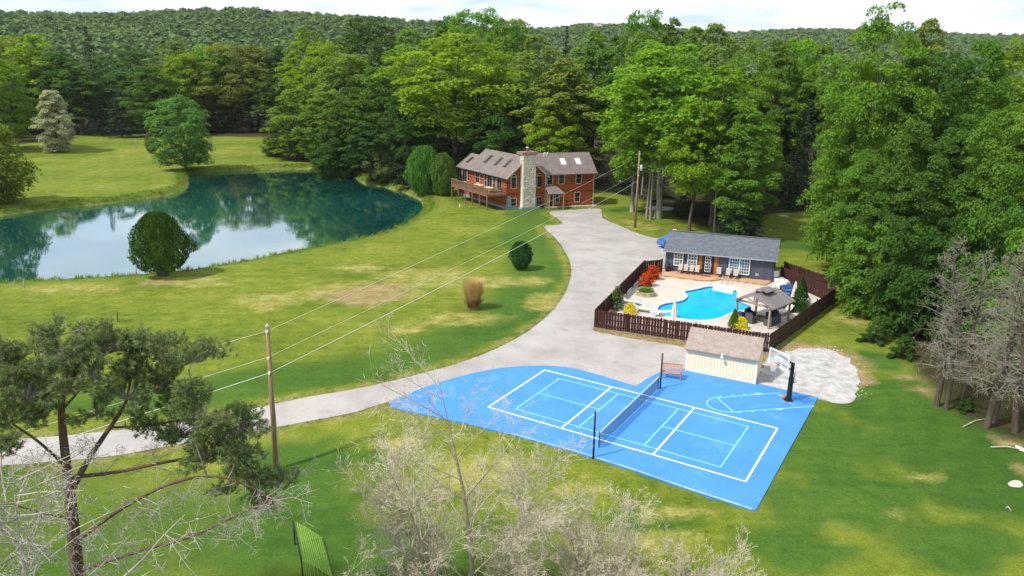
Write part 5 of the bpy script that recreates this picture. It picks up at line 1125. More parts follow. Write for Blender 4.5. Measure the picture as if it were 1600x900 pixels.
p = Matrix.Rotation(PHA, 4, 'Z') @ Vector((4.55, -.75, 0)); tag(link('door_mat', MB().box(-.5, -.28, 0, .5, .28, .02).mesh('door_mat'), M['chair_metal']), 'dark mat before the pool house door', 'mat'); mo = bpy.data.objects['door_mat']; mo.location = (PH0[0] + p.x, PH0[1] + p.y, wz); mo.rotation_euler = (0, 0, PHA)

# shrubs and planter
KIND['maple'] = (crown_mesh('red_maple', 91, 1.8, 1.15, .1, 90, 60, .13, 'dome', flat=.5), 1.8, 1.15)
KIND['mound'] = (spray_mesh('mound', 92, 1.0, .6, 1500, .12, 'dome', 0), 1.0, .6)
KIND['coneshrub'] = (spray_mesh('cone_shrub', 93, 2.4, .75, 2600, .16, 'cone', 1), 2.4, .75)
KIND['juniper'] = (conifer_mesh('juniper', 94, 2.0, .8, .1, 16, .16, -.35), 2.0, .8)
def plant(kind, uv, H, R, col, name, label, cat='shrub', leafm='needle'):
    p = yard(*uv); t = place_tree(kind, p[0], p[1], H, R, col, name, z=PZ + .05, leafm=leafm); tag(t, label, cat); return t
plant('maple', (1010, 447), 1.5, .78, (.60, .085, .015), 'red_maple', 'scarlet dwarf maple in the stone bed, the nearer of two', leafm='leaf')
plant('maple', (1020, 436), 1.55, .75, (.66, .080, .012), 'red_maple', 'scarlet dwarf maple nearest the pool house, the farther of two', leafm='leaf')
plant('juniper', (963, 484), 2.3, .85, (.075, .16, .03), 'young_juniper', 'spiky young green juniper inside the left fence corner')
plant('mound', (984, 490), 1.0, .58, (.80, .64, .03), 'golden_shrub', 'golden yellow shrub by the front fence, left end')
plant('mound', (1157, 513), 1.0, .6, (.80, .66, .02), 'golden_shrub', 'golden yellow shrub by the front fence, beside the pavilion')
plant('coneshrub', (1146, 512), 1.7, .55, (.10, .17, .02), 'green_shrub', 'pointed green shrub by the front fence left of the golden one')
plant('coneshrub', (1250, 478), 2.7, .85, (.042, .115, .02), 'cone_evergreen', 'tall conical evergreen inside the right-hand fence')
plant('mound', (1240, 484), 1.15, .9, (.045, .10, .02), 'low_evergreen', 'low spreading evergreen left of the conical evergreen')
plant('mound', (1252, 487), 1.0, .9, (.042, .105, .022), 'low_evergreen', 'low spreading evergreen in front of the conical evergreen')
p = yard(1009, 461); pl = empty('round_planter', p); tag(pl, 'round tan stone planter in the gravel bed', 'planter')
M['tan_block'] = mat('tan_wall_block', (.46, .36, .24), .9, .2, 4)
blk = MB(); 
for k in range(14):
    a0, a1_ = 2 * math.pi * k / 14 + .015, 2 * math.pi * (k + 1) / 14 - .015; q = MB(); pts_ = [(math.cos(a0), math.sin(a0)), (math.cos(a1_), math.sin(a1_))]
    q.prism([(x * .72, y * .72) for x, y in pts_[::1]][::-1] + [(x * .95, y * .95) for x, y in pts_], 0, .42); q.build('block', M['tan_block'], pl)
MB().lathe([(.72, .05), (.72, .36)], 16).build('soil', M['bark'], pl)
ho = place_tree('mound', p[0], p[1], .45, .85, (.16, .30, .045), 'hosta', z=PZ + .36, leafm='needle'); tag(ho, 'fresh green hosta growing in the round stone planter', 'plant')

# loungers with thin frames
M['pale_sling'] = mat('pale_sling', (.62, .58, .54), .8, .08, 4)
def lounger(u, v, rz, label):
    t = empty('sun_lounger', yard(u, v), rz); tag(t, label, 'sun lounger', 'sun loungers round the pool')
    MB().box(-.95, -.27, .30, .35, .27, .325).build('seat', M['pale_sling'], t)
    mb = MB(); mb.bar((.35, 0, .31), (.95, 0, .68), .54, .025); mb.build('backrest', M['pale_sling'], t)
    for s in (-.3, .3): MB().tube([(-1.0, s, .31), (.38, s, .31), (.98, s, .69)], .02, 6).build('side_rail', M['chair_metal'], t)
    for x in (-.75, .3):
        for s in (-.3, .3): MB().tube([(x, s, 0), (x, s, .3)], .018, 6).build('leg', M['chair_metal'], t)
lounger(984, 475, 2.7, 'sun lounger in the gravel corner beside the round planter'); lounger(1004, 487, 2.8, 'sun lounger nearest the diving board')
lounger(1228, 490, .75, 'sun lounger behind the pavilion, closer to the fence'); lounger(1218, 481, .75, 'sun lounger behind the pavilion, closer to the pool')
p = yard(985, 479); ob = empty('black_pot', p); tag(ob, 'small black pot between the left loungers', 'pot'); MB().lathe([(.16, 0), (.24, .3), (.2, .36)], 12).build('pot_body', M['black'], ob, True)
# closed parasols
M['canvas'] = mat('pale_canvas', (.66, .57, .52), .85, .08, 3, stretch=(6, 6, .5))
def parasol(u, v, H, label):
    t = empty('closed_parasol', yard(u, v)); tag(t, label, 'parasol', 'closed parasols'); n = 16; mb = MB(); prof = [(.30, .75), (.27, 1.1), (.20, 1.6), (.10, 2.05), (.03, H)]
    vs_ = []
    for (r, z) in prof:
        for k in range(n): a_ = 6.283 * k / n; rr = r * (1 if k % 2 else .72); vs_.append((rr * math.cos(a_), rr * math.sin(a_), z))
    mb.add(vs_, [(i * n + k, i * n + (k + 1) % n, (i + 1) * n + (k + 1) % n, (i + 1) * n + k) for i in range(len(prof) - 1) for k in range(n)]); mb.build('canopy', M['canvas'], t)
    MB().tube([(0, 0, 0), (0, 0, H + .08)], .025, 8).build('pole', M['chair_metal'], t); MB().lathe([(.28, 0), (.28, .06), (.06, .12)], 16).build('base', M['black'], t)
parasol(1052, 508, 2.35, 'closed pale parasol by the front fence, left of the pool'); parasol(1240, 474, 2.2, 'closed pale parasol between the loveseat and the conical evergreen')
# deck box
p = yard(1219, 446); bx_ = empty('deck_box', p, PHA); tag(bx_, 'white storage box beside the pool house corner', 'storage box'); MB().box(-.62, -.34, 0, .62, .34, .52).build('box_body', M['white'], bx_); MB().box(-.66, -.38, .521, .66, .38, .62).build('lid', M['white'], bx_)
p = P(1213, 430, 0.9); ub = empty('utility_box', (p[0], p[1], 0)); tag(ub, 'grey utility box on a post at the pool house right corner', 'utility box'); MB().box(-.25, -.12, .7, .25, .12, 1.35).build('cabinet', M['steel'], ub); MB().box(-.05, -.05, 0, .05, .05, .7).build('post', M['steel'], ub)

# outdoor seating
M['blue_cushion'] = mat('blue_cushion', (.055, .14, .34), .85, .15, 4); M['navy_cushion'] = mat('navy_cushion', (.022, .040, .11), .85, .2, 4); M['wicker'] = mat('dark_wicker', (.085, .082, .088), .8, .4, 20, .5, 40)
def sofa(loc, rz, w, label, cush, n=1, frame='wicker', back=True, name='armchair', cat='armchair', group='wicker seating under the pavilion', feet=False):
    """front is -y"""
    t = empty(name, loc, rz); tag(t, label, cat, group); D = .72; hw = w / 2
    if feet:
        mb = MB(); 
        for s in (-1, 1):
            for y in (-.33, .33): MB().box(s * hw - .03, y - .03, 0, s * hw + .03, y + .03, .6 if y < 0 else .82).build('leg', M[frame], t)
            MB().box(s * hw - .04, -.36, .6, s * hw + .04, .36, .64).build('armrest', M[frame], t)
        MB().box(-hw, -.33, .24, hw, .33, .29).build('base', M[frame], t); MB().box(-hw, .31, .35, hw, .36, .82).build('back_frame', M[frame], t)
    else:
        MB().box(-hw, -D / 2, .04, hw, D / 2, .32).build('base', M[frame], t)
        if back:
            MB().box(-hw, D / 2 - .13, .321, hw, D / 2, .82).build('back_frame', M[frame], t)
            for s in (-1, 1): MB().box(s * (hw - .065) - .065, -D / 2, .321, s * (hw - .065) + .065, D / 2 - .131, .6).build('armrest', M[frame], t)
    iw = (w - .28 if back else w - .04) / n
    for k in range(n):
        x = -iw * n / 2 + iw * (k + .5)
        mb = MB().box(x - iw / 2 + .012, -D / 2 - .02, .325, x + iw / 2 - .012, D / 2 - (.14 if back else 0), .46); c1 = mb.build('seat_cushion', M[cush], t); b1 = c1.modifiers.new('b', 'BEVEL'); b1.width = .04; b1.segments = 2
        if back:
            mb = MB(); mb.bar((x, D / 2 - .22, .46), (x, D / 2 - .12, .93), iw - .02, .14, (0, 1, 0)); c1 = mb.build('back_cushion', M[cush], t); b1 = c1.modifiers.new('b', 'BEVEL'); b1.width = .04; b1.segments = 2
    return t
lv = yard(1231, 459); sofa(lv, .25, 1.5, 'loveseat with bright blue cushions before the back fence', 'blue_cushion', 2, 'chair_metal', name='loveseat', cat='loveseat', group='blue cushioned seating', feet=True)
lo = yard(1227, 465); sofa(lo, .25, .7, 'bright blue footstool before the loveseat', 'blue_cushion', 1, 'chair_metal', back=False, name='footstool', cat='footstool', group='blue cushioned seating')

# pavilion over the wicker set
GZ_ = [np.array(p) for p in ((20.32, 64.5), (22.47, 62.2), (24.49, 65.0), (22.2, 67.1))]
gc = sum(GZ_) / 4; ga = math.atan2(GZ_[1][1] - GZ_[0][1], GZ_[1][0] - GZ_[0][0]); gzb = empty('pavilion', (gc[0], gc[1], PZ + .003), ga); tag(gzb, 'timber pavilion with grey-brown gable roof and vented top over wicker seats', 'pavilion')
M['pav_wood'] = mat('grey_brown_timber', (.30, .235, .19), .85, .2, 3, stretch=(4, 4, 1)); M['pav_roof'] = stripe_mat('brown_grey_metal_roof', (.20, .175, .178), (.12, .10, .10), 1, 3.0, .4, .5, .08, .06, 2)
hx, hy, ze, zr = 1.6, 1.72, 1.98, 2.72
for sx in (-1, 1):
    for sy in (-1, 1):
        MB().box(sx * hx - .08, sy * hy - .08, 0, sx * hx + .08, sy * hy + .08, ze).build('post', M['pav_wood'], gzb)
        mb = MB(); mb.bar((sx * hx, sy * hy, ze - .5), (sx * (hx - .5), sy * hy, ze - .02), .07); mb.build('brace', M['pav_wood'], gzb)
for sy in (-1, 1):
    mb = MB(); mb.box(-hx - .1, sy * hy - .05, ze - .14, hx + .1, sy * hy + .05, ze + .02); mb.build('tie_beam', M['pav_wood'], gzb)
    mb = MB(); mb.bar((0, sy * hy, ze), (0, sy * hy, zr - .05), .08); mb.bar((-.75, sy * hy, ze + .33), (0, sy * hy, ze + .08), .06); mb.bar((.75, sy * hy, ze + .33), (0, sy * hy, ze + .08), .06); mb.bar((-hx - .3, sy * hy, ze - .06), (0, sy * hy, zr - .06), .06, .1); mb.bar((hx + .3, sy * hy, ze - .06), (0, sy * hy, zr - .06), .06, .1); mb.build('truss', M['pav_wood'], gzb)
for sx in (-1, 1): MB().box(sx * hx - .05, -hy + .051, ze - .139, sx * hx + .05, hy - .051, ze + .021).build('side_beam', M['pav_wood'], gzb)
rf = MB(); ex_ = hx + .38; ez = ze - .1; ey_ = hy + .3; slope(rf, (-ex_, ey_, ez), (-ex_, -ey_, ez), (0, -ey_, zr), (0, ey_, zr), .05); slope(rf, (ex_, -ey_, ez), (ex_, ey_, ez), (0, ey_, zr - .003), (0, -ey_, zr - .003), .05); grf = rf.build('roof', M['pav_roof'], gzb)
rf = MB(); slope(rf, (-.62, .75, zr + .12), (-.62, -.75, zr + .12), (0, -.75, zr + .32), (0, .75, zr + .32), .04); slope(rf, (.62, -.75, zr + .12), (.62, .75, zr + .12), (0, .75, zr + .317), (0, -.75, zr + .317), .04); gv = rf.build('vent_roof', M['pav_roof'], gzb)
mb = MB()
for sx in (-.45, .45):
    for sy in (-.6, .6): mb.box(sx - .03, sy - .03, zr - .25, sx + .03, sy + .03, zr + .15)
mb.box(-.42, -.62, zr - .25, .42, -.58, zr + .05); mb.box(-.42, .58, zr - .25, .42, .62, zr + .05); mb.build('vent_frame', M['black'], gv)
def gl(x, y): p = Matrix.Rotation(ga, 4, 'Z') @ Vector((x, y, 0)); return (gc[0] + p.x, gc[1] + p.y, PZ + .003)
sofa(gl(-.35, -1.25), ga + 3.0, .8, 'dark wicker armchair with its back to the front fence', 'navy_cushion')
sofa(gl(-1.1, -.15), ga + 1.45, .8, 'navy cushioned wicker armchair at the pool side of the pavilion', 'navy_cushion', back=True)
sofa(gl(-1.75, -.55), ga + 1.45, .6, 'navy cushioned wicker footstool at the pavilion edge by the pool', 'navy_cushion', back=False, name='footstool', cat='footstool')
sofa(gl(.35, 1.1), ga - .0, .85, 'navy cushioned wicker armchair at the back of the pavilion', 'navy_cushion')
sofa(gl(1.15, -.3), ga - 1.57, 1.7, 'long navy cushioned wicker sofa at the fence side of the pavilion', 'navy_cushion', 2, name='wicker_sofa', cat='sofa')
t = empty('coffee_table', gl(.1, -.1), ga); tag(t, 'low dark table in the middle of the pavilion seats', 'table'); MB().box(-.5, -.32, .38, .5, .32, .43).build('table_top', M['black'], t)
for sx in (-.42, .42):
    for sy in (-.26, .26): MB().box(sx - .025, sy - .025, 0, sx + .025, sy + .025, .379).build('leg', M['black'], t)

# ------------------------------------------------------------------ court equipment
def cz0(p): return float(court_z(p[0])) + .055
npn, npf = np.array(court_pt(936, 700)), np.array(court_pt(1028, 609.5))
net = empty('court_net', (npn[0], npn[1], cz0(npn)), math.atan2(npf[1] - npn[1], npf[0] - npn[0])); tag(net, 'low dark net with white top band across the blue court', 'net'); NL = float(np.linalg.norm(npf - npn)); dzn = cz0(npf) - cz0(npn)
M['net'] = mat('net_cord', (.015, .025, .05), .8, .1, 3)
A, B = [], []
for k in range(int(NL / .07) + 1): x = min(k * .07, NL); zz = dzn * x / NL; A.append((x, 0, .06 + zz)); B.append((x, 0, .90 + zz))
for k in range(14): A.append((0, 0, .06 + k * .064)); B.append((NL, 0, .06 + k * .064 + dzn))
r_ = np.full(len(A), .006); V_, Q = seg_tubes(A, B, r_, r_, 4); tag(link('netting', np_mesh('netting', V_, Q), M['net'], net), kind='stuff')
MB().bar((0, 0, .93), (NL, 0, .93 + dzn), .03, .075).build('top_band', M['white'], net)
for x, d in ((-.03, 0), (NL + .03, dzn)): MB().tube([(x, 0, d), (x, 0, 1.0 + d)], .035, 8).build('net_post', M['black'], net)
for (u, v, vt, lb) in ((927, 715.5, 644, 'tall black net pole at the near edge of the court'), (1031.5, 607.5, 553, 'tall black net pole at the far edge of the court by the bench')):
    p = np.array(court_pt(u, v)); top = PY(u + 2.5, vt, p[1])[2]; t = empty('net_pole', (p[0], p[1], cz0(p) - .05)); tag(t, lb, 'pole', 'tall black net poles'); h = top - cz0(p) + .05
    MB().tube([(0, 0, 0), (0, 0, h)], .058, 12).build('shaft', M['black'], t, True); MB().lathe([(.09, .0), (.09, .06), (.06, .065)], 12).build('socket', M['black'], t)
    MB().lathe([(.062, 0), (.066, .02), (.03, .05)], 12, (0, 0, h)).build('end_cap', M['black'], t); MB().box(-.09, -.03, .9, -.055, .03, 1.05).build('net_hook', M['steel'], t)
# bench
a, b = np.array(court_pt(1035, 592)), np.array(court_pt(1063, 596)); bn = empty('slatted_bench', (*((a + b) / 2 + [0.05, .25]), cz0(a)), math.atan2(b[1] - a[1], b[0] - a[0])); tag(bn, 'brown slatted wooden bench on the blue court left of the shed', 'bench')
M['bench_wood'] = mat('reddish_bench_wood', (.40, .21, .14), .8, .2, 4, stretch=(1, 8, 8))
for k in range(4): MB().box(-.7, -.25 + k * .125, .43, .7, -.145 + k * .125, .46).build('seat_slat', M['bench_wood'], bn)
for k in range(14): x = -.66 + k * .1; MB().bar((x, .26, .5), (x, .36, .92), .05, .025, (0, 1, 0)).build('back_slat', M['bench_wood'], bn)
MB().bar((-.72, .37, .95), (.72, .37, .95), .05, .07).build('top_rail', M['bench_wood'], bn)
for s in (-.66, .66):
    MB().box(s - .035, -.25, 0, s + .035, -.18, .62).build('leg', M['bench_wood'], bn); MB().bar((s, .24, 0), (s, .38, .95), .07, .07).build('leg', M['bench_wood'], bn); MB().box(s - .04, -.27, .62, s + .04, .3, .66).build('armrest', M['bench_wood'], bn)
# basketball stand
hp = np.array(court_pt(1232, 627)); zb = cz0(hp); fd = unit(np.array([-.90, -.43])); hoop = empty('basketball_hoop', (hp[0], hp[1], zb), math.atan2(fd[1], fd[0])); tag(hoop, 'black basketball stand with clear white-framed backboard at the court edge', 'basketball hoop')
M['orange'] = mat('orange_rim', (.75, .13, .03), .5, .1, 3); M['acrylic'] = mat('clear_backboard', (.55, .57, .60), .15, .05, 2)
_b = M['acrylic'].node_tree.nodes['Principled BSDF']; _b.inputs['Alpha'].default_value = .28
mb = MB(); mb.M = Matrix.Identity(4); mb.lathe([(.30, 0), (.30, .03), (.19, .06), (.17, .5), (.16, 1.75), (.13, 1.78), (.11, 1.79)], 8); mb.build('padded_base', M['black'], hoop); mb = MB(); mb.box(-.09, -.09, 1.78, .09, .09, 2.75); mb.build('pole', M['black'], hoop)
for s in (-.1, .1): mb = MB(); mb.bar((0, s, 2.68), (1.25, s, 3.5), .06, .09); mb.bar((0, s, 2.2), (1.25, s, 2.95), .06, .09); mb.build('arm', M['black'], hoop)
mb = MB(); mb.tube([(-.14, 0, 1.2), (-.28, 0, 1.25), (-.28, 0, 2.0), (-.1, 0, 2.05)], .025, 8); mb.tube([(-.28, 0, 1.3), (-.4, .12, 1.3)], .02, 6); mb.build('crank', M['black'], hoop)
bx, bz, bw, bh = 1.30, 3.22, .84, .5
MB().box(bx, -bw, bz - bh, bx + .02, bw, bz + bh).build('backboard', M['acrylic'], hoop)
fr = MB(); e = .06; fr.box(bx - .02, -bw - e, bz - bh - e, bx + .04, -bw + .02, bz + bh + e); fr.box(bx - .02, bw - .02, bz - bh - e, bx + .04, bw + e, bz + bh + e); fr.box(bx - .02, -bw + .02, bz + bh - .02, bx + .04, bw - .02, bz + bh + e); fr.box(bx - .02, -bw + .02, bz - bh - e, bx + .04, bw - .02, bz - bh + .02); fr.build('backboard_frame', M['white'], hoop)
fr = MB()
for (y0, y1, z0, z1) in ((-.3, .3, .08, .13), (-.3, .3, -.33, -.28), (-.3, -.25, -.28, .08), (.25, .3, -.28, .08)): fr.box(bx + .022, y0, bz + z0, bx + .03, y1, bz + z1)
fr.build('target_square', M['white'], hoop)
rm = MB(); rz_ = bz - .30; cxr = bx + .42; rm.tube([(cxr + .23 * math.cos(6.283 * k / 16), .23 * math.sin(6.283 * k / 16), rz_) for k in range(17)], .022, 6, False); rm.box(bx + .031, -.12, rz_ - .1, bx + .09, .12, rz_ + .03); rm.bar((bx + .08, 0, rz_), (cxr - .2, 0, rz_), .14, .03); rim = rm.build('rim', M['orange'], hoop, True)
A, B = [], []
for k in range(16):
    a_ = 6.283 * k / 16; 
    for j in range(4):
        r0, r1 = .23 - j * .022, .23 - (j + 1) * .022
        for s in (-1, 1): A.append((cxr + r0 * math.cos(a_), r0 * math.sin(a_), rz_ - j * .11)); B.append((cxr + r1 * math.cos(a_ + s * .2), r1 * math.sin(a_ + s * .2), rz_ - (j + 1) * .11))
V_, Q = seg_tubes(A, B, np.full(len(A), .011), np.full(len(A), .011), 4); tag(link('net', np_mesh('hoop_net', V_, Q), M['white'], rim), kind='stuff')
p = court_pt(1224.5, 624.5); ball = empty('basketball', (p[0], p[1], cz0(p))); tag(ball, 'orange basketball lying at the foot of the stand', 'ball')
bm = bmesh.new(); bmesh.ops.create_uvsphere(bm, u_segments=20, v_segments=12, radius=.15, matrix=Matrix.Translation((0, 0, .15))); me = bpy.data.meshes.new('ball'); bm.to_mesh(me); bm.free(); me.polygons.foreach_set('use_smooth', [True] * len(me.polygons)); link('skin', me, M['orange'], ball)
sm = MB(); 
for ax in range(3): sm.tube([((.15 * math.cos(t_), .15 * math.sin(t_), .15) if ax == 0 else ((.15 * math.cos(t_), 0, .15 + .15 * math.sin(t_)) if ax == 1 else (0, .15 * math.cos(t_), .15 + .15 * math.sin(t_)))) for t_ in [6.283 * k / 20 for k in range(21)]], .004, 4, False)
sm.build('seam', M['black'], ball)

# ------------------------------------------------------------------ poles and wires
M['pole_wood'] = mat('pole_wood', (.26, .165, .10), .9, .3, 2, stretch=(6, 6, .6)); M['wire'] = mat('pale_cable', (.62, .60, .54), .6, .05, 2)
pA = G(431, 733); topA = PY(418, 512, pA[1]); pB = G(992, 355.5); topB = PY(999.5, 238, pB[1])
for (g, tp, lb, r) in ((pA, topA, 'brown utility pole beside the drive in the foreground', .15), (pB, topB, 'utility pole between the red house and the pool house', .17)):
    t = empty('utility_pole', tuple(g)); tag(t, lb, 'utility pole', 'utility poles'); d = Vector(tp - g); MB().tube([(0, 0, -.3), tuple(d * .5), tuple(d)], [r, r * .85, r * .68], 10).build('shaft', M['pole_wood'], t, True)
    MB().lathe([(r * .72, 0), (r * .72, .12), (.03, .2)], 8, tuple(d)).build('cap', M['steel'], t)
    for f in (.98, .80, .70): q = d * f; MB().box(q.x - .05, q.y - .26, q.z - .06, q.x + .05, q.y - .1, q.z + .06).build('insulator', M['white'], t)
    if g is pB: q = d * .78; MB().lathe([(.22, 0), (.24, .05), (.24, .75), (.1, .85)], 12, (q.x + .38, q.y - .1, q.z - .2)).build('transformer', M['steel'], t, True)
    q = d * .4; MB().tube([(q.x + r + .03, q.y, 0.1), (q.x + r * .9, q.y, d.z * .72)], .02, 6).build('ground_wire', M['steel'], t)
def wire(a, b, sag, r, label):
    a, b = np.array(a), np.array(b); pts = [a + (b - a) * k / 24 - np.array([0, 0, sag * 4 * (k / 24) * (1 - k / 24)]) for k in range(25)]; c = Vector(pts[12]); t = MB(); t.tube([tuple(np.array(p) - pts[12]) for p in pts], r, 5); o_ = t.build('overhead_wire', M['wire']); o_.location = c; tag(o_, label, 'wire', 'overhead wires')
dA = topA - pA; dB = topB - pB; wA = lambda f: pA + dA * f + [0, -.2, 0]; wB = lambda f: pB + dB * f + [0, -.2, 0]
wire(wA(.985), wB(.96), .35, .010, 'topmost thin wire between the two utility poles'); wire(wA(.81), wB(.74), .35, .010, 'middle thin wire between the two utility poles'); wire(wA(.70), wB(.63), .35, .020, 'lowest and thickest cable between the two utility poles')
off = np.array([-32, -33, 0.]) 
wire(wA(.985), wA(.985) + off, .4, .010, 'topmost wire running left from the near utility pole'); wire(wA(.81), wA(.81) + off, .4, .010, 'middle wire running left from the near utility pole'); wire(wA(.70), wA(.70) + off, .4, .020, 'thick cable running left from the near utility pole')

# ------------------------------------------------------------------ foreground pine, bare trees, dead conifers
def bare(rng, p0, d0, L, r, lev, kids, out, up=0.0, wig=.18, spread=.9, lens=.42, nseg=4, rmin=.004, start=.25):
    """recursive bare branch; out collects (a, b, ra, rb, level)"""
    p = np.array(p0, float); d = unit(np.array(d0, float)); st = L / nseg; nodes = [p.copy()]; dirs = [d]
    for i in range(nseg):
        d = unit(d + rng.normal(size=3) * wig + np.array([0, 0, up])); q = p + d * st
        tp = .97 if lev == 0 else .75; ra = max(r * (1 - tp * i / nseg), rmin); rb = max(r * (1 - tp * (i + 1) / nseg), rmin); out.append((p, q, ra, rb, lev)); p = q; nodes.append(p.copy()); dirs.append(d)
    if lev < len(kids):
        for k in range(kids[lev]):
            t = rng.uniform(start, 1.0) * nseg; i = min(int(t), nseg - 1); c = nodes[i] + (nodes[i + 1] - nodes[i]) * (t - i)
            s = unit(rng.normal(size=3)); s = unit(s - dirs[i + 1] * (s @ dirs[i + 1])); nd = unit(dirs[i + 1] * (1 - spread * .55) + s * spread)
            bare(rng, c, nd, L * lens * rng.uniform(.6, 1.25) * (1.15 - .4 * t / nseg), max(r * .42 * (1 - .6 * t / nseg), rmin), lev + 1, kids, out, up, wig, spread, lens, max(2, nseg - 1) if lev else nseg, rmin, start)
def segs_mesh(name, out, n=4):
    A = np.array([o[0] for o in out]); B = np.array([o[1] for o in out]); return np_mesh(name, *seg_tubes(A, B, [o[2] for o in out], [o[3] for o in out], n), smooth=True)
def bare_tree(name, base, out, label, cat, trunk_m, twig_m, group=None, lv=1):
    t = empty(name, tuple(base)); tag(t, label, cat, group); b = np.array(base)
    rel = [(o[0] - b, o[1] - b, o[2], o[3], o[4]) for o in out]
    link('trunk', segs_mesh(name + '_trunk', [o for o in rel if o[4] < lv], 8), M[trunk_m], t); deep = max(o[4] for o in rel); a_ = [o for o in rel if lv <= o[4] < deep]; b_ = [o for o in rel if o[4] == deep]
    V1, Q1 = seg_tubes([o[0] for o in a_], [o[1] for o in a_], [o[2] for o in a_], [o[3] for o in a_], 3); V2, Q2 = seg_ribbons([o[0] for o in b_], [o[1] for o in b_], [o[2] * 1.25 for o in b_], [o[3] * 1.0 for o in b_], np.random.default_rng(1))
    link('crown', np_mesh(name + '_twigs', np.concatenate([V1, V2]), np.concatenate([Q1, Q2 + len(V1)])), M[twig_m], t); return t
def gz(x, y): return np.array([x, y, tz(x, y)])
# tan brushy tree in the middle foreground
rng = np.random.default_rng(301); out = []
base = gz(*PY(716, 900, 27.5)[:2])
for (u, dx, dyy, L, r) in ((690, -.06, 0, 8.6, .12), (735, .02, .05, 10.4, .14), (712, -.25, .2, 7.6, .07), (760, .25, -.1, 7.6, .07), (700, -.42, -.1, 6.6, .06), (745, .5, .15, 7.0, .06), (705, -.5, .3, 6.0, .05), (740, .6, -.2, 6.0, .05), (690, -.7, .1, 5.6, .05), (750, .75, .2, 5.6, .05)):
    p = base + [(u - 716) / F * 33, rng.uniform(-.3, .3), 0]; bare(rng, p, (dx, dyy, 1), L, r, 0, (20, 12, 8), out, .035, .07, .66, .37, 4, .0055, .08)
bare_tree('bare_tree', base, out, 'tan leafless brushy tree with two dark trunks in the middle foreground', 'tree', 'grey_twig', 'tan_twig', 'bare trees in the foreground')
# tan brush to its right
rng = np.random.default_rng(302); out = []
base = gz(*PY(1010, 940, 27.0)[:2])
for k in range(30):
    a_ = rng.uniform(0, 6.283); tl = rng.uniform(.1, .8); p = base + np.array([rng.uniform(-3.0, 3.6), rng.uniform(-1.0, 1.0), 0]); bare(rng, p, (math.cos(a_) * tl + .1, math.sin(a_) * tl, 1), rng.uniform(3.2, 5.6) * (1 - .05 * abs(p[0] - base[0])), rng.uniform(.025, .05), 0, (13, 10, 7), out, .035, .08, .62, .37, 4, .0055, .1)
bare_tree('bare_brush', base, out, 'low tan leafless brush right of the brushy tree, below the court corner', 'brush', 'grey_twig', 'tan_twig', 'bare trees in the foreground')
rng = np.random.default_rng(303); out = []
base = gz(*PY(560, 960, 24.0)[:2])
for k in range(10):
    a_ = rng.uniform(0, 6.283); tl = rng.uniform(.1, .7); bare(rng, base + np.array([rng.uniform(-1.2, 1.2), rng.uniform(-.5, .5), 0]), (math.cos(a_) * tl, math.sin(a_) * tl, 1), rng.uniform(3.0, 4.4), .04, 0, (11, 9, 7), out, .035, .08, .62, .37, 4, .0055, .1)
bare_tree('bare_brush', base, out, 'small tan leafless brush at the bottom edge beside the goal', 'brush', 'grey_twig', 'tan_twig', 'bare trees in the foreground')
# bleached dead tree at the lower left
rng = np.random.default_rng(304); out = []
base = gz(*PY(66, 900, 20.5)[:2])
bare(rng, base, (-.03, .05, 1), 10.6, .16, 0, (60, 11, 6), out, .0, .06, 1.35, .32, 6, .009, .3)
bare(rng, base + [0, 0, 4.2], (.75, .25, .5), 6.0, .07, 1, (34, 18, 7), out, .02, .10, 1.0, .4, 6, .008, .15); bare(rng, base + [0, 0, 3.6], (.8, -.1, .28), 5.5, .07, 1, (34, 18, 7), out, .02, .10, 1.0, .4, 6, .008, .15)
bare_tree('dead_tree', base, out, 'bleached grey dead tree in front of the pine at lower left', 'tree', 'dead_twig', 'dead_twig', lv=1)
# the pine
rng = np.random.default_rng(305)
pb = gz(*PY(124, 900, 24.2)[:2]); pine = empty('pine_tree', tuple(pb)); tag(pine, 'spreading green pine with reddish trunk filling the lower left corner', 'tree')
def pl3(pts): return [PY(u, v, Y) - pb for u, v, Y in pts]
tr = [np.zeros(3)] + pl3([(122, 900, 24.2), (112, 800, 24.3), (103, 720, 24.5), (96, 640, 24.8), (103, 570, 25.2), (118, 525, 25.5)])
mb = MB(); mb.tube([tuple(p) for p in smooth_poly(tr, 4, False)], list(np.interp(np.linspace(0, 1, 25), [0, .3, 1], [.30, .20, .04])), 10); 
limbs = [([(110, 770, 24.4), (140, 715, 24.6), (172, 668, 24.9), (196, 630, 25.2), (206, 590, 25.6), (230, 555, 26)], .15), ([(112, 745, 24.4), (180, 738, 24.6), (260, 722, 24.8), (340, 712, 25), (405, 735, 25), (440, 752, 25)], .10),
         ([(200, 620, 25.2), (260, 585, 25.6), (310, 560, 26), (345, 545, 26.2)], .06), ([(98, 650, 24.8), (70, 610, 24.6), (35, 585, 24.5), (-10, 575, 24.4)], .08), ([(98, 640, 24.8), (140, 590, 24.9), (165, 545, 25.2)], .06), ([(130, 890, 24.1), (215, 862, 23.4), (300, 838, 23.0), (380, 800, 22.8), (425, 780, 22.7), (448, 776, 22.7)], .085),
         ([(116, 850, 24.2), (190, 795, 23.8), (270, 755, 23.6), (340, 745, 23.6), (400, 765, 23.6), (425, 785, 23.6)], .09), ([(104, 730, 24.5), (60, 690, 24), (15, 660, 23.6), (-20, 640, 23.4)], .08), ([(172, 668, 24.9), (230, 665, 25.4), (300, 655, 25.8), (365, 668, 26), (390, 660, 26)], .06), ([(112, 810, 24.3), (60, 800, 23.8), (10, 785, 23.4)], .07)]
ltips = []
for pts, r in limbs:
    q = smooth_poly(pl3(pts), 4, False); mb.tube([tuple(p) for p in q], list(np.linspace(r * .8, .015, len(q))), 7); ltips += q
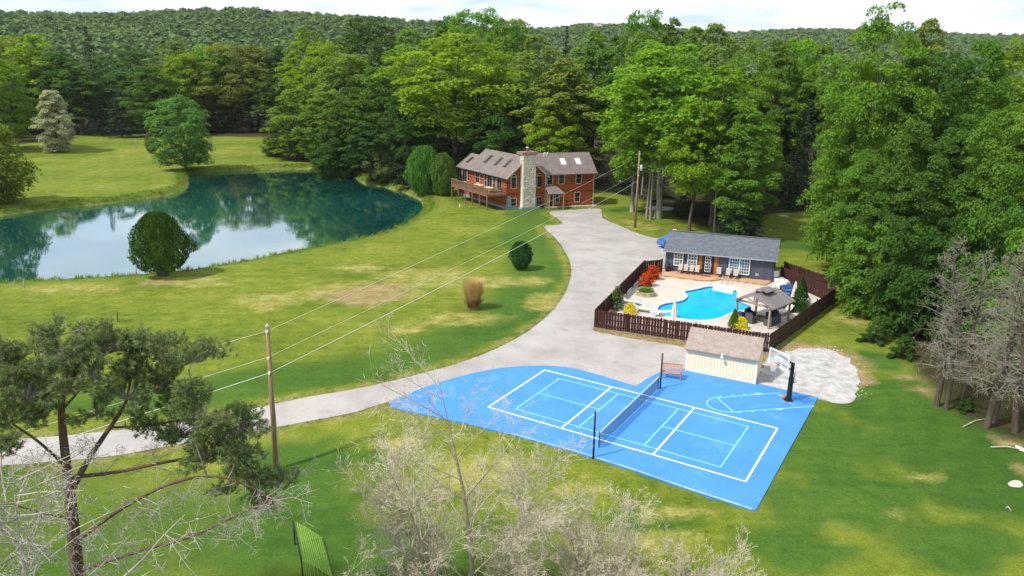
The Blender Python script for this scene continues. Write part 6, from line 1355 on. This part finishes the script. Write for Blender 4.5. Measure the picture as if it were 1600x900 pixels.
link('trunk', mb.mesh('pine_trunk', True), M['pine_bark'], pine); LT = np.array(ltips)
masses = [(60, 556, 40), (112, 540, 42), (165, 538, 38), (28, 590, 42), (90, 590, 42), (145, 585, 38), (215, 560, 38), (268, 560, 36), (312, 556, 24), (345, 548, 12), (245, 598, 34), (196, 612, 30), (318, 640, 38), (275, 668, 36), (345, 680, 36), (378, 660, 28), (322, 705, 32), (398, 738, 30), (436, 752, 22), (418, 782, 20), (60, 636, 32), (10, 640, 36), (-5, 560, 40), (232, 655, 24), (300, 600, 24), (150, 640, 22), (455, 748, 12), (380, 700, 24), (20, 540, 22), (0, 690, 24), (80, 520, 18), (350, 760, 14), (200, 530, 22), (240, 535, 16), (130, 515, 14), (40, 615, 26), (270, 625, 22), (360, 720, 22), (340, 660, 26), (410, 755, 22)]
Cs = []; near = []; tw = []
for (u, v, r) in masses:
    n = int(r * r * .165) + 8; D = unit(rng.normal(size=(n, 3))) * (rng.uniform(.2, 1, (n, 1)) ** .5); Yc = 24.9 + rng.uniform(-1.0, 1.0)
    c = PY(u, v, Yc) - pb; s = r / F * 27.5 * 1.05; nsub = max(3, int(r / 5)); sc0 = c + unit(rng.normal(size=(nsub, 3))) * (rng.uniform(.3, 1, (nsub, 1)) ** .6) * np.array([s * 1.1, s * 1.3, s * .72]); q = sc0[rng.integers(0, nsub, n)] + D * np.array([.44, .44, .28]); Cs.append(q); near.append(np.repeat(c[None] - [0, 0, s * .5], n, 0))
    l = LT[np.argmin(((LT - c) ** 2).sum(1))]; m_ = l * .5 + c * .5 + rng.normal(size=3) * .2; tw += [(l, m_, .035, .028, 2), (m_, c - [0, 0, s * .4], .028, .02, 2)]
    for j in range(0, n, 3): hub = c - [0, 0, s * .4]; mid = hub * .45 + q[j] * .55 + rng.normal(size=3) * .08; tw += [(hub, mid, .014, .010, 2), (mid, q[j], .010, .005, 2)]
Cs = np.concatenate(Cs); near = np.concatenate(near); n = len(Cs); ax = unit(unit(Cs - near) * .8 + [0, 0, .55] + .35 * rng.normal(size=(n, 3)))
k = 30; idx = np.repeat(np.arange(n), k); N = len(idx); tt = rng.uniform(-.5, .5, N); ln = rng.uniform(.08, .15, N); rad = rng.normal(size=(N, 3)); rad = unit(rad - ax[idx] * (rad * ax[idx]).sum(1, keepdims=True)); dr = unit(rad + ax[idx] * rng.uniform(.4, 1.3, (N, 1)))
p0 = Cs[idx] + ax[idx] * (tt * .30)[:, None]; p1 = p0 + dr * ln[:, None]; sd_ = unit(np.cross(dr, rng.normal(size=(N, 3)))) * .010
V_ = np.stack([p0 - sd_, p0 + sd_, p1 + sd_ * .4, p1 - sd_ * .4], 1).reshape(-1, 3); var = np.clip(.5 + .22 * rng.normal(size=n)[idx] + .15 * rng.normal(size=N) + .6 * tt, 0, 1)
nd = link('crown', np_mesh('pine_needles', V_, np.arange(4 * N).reshape(N, 4), var), M['needle'], pine); nd.color = (.165, .225, .085, 1)
link('twigs', segs_mesh('pine_twigs', tw, 4), M['grey_twig'], pine); bpy.data.objects['twigs']['kind'] = 'stuff'
# dead lower twigs of the pine
out = []
for i in range(0, len(LT), 2):
    if LT[i][2] < 9.6: bare(rng, LT[i], unit(rng.normal(size=3) * [1, 1, .5]), rng.uniform(.9, 2.2), .018, 0, (8, 6), out, -.02, .2, 1.0, .45, 4, .006, .2)
tag(link('dead_twigs', segs_mesh('pine_dead_twigs', out, 3), M['dead_twig'], pine), kind='stuff')

# dead conifers at the right
def dead_conifer(seed, H, R):
    rng = np.random.default_rng(seed); out = []; tw = []
    pts = [np.array([rng.normal() * .05 * i, rng.normal() * .05 * i, H * i / 8]) for i in range(9)]
    for i in range(8): out.append((pts[i], pts[i + 1], .19 * (1 - i / 8.5) + .01, .19 * (1 - (i + 1) / 8.5) + .01, 0))
    nb_ = int(H * 6.0)
    for k in range(nb_):
        t = .22 + .77 * k / nb_; z = H * t; i = min(int(t * 8), 7); c = pts[i] + (pts[i + 1] - pts[i]) * (t * 8 - i); a_ = rng.uniform(0, 6.283); L = R * (1.08 - t) ** .75 * rng.uniform(.5, 1.1) + .3
        bare(rng, c, (math.cos(a_), math.sin(a_), .32 + .5 * (t - .3)), L, .042 * (1.2 - t), 1, (0, 8, 2), tw, -.035, .08, .85, .36, 5, .006, .15)
    P_ = []
    for o in tw:
        if o[4] >= 2 and rng.uniform() < .35: P_.append(o[1])
    P_ = np.array(P_); V_, Q = leaf_quads(P_, unit(rng.normal(size=P_.shape) + [0, 0, .5]), .13 * rng.uniform(.5, 1.3, len(P_)), rng, .35)
    return segs_mesh('dead_conifer_trunk', out, 7), segs_mesh('dead_conifer_twigs', tw, 3), np_mesh('lichen', V_, Q, rng.uniform(0, 1, len(P_)))
DC = [dead_conifer(401, 10.5, 2.9), dead_conifer(402, 10.5, 3.2)]
for i, (u, v, vt, sc_, k, lb) in enumerate(((1463, 634, 372, 1.0, 0, 'leftmost grey dead conifer at the edge of the right lawn'), (1478, 640, 430, .8, 1, 'shorter dead conifer, second from the left at the right lawn'), (1506, 626, 385, .95, 1, 'dead conifer in the middle of the group at the right lawn'), (1541, 668, 372, 1.05, 0, 'tall grey dead conifer nearest the right lawn'), (1553, 660, 400, .95, 1, 'dead conifer close behind the nearest one'), (1585, 676, 384, 1.05, 0, 'rightmost grey dead conifer at the edge of the frame'), (1612, 640, 380, 1.0, 1, 'dead conifer half cut by the right edge of the frame'))):
    g = G(u, v); H = PY(u, vt, g[1])[2] - g[2]; t = empty('dead_conifer', tuple(g), i * 1.9); tag(t, lb, 'tree', 'dead conifers at the right'); t.scale = (sc_, sc_, H / 10.5); t.rotation_euler = (0, (-.02, .05, .10, .04, .0, .09, .02)[i], i * 1.9)
    a_, b_, c_ = DC[k]; link('trunk', a_, M['bark'], t); link('branches', b_, M['conifer_twig'], t); q = link('lichen', c_, M['needle'], t); q.color = (.17, .19, .11, 1); tag(q, kind='stuff')

# ------------------------------------------------------------------ small things
# ornamental grass
def blades(n, R, H, seed, lean=.5, w=.012):
    rng = np.random.default_rng(seed); a_ = rng.uniform(0, 6.283, n); r = R * .35 * np.sqrt(rng.uniform(0, 1, n)); b0 = np.stack([r * np.cos(a_), r * np.sin(a_), 0 * r], 1); h = H * rng.uniform(.55, 1.05, n); az = a_ + rng.normal(size=n) * .5; l = lean * rng.uniform(.2, 1.0, n) * R
    d = np.stack([np.cos(az), np.sin(az), 0 * az], 1); p1 = b0 + d * (l * .3)[:, None] + np.array([0, 0, .6]) * h[:, None]; p2 = b0 + d * l[:, None] + np.array([0, 0, 1.]) * h[:, None]; s = np.stack([-np.sin(az), np.cos(az), 0 * az], 1) * w
    V_ = np.stack([b0 - s, b0 + s, p1 + s, p1 - s, p2 + s * .5, p2 - s * .5], 1).reshape(-1, 3); i = np.arange(n)[:, None] * 6
    return V_, np.concatenate([i + [0, 1, 2, 3], i + [3, 2, 4, 5]]), np.concatenate([rng.uniform(.1, .5, n), rng.uniform(.5, 1, n)])
g = G(740, 482); og = empty('ornamental_grass', tuple(g)); tag(og, 'tall clump of straw-coloured dry ornamental grass on the lawn', 'grass clump'); V_, Q, vr = blades(1500, 1.35, 2.75, 5, .62, .016); q = link('blades', np_mesh('dry_blades', V_, Q, vr), M['needle'], og); q.color = (.46, .34, .16, 1); tag(q, kind='stuff')
V_, Q, vr = blades(500, 1.2, 1.0, 6, .8, .02); q = link('old_growth', np_mesh('old_blades', V_, Q, vr), M['needle'], og); q.color = (.24, .13, .07, 1); tag(q, kind='stuff')
# long grass along the banks and borders
rng = np.random.default_rng(77); pts = []
def along(poly, dens, w0, w1, closed=True):
    for i in range(len(poly) if closed else len(poly) - 1):
        a_, b_ = np.asarray(poly[i])[:2], np.asarray(poly[(i + 1) % len(poly)])[:2]; L = np.linalg.norm(b_ - a_); m = rng.poisson(L * dens)
        d = unit(b_ - a_); s = np.array([-d[1], d[0]])
        for _ in range(m): pts.append(a_ + d * rng.uniform(0, L) + s * rng.uniform(w0, w1))
along(POND, 6, -.9, 1.0); n1 = len(pts); along(DRIVE_W, 5, -.25, .25); n2 = len(pts)
pts = np.array(pts); keep = np.hypot(pts[:, 0], pts[:, 1]) < 240; big = (np.arange(len(pts)) < n1)[keep]; pts = pts[keep]
for poly in (DRIVE_W, COURT_W, PATIO_W, GRAVEL_W):
    ok = ~inside(pts[:, 0], pts[:, 1], poly); pts = pts[ok]; big = big[ok]
n = len(pts); kb = 7; idx = np.repeat(np.arange(n), kb); N = len(idx); b0 = np.concatenate([pts + 0, terrain(pts[:, 0], pts[:, 1])[:, None]], 1)[idx] + np.concatenate([rng.normal(size=(N, 2)) * .10, np.full((N, 1), -.03)], 1)
h = np.where(big[idx], rng.uniform(.2, .5, N), rng.uniform(.08, .2, N)); az = rng.uniform(0, 6.283, N); d = np.stack([np.cos(az), np.sin(az), 0 * az], 1); s = np.stack([-np.sin(az), np.cos(az), 0 * az], 1) * np.where(big[idx], .035, .02)[:, None]; tip = b0 + d * (h * .5)[:, None] + np.array([0, 0, 1.]) * h[:, None]
V_ = np.stack([b0 - s, b0 + s, tip + s * .2, tip - s * .2], 1).reshape(-1, 3); q = link('long_grass', np_mesh('long_grass', V_, np.arange(4 * N).reshape(N, 4), rng.uniform(0, 1, N)), M['leaf']); q.color = (.18, .25, .03, 1); tag(q, 'long grass along the pond banks and the edges of drive and court', 'grass', kind='stuff')

# practice goal with lime net
far, nearp = G(461, 851), G(474, 914); gd = nearp - far; W_g = float(np.linalg.norm(gd[:2])); goal = empty('practice_goal', tuple(far), math.atan2(gd[1], gd[0])); tag(goal, 'black framed practice goal with lime green net at the bottom edge', 'goal'); hg, dp_ = 1.32, 1.35
M['lime'] = mat('lime_net', (.36, .62, .10), .7, .1, 3)
for x in (0, W_g): MB().tube([(x, 0, 0), (x, 0, hg)], .035, 8).build('post', M['black'], goal, True)
MB().tube([(0, 0, hg), (W_g, 0, hg)], .035, 8).build('crossbar', M['black'], goal, True)
mb = MB(); mb.tube([(0, 0, .03), (0, dp_, .03), (W_g, dp_, .03), (W_g, 0, .03)], .025, 6); mb.build('ground_frame', M['black'], goal)
A, B = [], []; nn = int(W_g / .11)
for k in range(nn + 1): x = W_g * k / nn; A += [(x, 0, hg), (x, dp_ * .45, hg * .62)]; B += [(x, dp_ * .45, hg * .62), (x, dp_, .03)]
for k in range(14):
    t = k / 13; y, z = (dp_ * .9 * t, hg - hg * .76 * t) if t < .5 else (dp_ * .45 + dp_ * 1.1 * (t - .5), hg * .62 - (hg * .62 - .03) * 2 * (t - .5)); A.append((0, y, z)); B.append((W_g, y, z))
for k in range(8):
    for x in (0, W_g): y = dp_ * k / 8; z1 = np.interp(y, [0, dp_ * .45, dp_], [hg, hg * .62, .03]); A.append((x, y, .03)); B.append((x, y, z1))
V_, Q = seg_tubes(A, B, np.full(len(A), .010), np.full(len(A), .010), 4); tag(link('net', np_mesh('goal_net', V_, Q), M['lime'], goal), kind='stuff')

# stakes, lamp post, marker, jetty
def stake(u, v, vt, w, m, name, label, cat):
    g = G(u, v); h = PY(u, vt, g[1])[2] - g[2]; t = empty(name, tuple(g)); tag(t, label, cat); mb = MB(); mb.tube([(0, 0, -.1), (.04, 0, h * .6), (.07, .02, h)], w, 8); mb.build('shaft', M[m], t); MB().lathe([(w * 1.15, 0), (w * 1.15, .03), (w * .4, .07)], 8, (.07, .02, h)).build('tip', M[m], t)
stake(38, 450, 437, .06, 'dead_twig', 'bank_stake', 'pale wooden stake on the near pond bank at the far left', 'stake'); stake(213, 431, 420, .045, 'dead_twig', 'bank_stake', 'thin wooden stake left of the dark arborvitae', 'stake'); stake(184, 503, 488, .05, 'bark', 'lawn_stake', 'short dark stake on the left lawn above the pine', 'stake'); stake(214, 236, 217, .08, 'dead_twig', 'dead_sapling', 'thin leaning dead sapling on the far meadow', 'sapling'); stake(718, 324, 319, .06, 'white', 'marker_post', 'little white marker post on the lawn below the deck', 'post')
g = G(692.5, 303); h = PY(692.5, 252, g[1])[2]; t = empty('lamp_post', tuple(g)); tag(t, 'thin grey lamp post before the arborvitae hedge tree', 'lamp post'); MB().tube([(0, 0, 0), (0, 0, h)], .055, 8).build('shaft', M['steel'], t); MB().lathe([(.1, h), (.16, h + .1), (.16, h + .35), (.05, h + .45)], 10).build('lamp_head', M['white'], t, True)
g = G(641, 294); t = empty('jetty', (g[0], g[1], .0), .3); tag(t, 'tiny pale plank jetty at the pond edge beside the hedge tree', 'jetty')
for k in range(5): MB().box(-1.0, -.6 + k * .24, .25, 1.0, -.38 + k * .24, .3).build('plank', M['dead_twig'], t)
for sx in (-.9, .9):
    for sy in (-.5, .5): MB().box(sx - .06, sy - .06, -1.2, sx + .06, sy + .06, .249).build('pile', M['bark'], t)
g = G(568, 268); t = empty('orange_kayak', (g[0], g[1], .0), .4); tag(t, 'small orange boat drawn up under the trees by the pond', 'boat'); mb = MB()
for k in range(9):
    pass
prof = [(-1.3, .02), (-1.0, .22), (-.4, .34), (.4, .34), (1.0, .22), (1.3, .02)]
vs_ = [];
for x, w in prof: vs_ += [(x, -w, .42), (x, -w * .6, .08), (x, w * .6, .08), (x, w, .42)]
mb.add(vs_, [(4 * i + j, 4 * i + 4 + j, 4 * i + 5 + j, 4 * i + 1 + j) for i in range(5) for j in range(3)] + [(4 * i + 3, 4 * i + 7, 4 * i + 4, 4 * i) for i in range(5)]); mb.build('hull', M['orange'], t); MB().box(-.35, -.2, .421, .35, .2, .44).build('cockpit', M['black'], t)
# rocks beside the pool house and debris at the right
def rock_mesh(seed):
    rng = np.random.default_rng(seed); bm = bmesh.new(); bmesh.ops.create_icosphere(bm, subdivisions=2, radius=.5)
    ph = rng.uniform(0, 6.28, 3)
    for v in bm.verts: v.co *= 1 + .22 * math.sin(4 * v.co.x + ph[0]) + .18 * math.sin(5 * v.co.y + ph[1]); v.co.z *= .62; v.co.z = max(v.co.z, -.22)
    me = bpy.data.meshes.new('rock'); bm.to_mesh(me); bm.free(); return me
RK = [rock_mesh(s) for s in (1, 2, 3)]
M['rock'] = mat('pale_rock', (.36, .33, .28), .9, 0, 2.5, .5, 9, col2=(.62, .58, .50), detail=9); rr = random.Random(3)
ph_w = lambda x, y: Matrix.Translation((PH0[0], PH0[1], 0)) @ Matrix.Rotation(PHA, 4, 'Z') @ Vector((x, y, 0))
BORD = ['first', 'second', 'third', 'fourth', 'fifth', 'sixth', 'seventh', 'eighth', 'ninth', 'tenth', 'eleventh', 'twelfth', 'thirteenth', 'last']
for i in range(14):
    q = ph_w(PL + .5 + rr.uniform(0, .9) + i * .03, 4.6 - i * .37 + rr.uniform(-.2, .2)); o_ = link('boulder', RK[i % 3], M['rock']); s = rr.uniform(.5, 1.0); o_.scale = (s, s * rr.uniform(.8, 1.2), s); o_.location = (q.x, q.y, tz(q.x, q.y) + .18 * s); o_.rotation_euler = (0, 0, rr.uniform(0, 6)); tag(o_, '%s pale boulder, counted from the back, in the row right of the pool house' % BORD[i], 'boulder', 'boulders right of the pool house')
for i, (u, v, s, lb) in enumerate(((1590, 757, .6, 'pale flat boulder at the right edge, the lower one'), (1594, 702, .45, 'pale flat boulder at the right edge, the upper one'), (1226, 338, .8, 'flat pale stone on the grass behind the pool house'), (1203, 360, .3, 'small pale stone near the pool house back'), (1253, 356, .3, 'small pale stone on the grass below the dark trees'))):
    g = G(u, v); o_ = link('flat_stone', RK[i % 3], M['rock']); o_.location = (g[0], g[1], g[2] + .05); o_.scale = (s * 1.8, s, s * .35); o_.rotation_euler = (0, 0, .6 + i); tag(o_, lb, 'stone')
# loose stones round the gravel pad
rng = np.random.default_rng(500); q = []
for i in range(len(GRAVEL_W)):
    a_, b_ = GRAVEL_W[i], GRAVEL_W[(i + 1) % len(GRAVEL_W)]
    for _ in range(4): c_ = a_ + (b_ - a_) * rng.uniform(); s = unit(c_ - np.mean(GRAVEL_W, 0)); q.append(c_ + s * rng.normal() * .45 + rng.normal(size=2) * .2)
q = np.array([c_ for c_ in q if not inside(np.array([c_[0]]), np.array([c_[1]]), COURT_W)[0] and c_[1] > 48.5]); n = len(q); r_ = rng.uniform(.02, .06, n)
oc = np.array([[1, 0, 0], [0, 1, 0], [-1, 0, 0], [0, -1, 0], [0, 0, .8]]); V_ = (np.concatenate([q, (terrain(q[:, 0], q[:, 1]) + .02)[:, None]], 1)[:, None] + oc[None] * r_[:, None, None] * rng.uniform(.7, 1.3, (n, 5, 1))).reshape(-1, 3); i = np.arange(n)[:, None] * 5
q = link('loose_gravel', np_mesh('loose_gravel', V_, np.concatenate([i + [0, 1, 4], i + [1, 2, 4], i + [2, 3, 4], i + [3, 0, 4]])), M['rock']); tag(q, 'loose pale stones scattered round the gravel pad', 'gravel', kind='stuff')
# fallen branches near the dead conifers
for i, (a_, b_, lb) in enumerate((((1505, 668), (1545, 655), 'bleached fallen branch among the dead conifers'), ((1548, 700), (1600, 705), 'fallen branch lying at the right edge of the lawn'), ((1572, 795), (1580, 800), 'short stick on the right lawn'))):
    p, q = G(*a_), G(*b_); o_ = MB().tube([tuple(Vector(p - p) + Vector((0, 0, .06))), tuple((q - p) * .5 + [0, 0.1, .16]), tuple(q - p + [0, 0, .06])], [.05, .04, .015], 6).build('fallen_branch', M['dead_twig']); o_.location = p; tag(o_, lb, 'branch')
# fire pit with bench
g = G(1031, 326); fpz = tz(g[0], g[1]); q = [(g[0] + 2.3 * math.cos(a_) * (1 + .1 * math.sin(3 * a_)), g[1] + 2.0 * math.sin(a_)) for a_ in np.linspace(0, 6.283, 25)[:-1]]; sheet('fire_pit_gravel', q, M['gravel'], .03, step=1.5, skirt=.05)
t = empty('fire_pit', (g[0], g[1], fpz + .04)); tag(t, 'ring of dark stones forming a fire pit under the trees', 'fire pit')
for k in range(10): a_ = 6.283 * k / 10; o_ = link('stone', RK[k % 3], M['concrete'], t); o_.location = (.62 * math.cos(a_), .62 * math.sin(a_), .1); o_.scale = (.36, .36, .42)
g2 = G(1025, 321.5); t = empty('garden_bench', (g2[0], g2[1], g2[2]), .15); tag(t, 'dark garden bench behind the fire pit', 'bench'); MB().box(-.8, -.25, .42, .8, .25, .47).build('seat', M['black'], t); MB().box(-.8, .24, .55, .8, .29, .95).build('backrest', M['black'], t)
for s in (-.7, .7):
    MB().box(s - .04, -.24, 0, s + .04, -.16, .42).build('leg', M['black'], t); MB().box(s - .04, .2, 0, s + .04, .28, .9).build('leg', M['black'], t)
# parked blue car behind the pool house
cp_ = P(1043, 389, 0); car = empty('parked_car', (cp_[0] + 1.2, cp_[1] + 1.2, tz(cp_[0], cp_[1]) + .02), math.radians(200)); tag(car, 'blue car parked behind the left end of the pool house', 'car'); M['car_blue'] = mat('blue_car_paint', (.03, .11, .34), .25, .05, 2, spec=.6); M['tyre'] = mat('tyre', (.02, .02, .02), .9, .1, 3)
body = [(-2.2, .35), (-2.2, .75), (-2.05, .92), (-1.2, 1.0), (-.55, 1.5), (.9, 1.52), (1.7, 1.02), (2.1, .95), (2.2, .7), (2.2, .35)]
def car_slab(sec, y0, y1, tin=0):
    n = len(sec); mb = MB(); mb.add([(x, y0 + (tin if z > 1.05 else 0), z) for x, z in sec] + [(x, y1 - (tin if z > 1.05 else 0), z) for x, z in sec], [tuple(range(n)), tuple(range(n, 2 * n))[::-1]] + [((i + 1) % n, i, n + i, n + (i + 1) % n) for i in range(n)]); return mb
car_slab(body, -.86, .86, .16).build('body', M['car_blue'], car)
for s in (-1, 1): y = s * .77; car_slab([(-.95, 1.07), (-.45, 1.42), (.8, 1.44), (1.35, 1.07)], min(y, y - s * .02), max(y, y - s * .02)).build('side_window', M['glass'], car)
mb = MB(); mb.add([(-1.17, -.7, 1.04), (-1.17, .7, 1.04), (-.6, .62, 1.49), (-.6, -.62, 1.49)], [(0, 1, 2, 3)]); mb.M = None; w_ = mb.build('windscreen', M['glass'], car); w_.location = (-.02, 0, .015)
for x in (-1.35, 1.35):
    for s in (-1, 1):
        w_ = MB(); w_.M = Matrix.Translation((x, s * .82, .33)) @ Matrix.Rotation(math.pi / 2, 4, 'X'); w_.lathe([(.2, -.1), (.33, -.1), (.33, .1), (.2, .1)], 16); w_ = w_.build('wheel', M['tyre'], car, True); r_ = MB(); r_.M = Matrix.Translation((x, s * .82, .33)) @ Matrix.Rotation(math.pi / 2, 4, 'X'); r_.lathe([(.19, -.11), (.19, .11)], 12); r_.build('rim', M['steel'], w_)
for s in (-.6, .6): MB().box(-2.22, s - .17, .68, -2.19, s + .17, .82).build('headlight', M['white'], car)
MB().box(-2.24, -.85, .36, -2.201, .85, .55).build('bumper', M['black'], car)
# navy canopy and sign behind the pool house
cpn = P(1112, 366, 2.45); t = empty('shade_canopy', (cpn[0], cpn[1], tz(cpn[0], cpn[1])), .2); tag(t, 'navy pop-up canopy whose top shows above the pool house ridge', 'canopy'); M['navy'] = mat('navy_canvas', (.020, .032, .085), .8, .15, 3)
cz2 = float(cpn[2]) - tz(cpn[0], cpn[1]); mb = MB(); mb.add([(-1.45, -1.45, cz2 - .55), (1.45, -1.45, cz2 - .55), (1.45, 1.45, cz2 - .55), (-1.45, 1.45, cz2 - .55), (0, 0, cz2 + .25)], [(0, 1, 4), (1, 2, 4), (2, 3, 4), (3, 0, 4)]); mb.build('canopy_top', M['navy'], t)
for sx in (-1.4, 1.4):
    for sy in (-1.4, 1.4): MB().tube([(sx, sy, 0), (sx, sy, cz2 - .5)], .025, 6).build('leg', M['steel'], t)
sg_ = P(1054, 360, 2.6); t = empty('notice_sign', (sg_[0], sg_[1], tz(sg_[0], sg_[1])), 0); tag(t, 'red and white notice sign on a post behind the pool house roof', 'sign'); h = 3.0
MB().tube([(0, .03, 0), (0, .03, h)], .03, 8).build('post', M['steel'], t); MB().box(-.22, -.02, h - .75, .22, .0, h - .22).build('sign_panel', M['white'], t); M['red'] = mat('red_paint', (.62, .05, .04), .5, .05, 2); MB().box(-.22, -.022, h - .219, .22, .0, h).build('sign_header', M['red'], t)
# house on the far hill
u, v = 933, 42; D = 1230.0; p = PY(u, v, D); hz = tz(p[0], D); t = empty('hill_house', (p[0], D, max(hz, p[2] - 9)), .3); tag(t, 'tiny pinkish house on the far wooded hill', 'house'); M['hill_wall'] = mat('pinkish_wall', (.5, .40, .36), .8, .1, .1)
MB().box(-6, -5, -6, 6, 5, 9).build('wall', M['hill_wall'], t); rf = MB(); slope(rf, (-6.6, -5.6, 8.8), (6.6, -5.6, 8.8), (6.6, 0, 13), (-6.6, 0, 13), .4); slope(rf, (6.6, 5.6, 8.8), (-6.6, 5.6, 8.8), (-6.6, 0, 12.98), (6.6, 0, 12.98), .4); rf.build('roof', M['shingle_tan'], t)
for x in (-3.5, 0, 3.5): MB().box(x - .8, -5.1, 4.5, x + .8, -5.001, 7).build('window', M['glass'], t)

# ------------------------------------------------------------------ haze in the valley air
HAZE = 0.00005
hb = MB().box(-4200, -1600, -15, 4200, 4200, 190).mesh('haze'); hzm = bpy.data.materials.new('haze'); hzm.use_nodes = True; nt = hzm.node_tree; nt.nodes.remove(nt.nodes['Principled BSDF'])
pv = nt.nodes.new('ShaderNodeVolumePrincipled'); pv.inputs['Density'].default_value = HAZE; pv.inputs['Color'].default_value = (.86, .92, 1.0, 1); pv.inputs['Anisotropy'].default_value = .0; nt.links.new(pv.outputs[0], nt.nodes['Material Output'].inputs['Volume'])
tag(link('haze', hb, hzm), 'thin bluish haze lying over the valley', 'haze', kind='stuff')
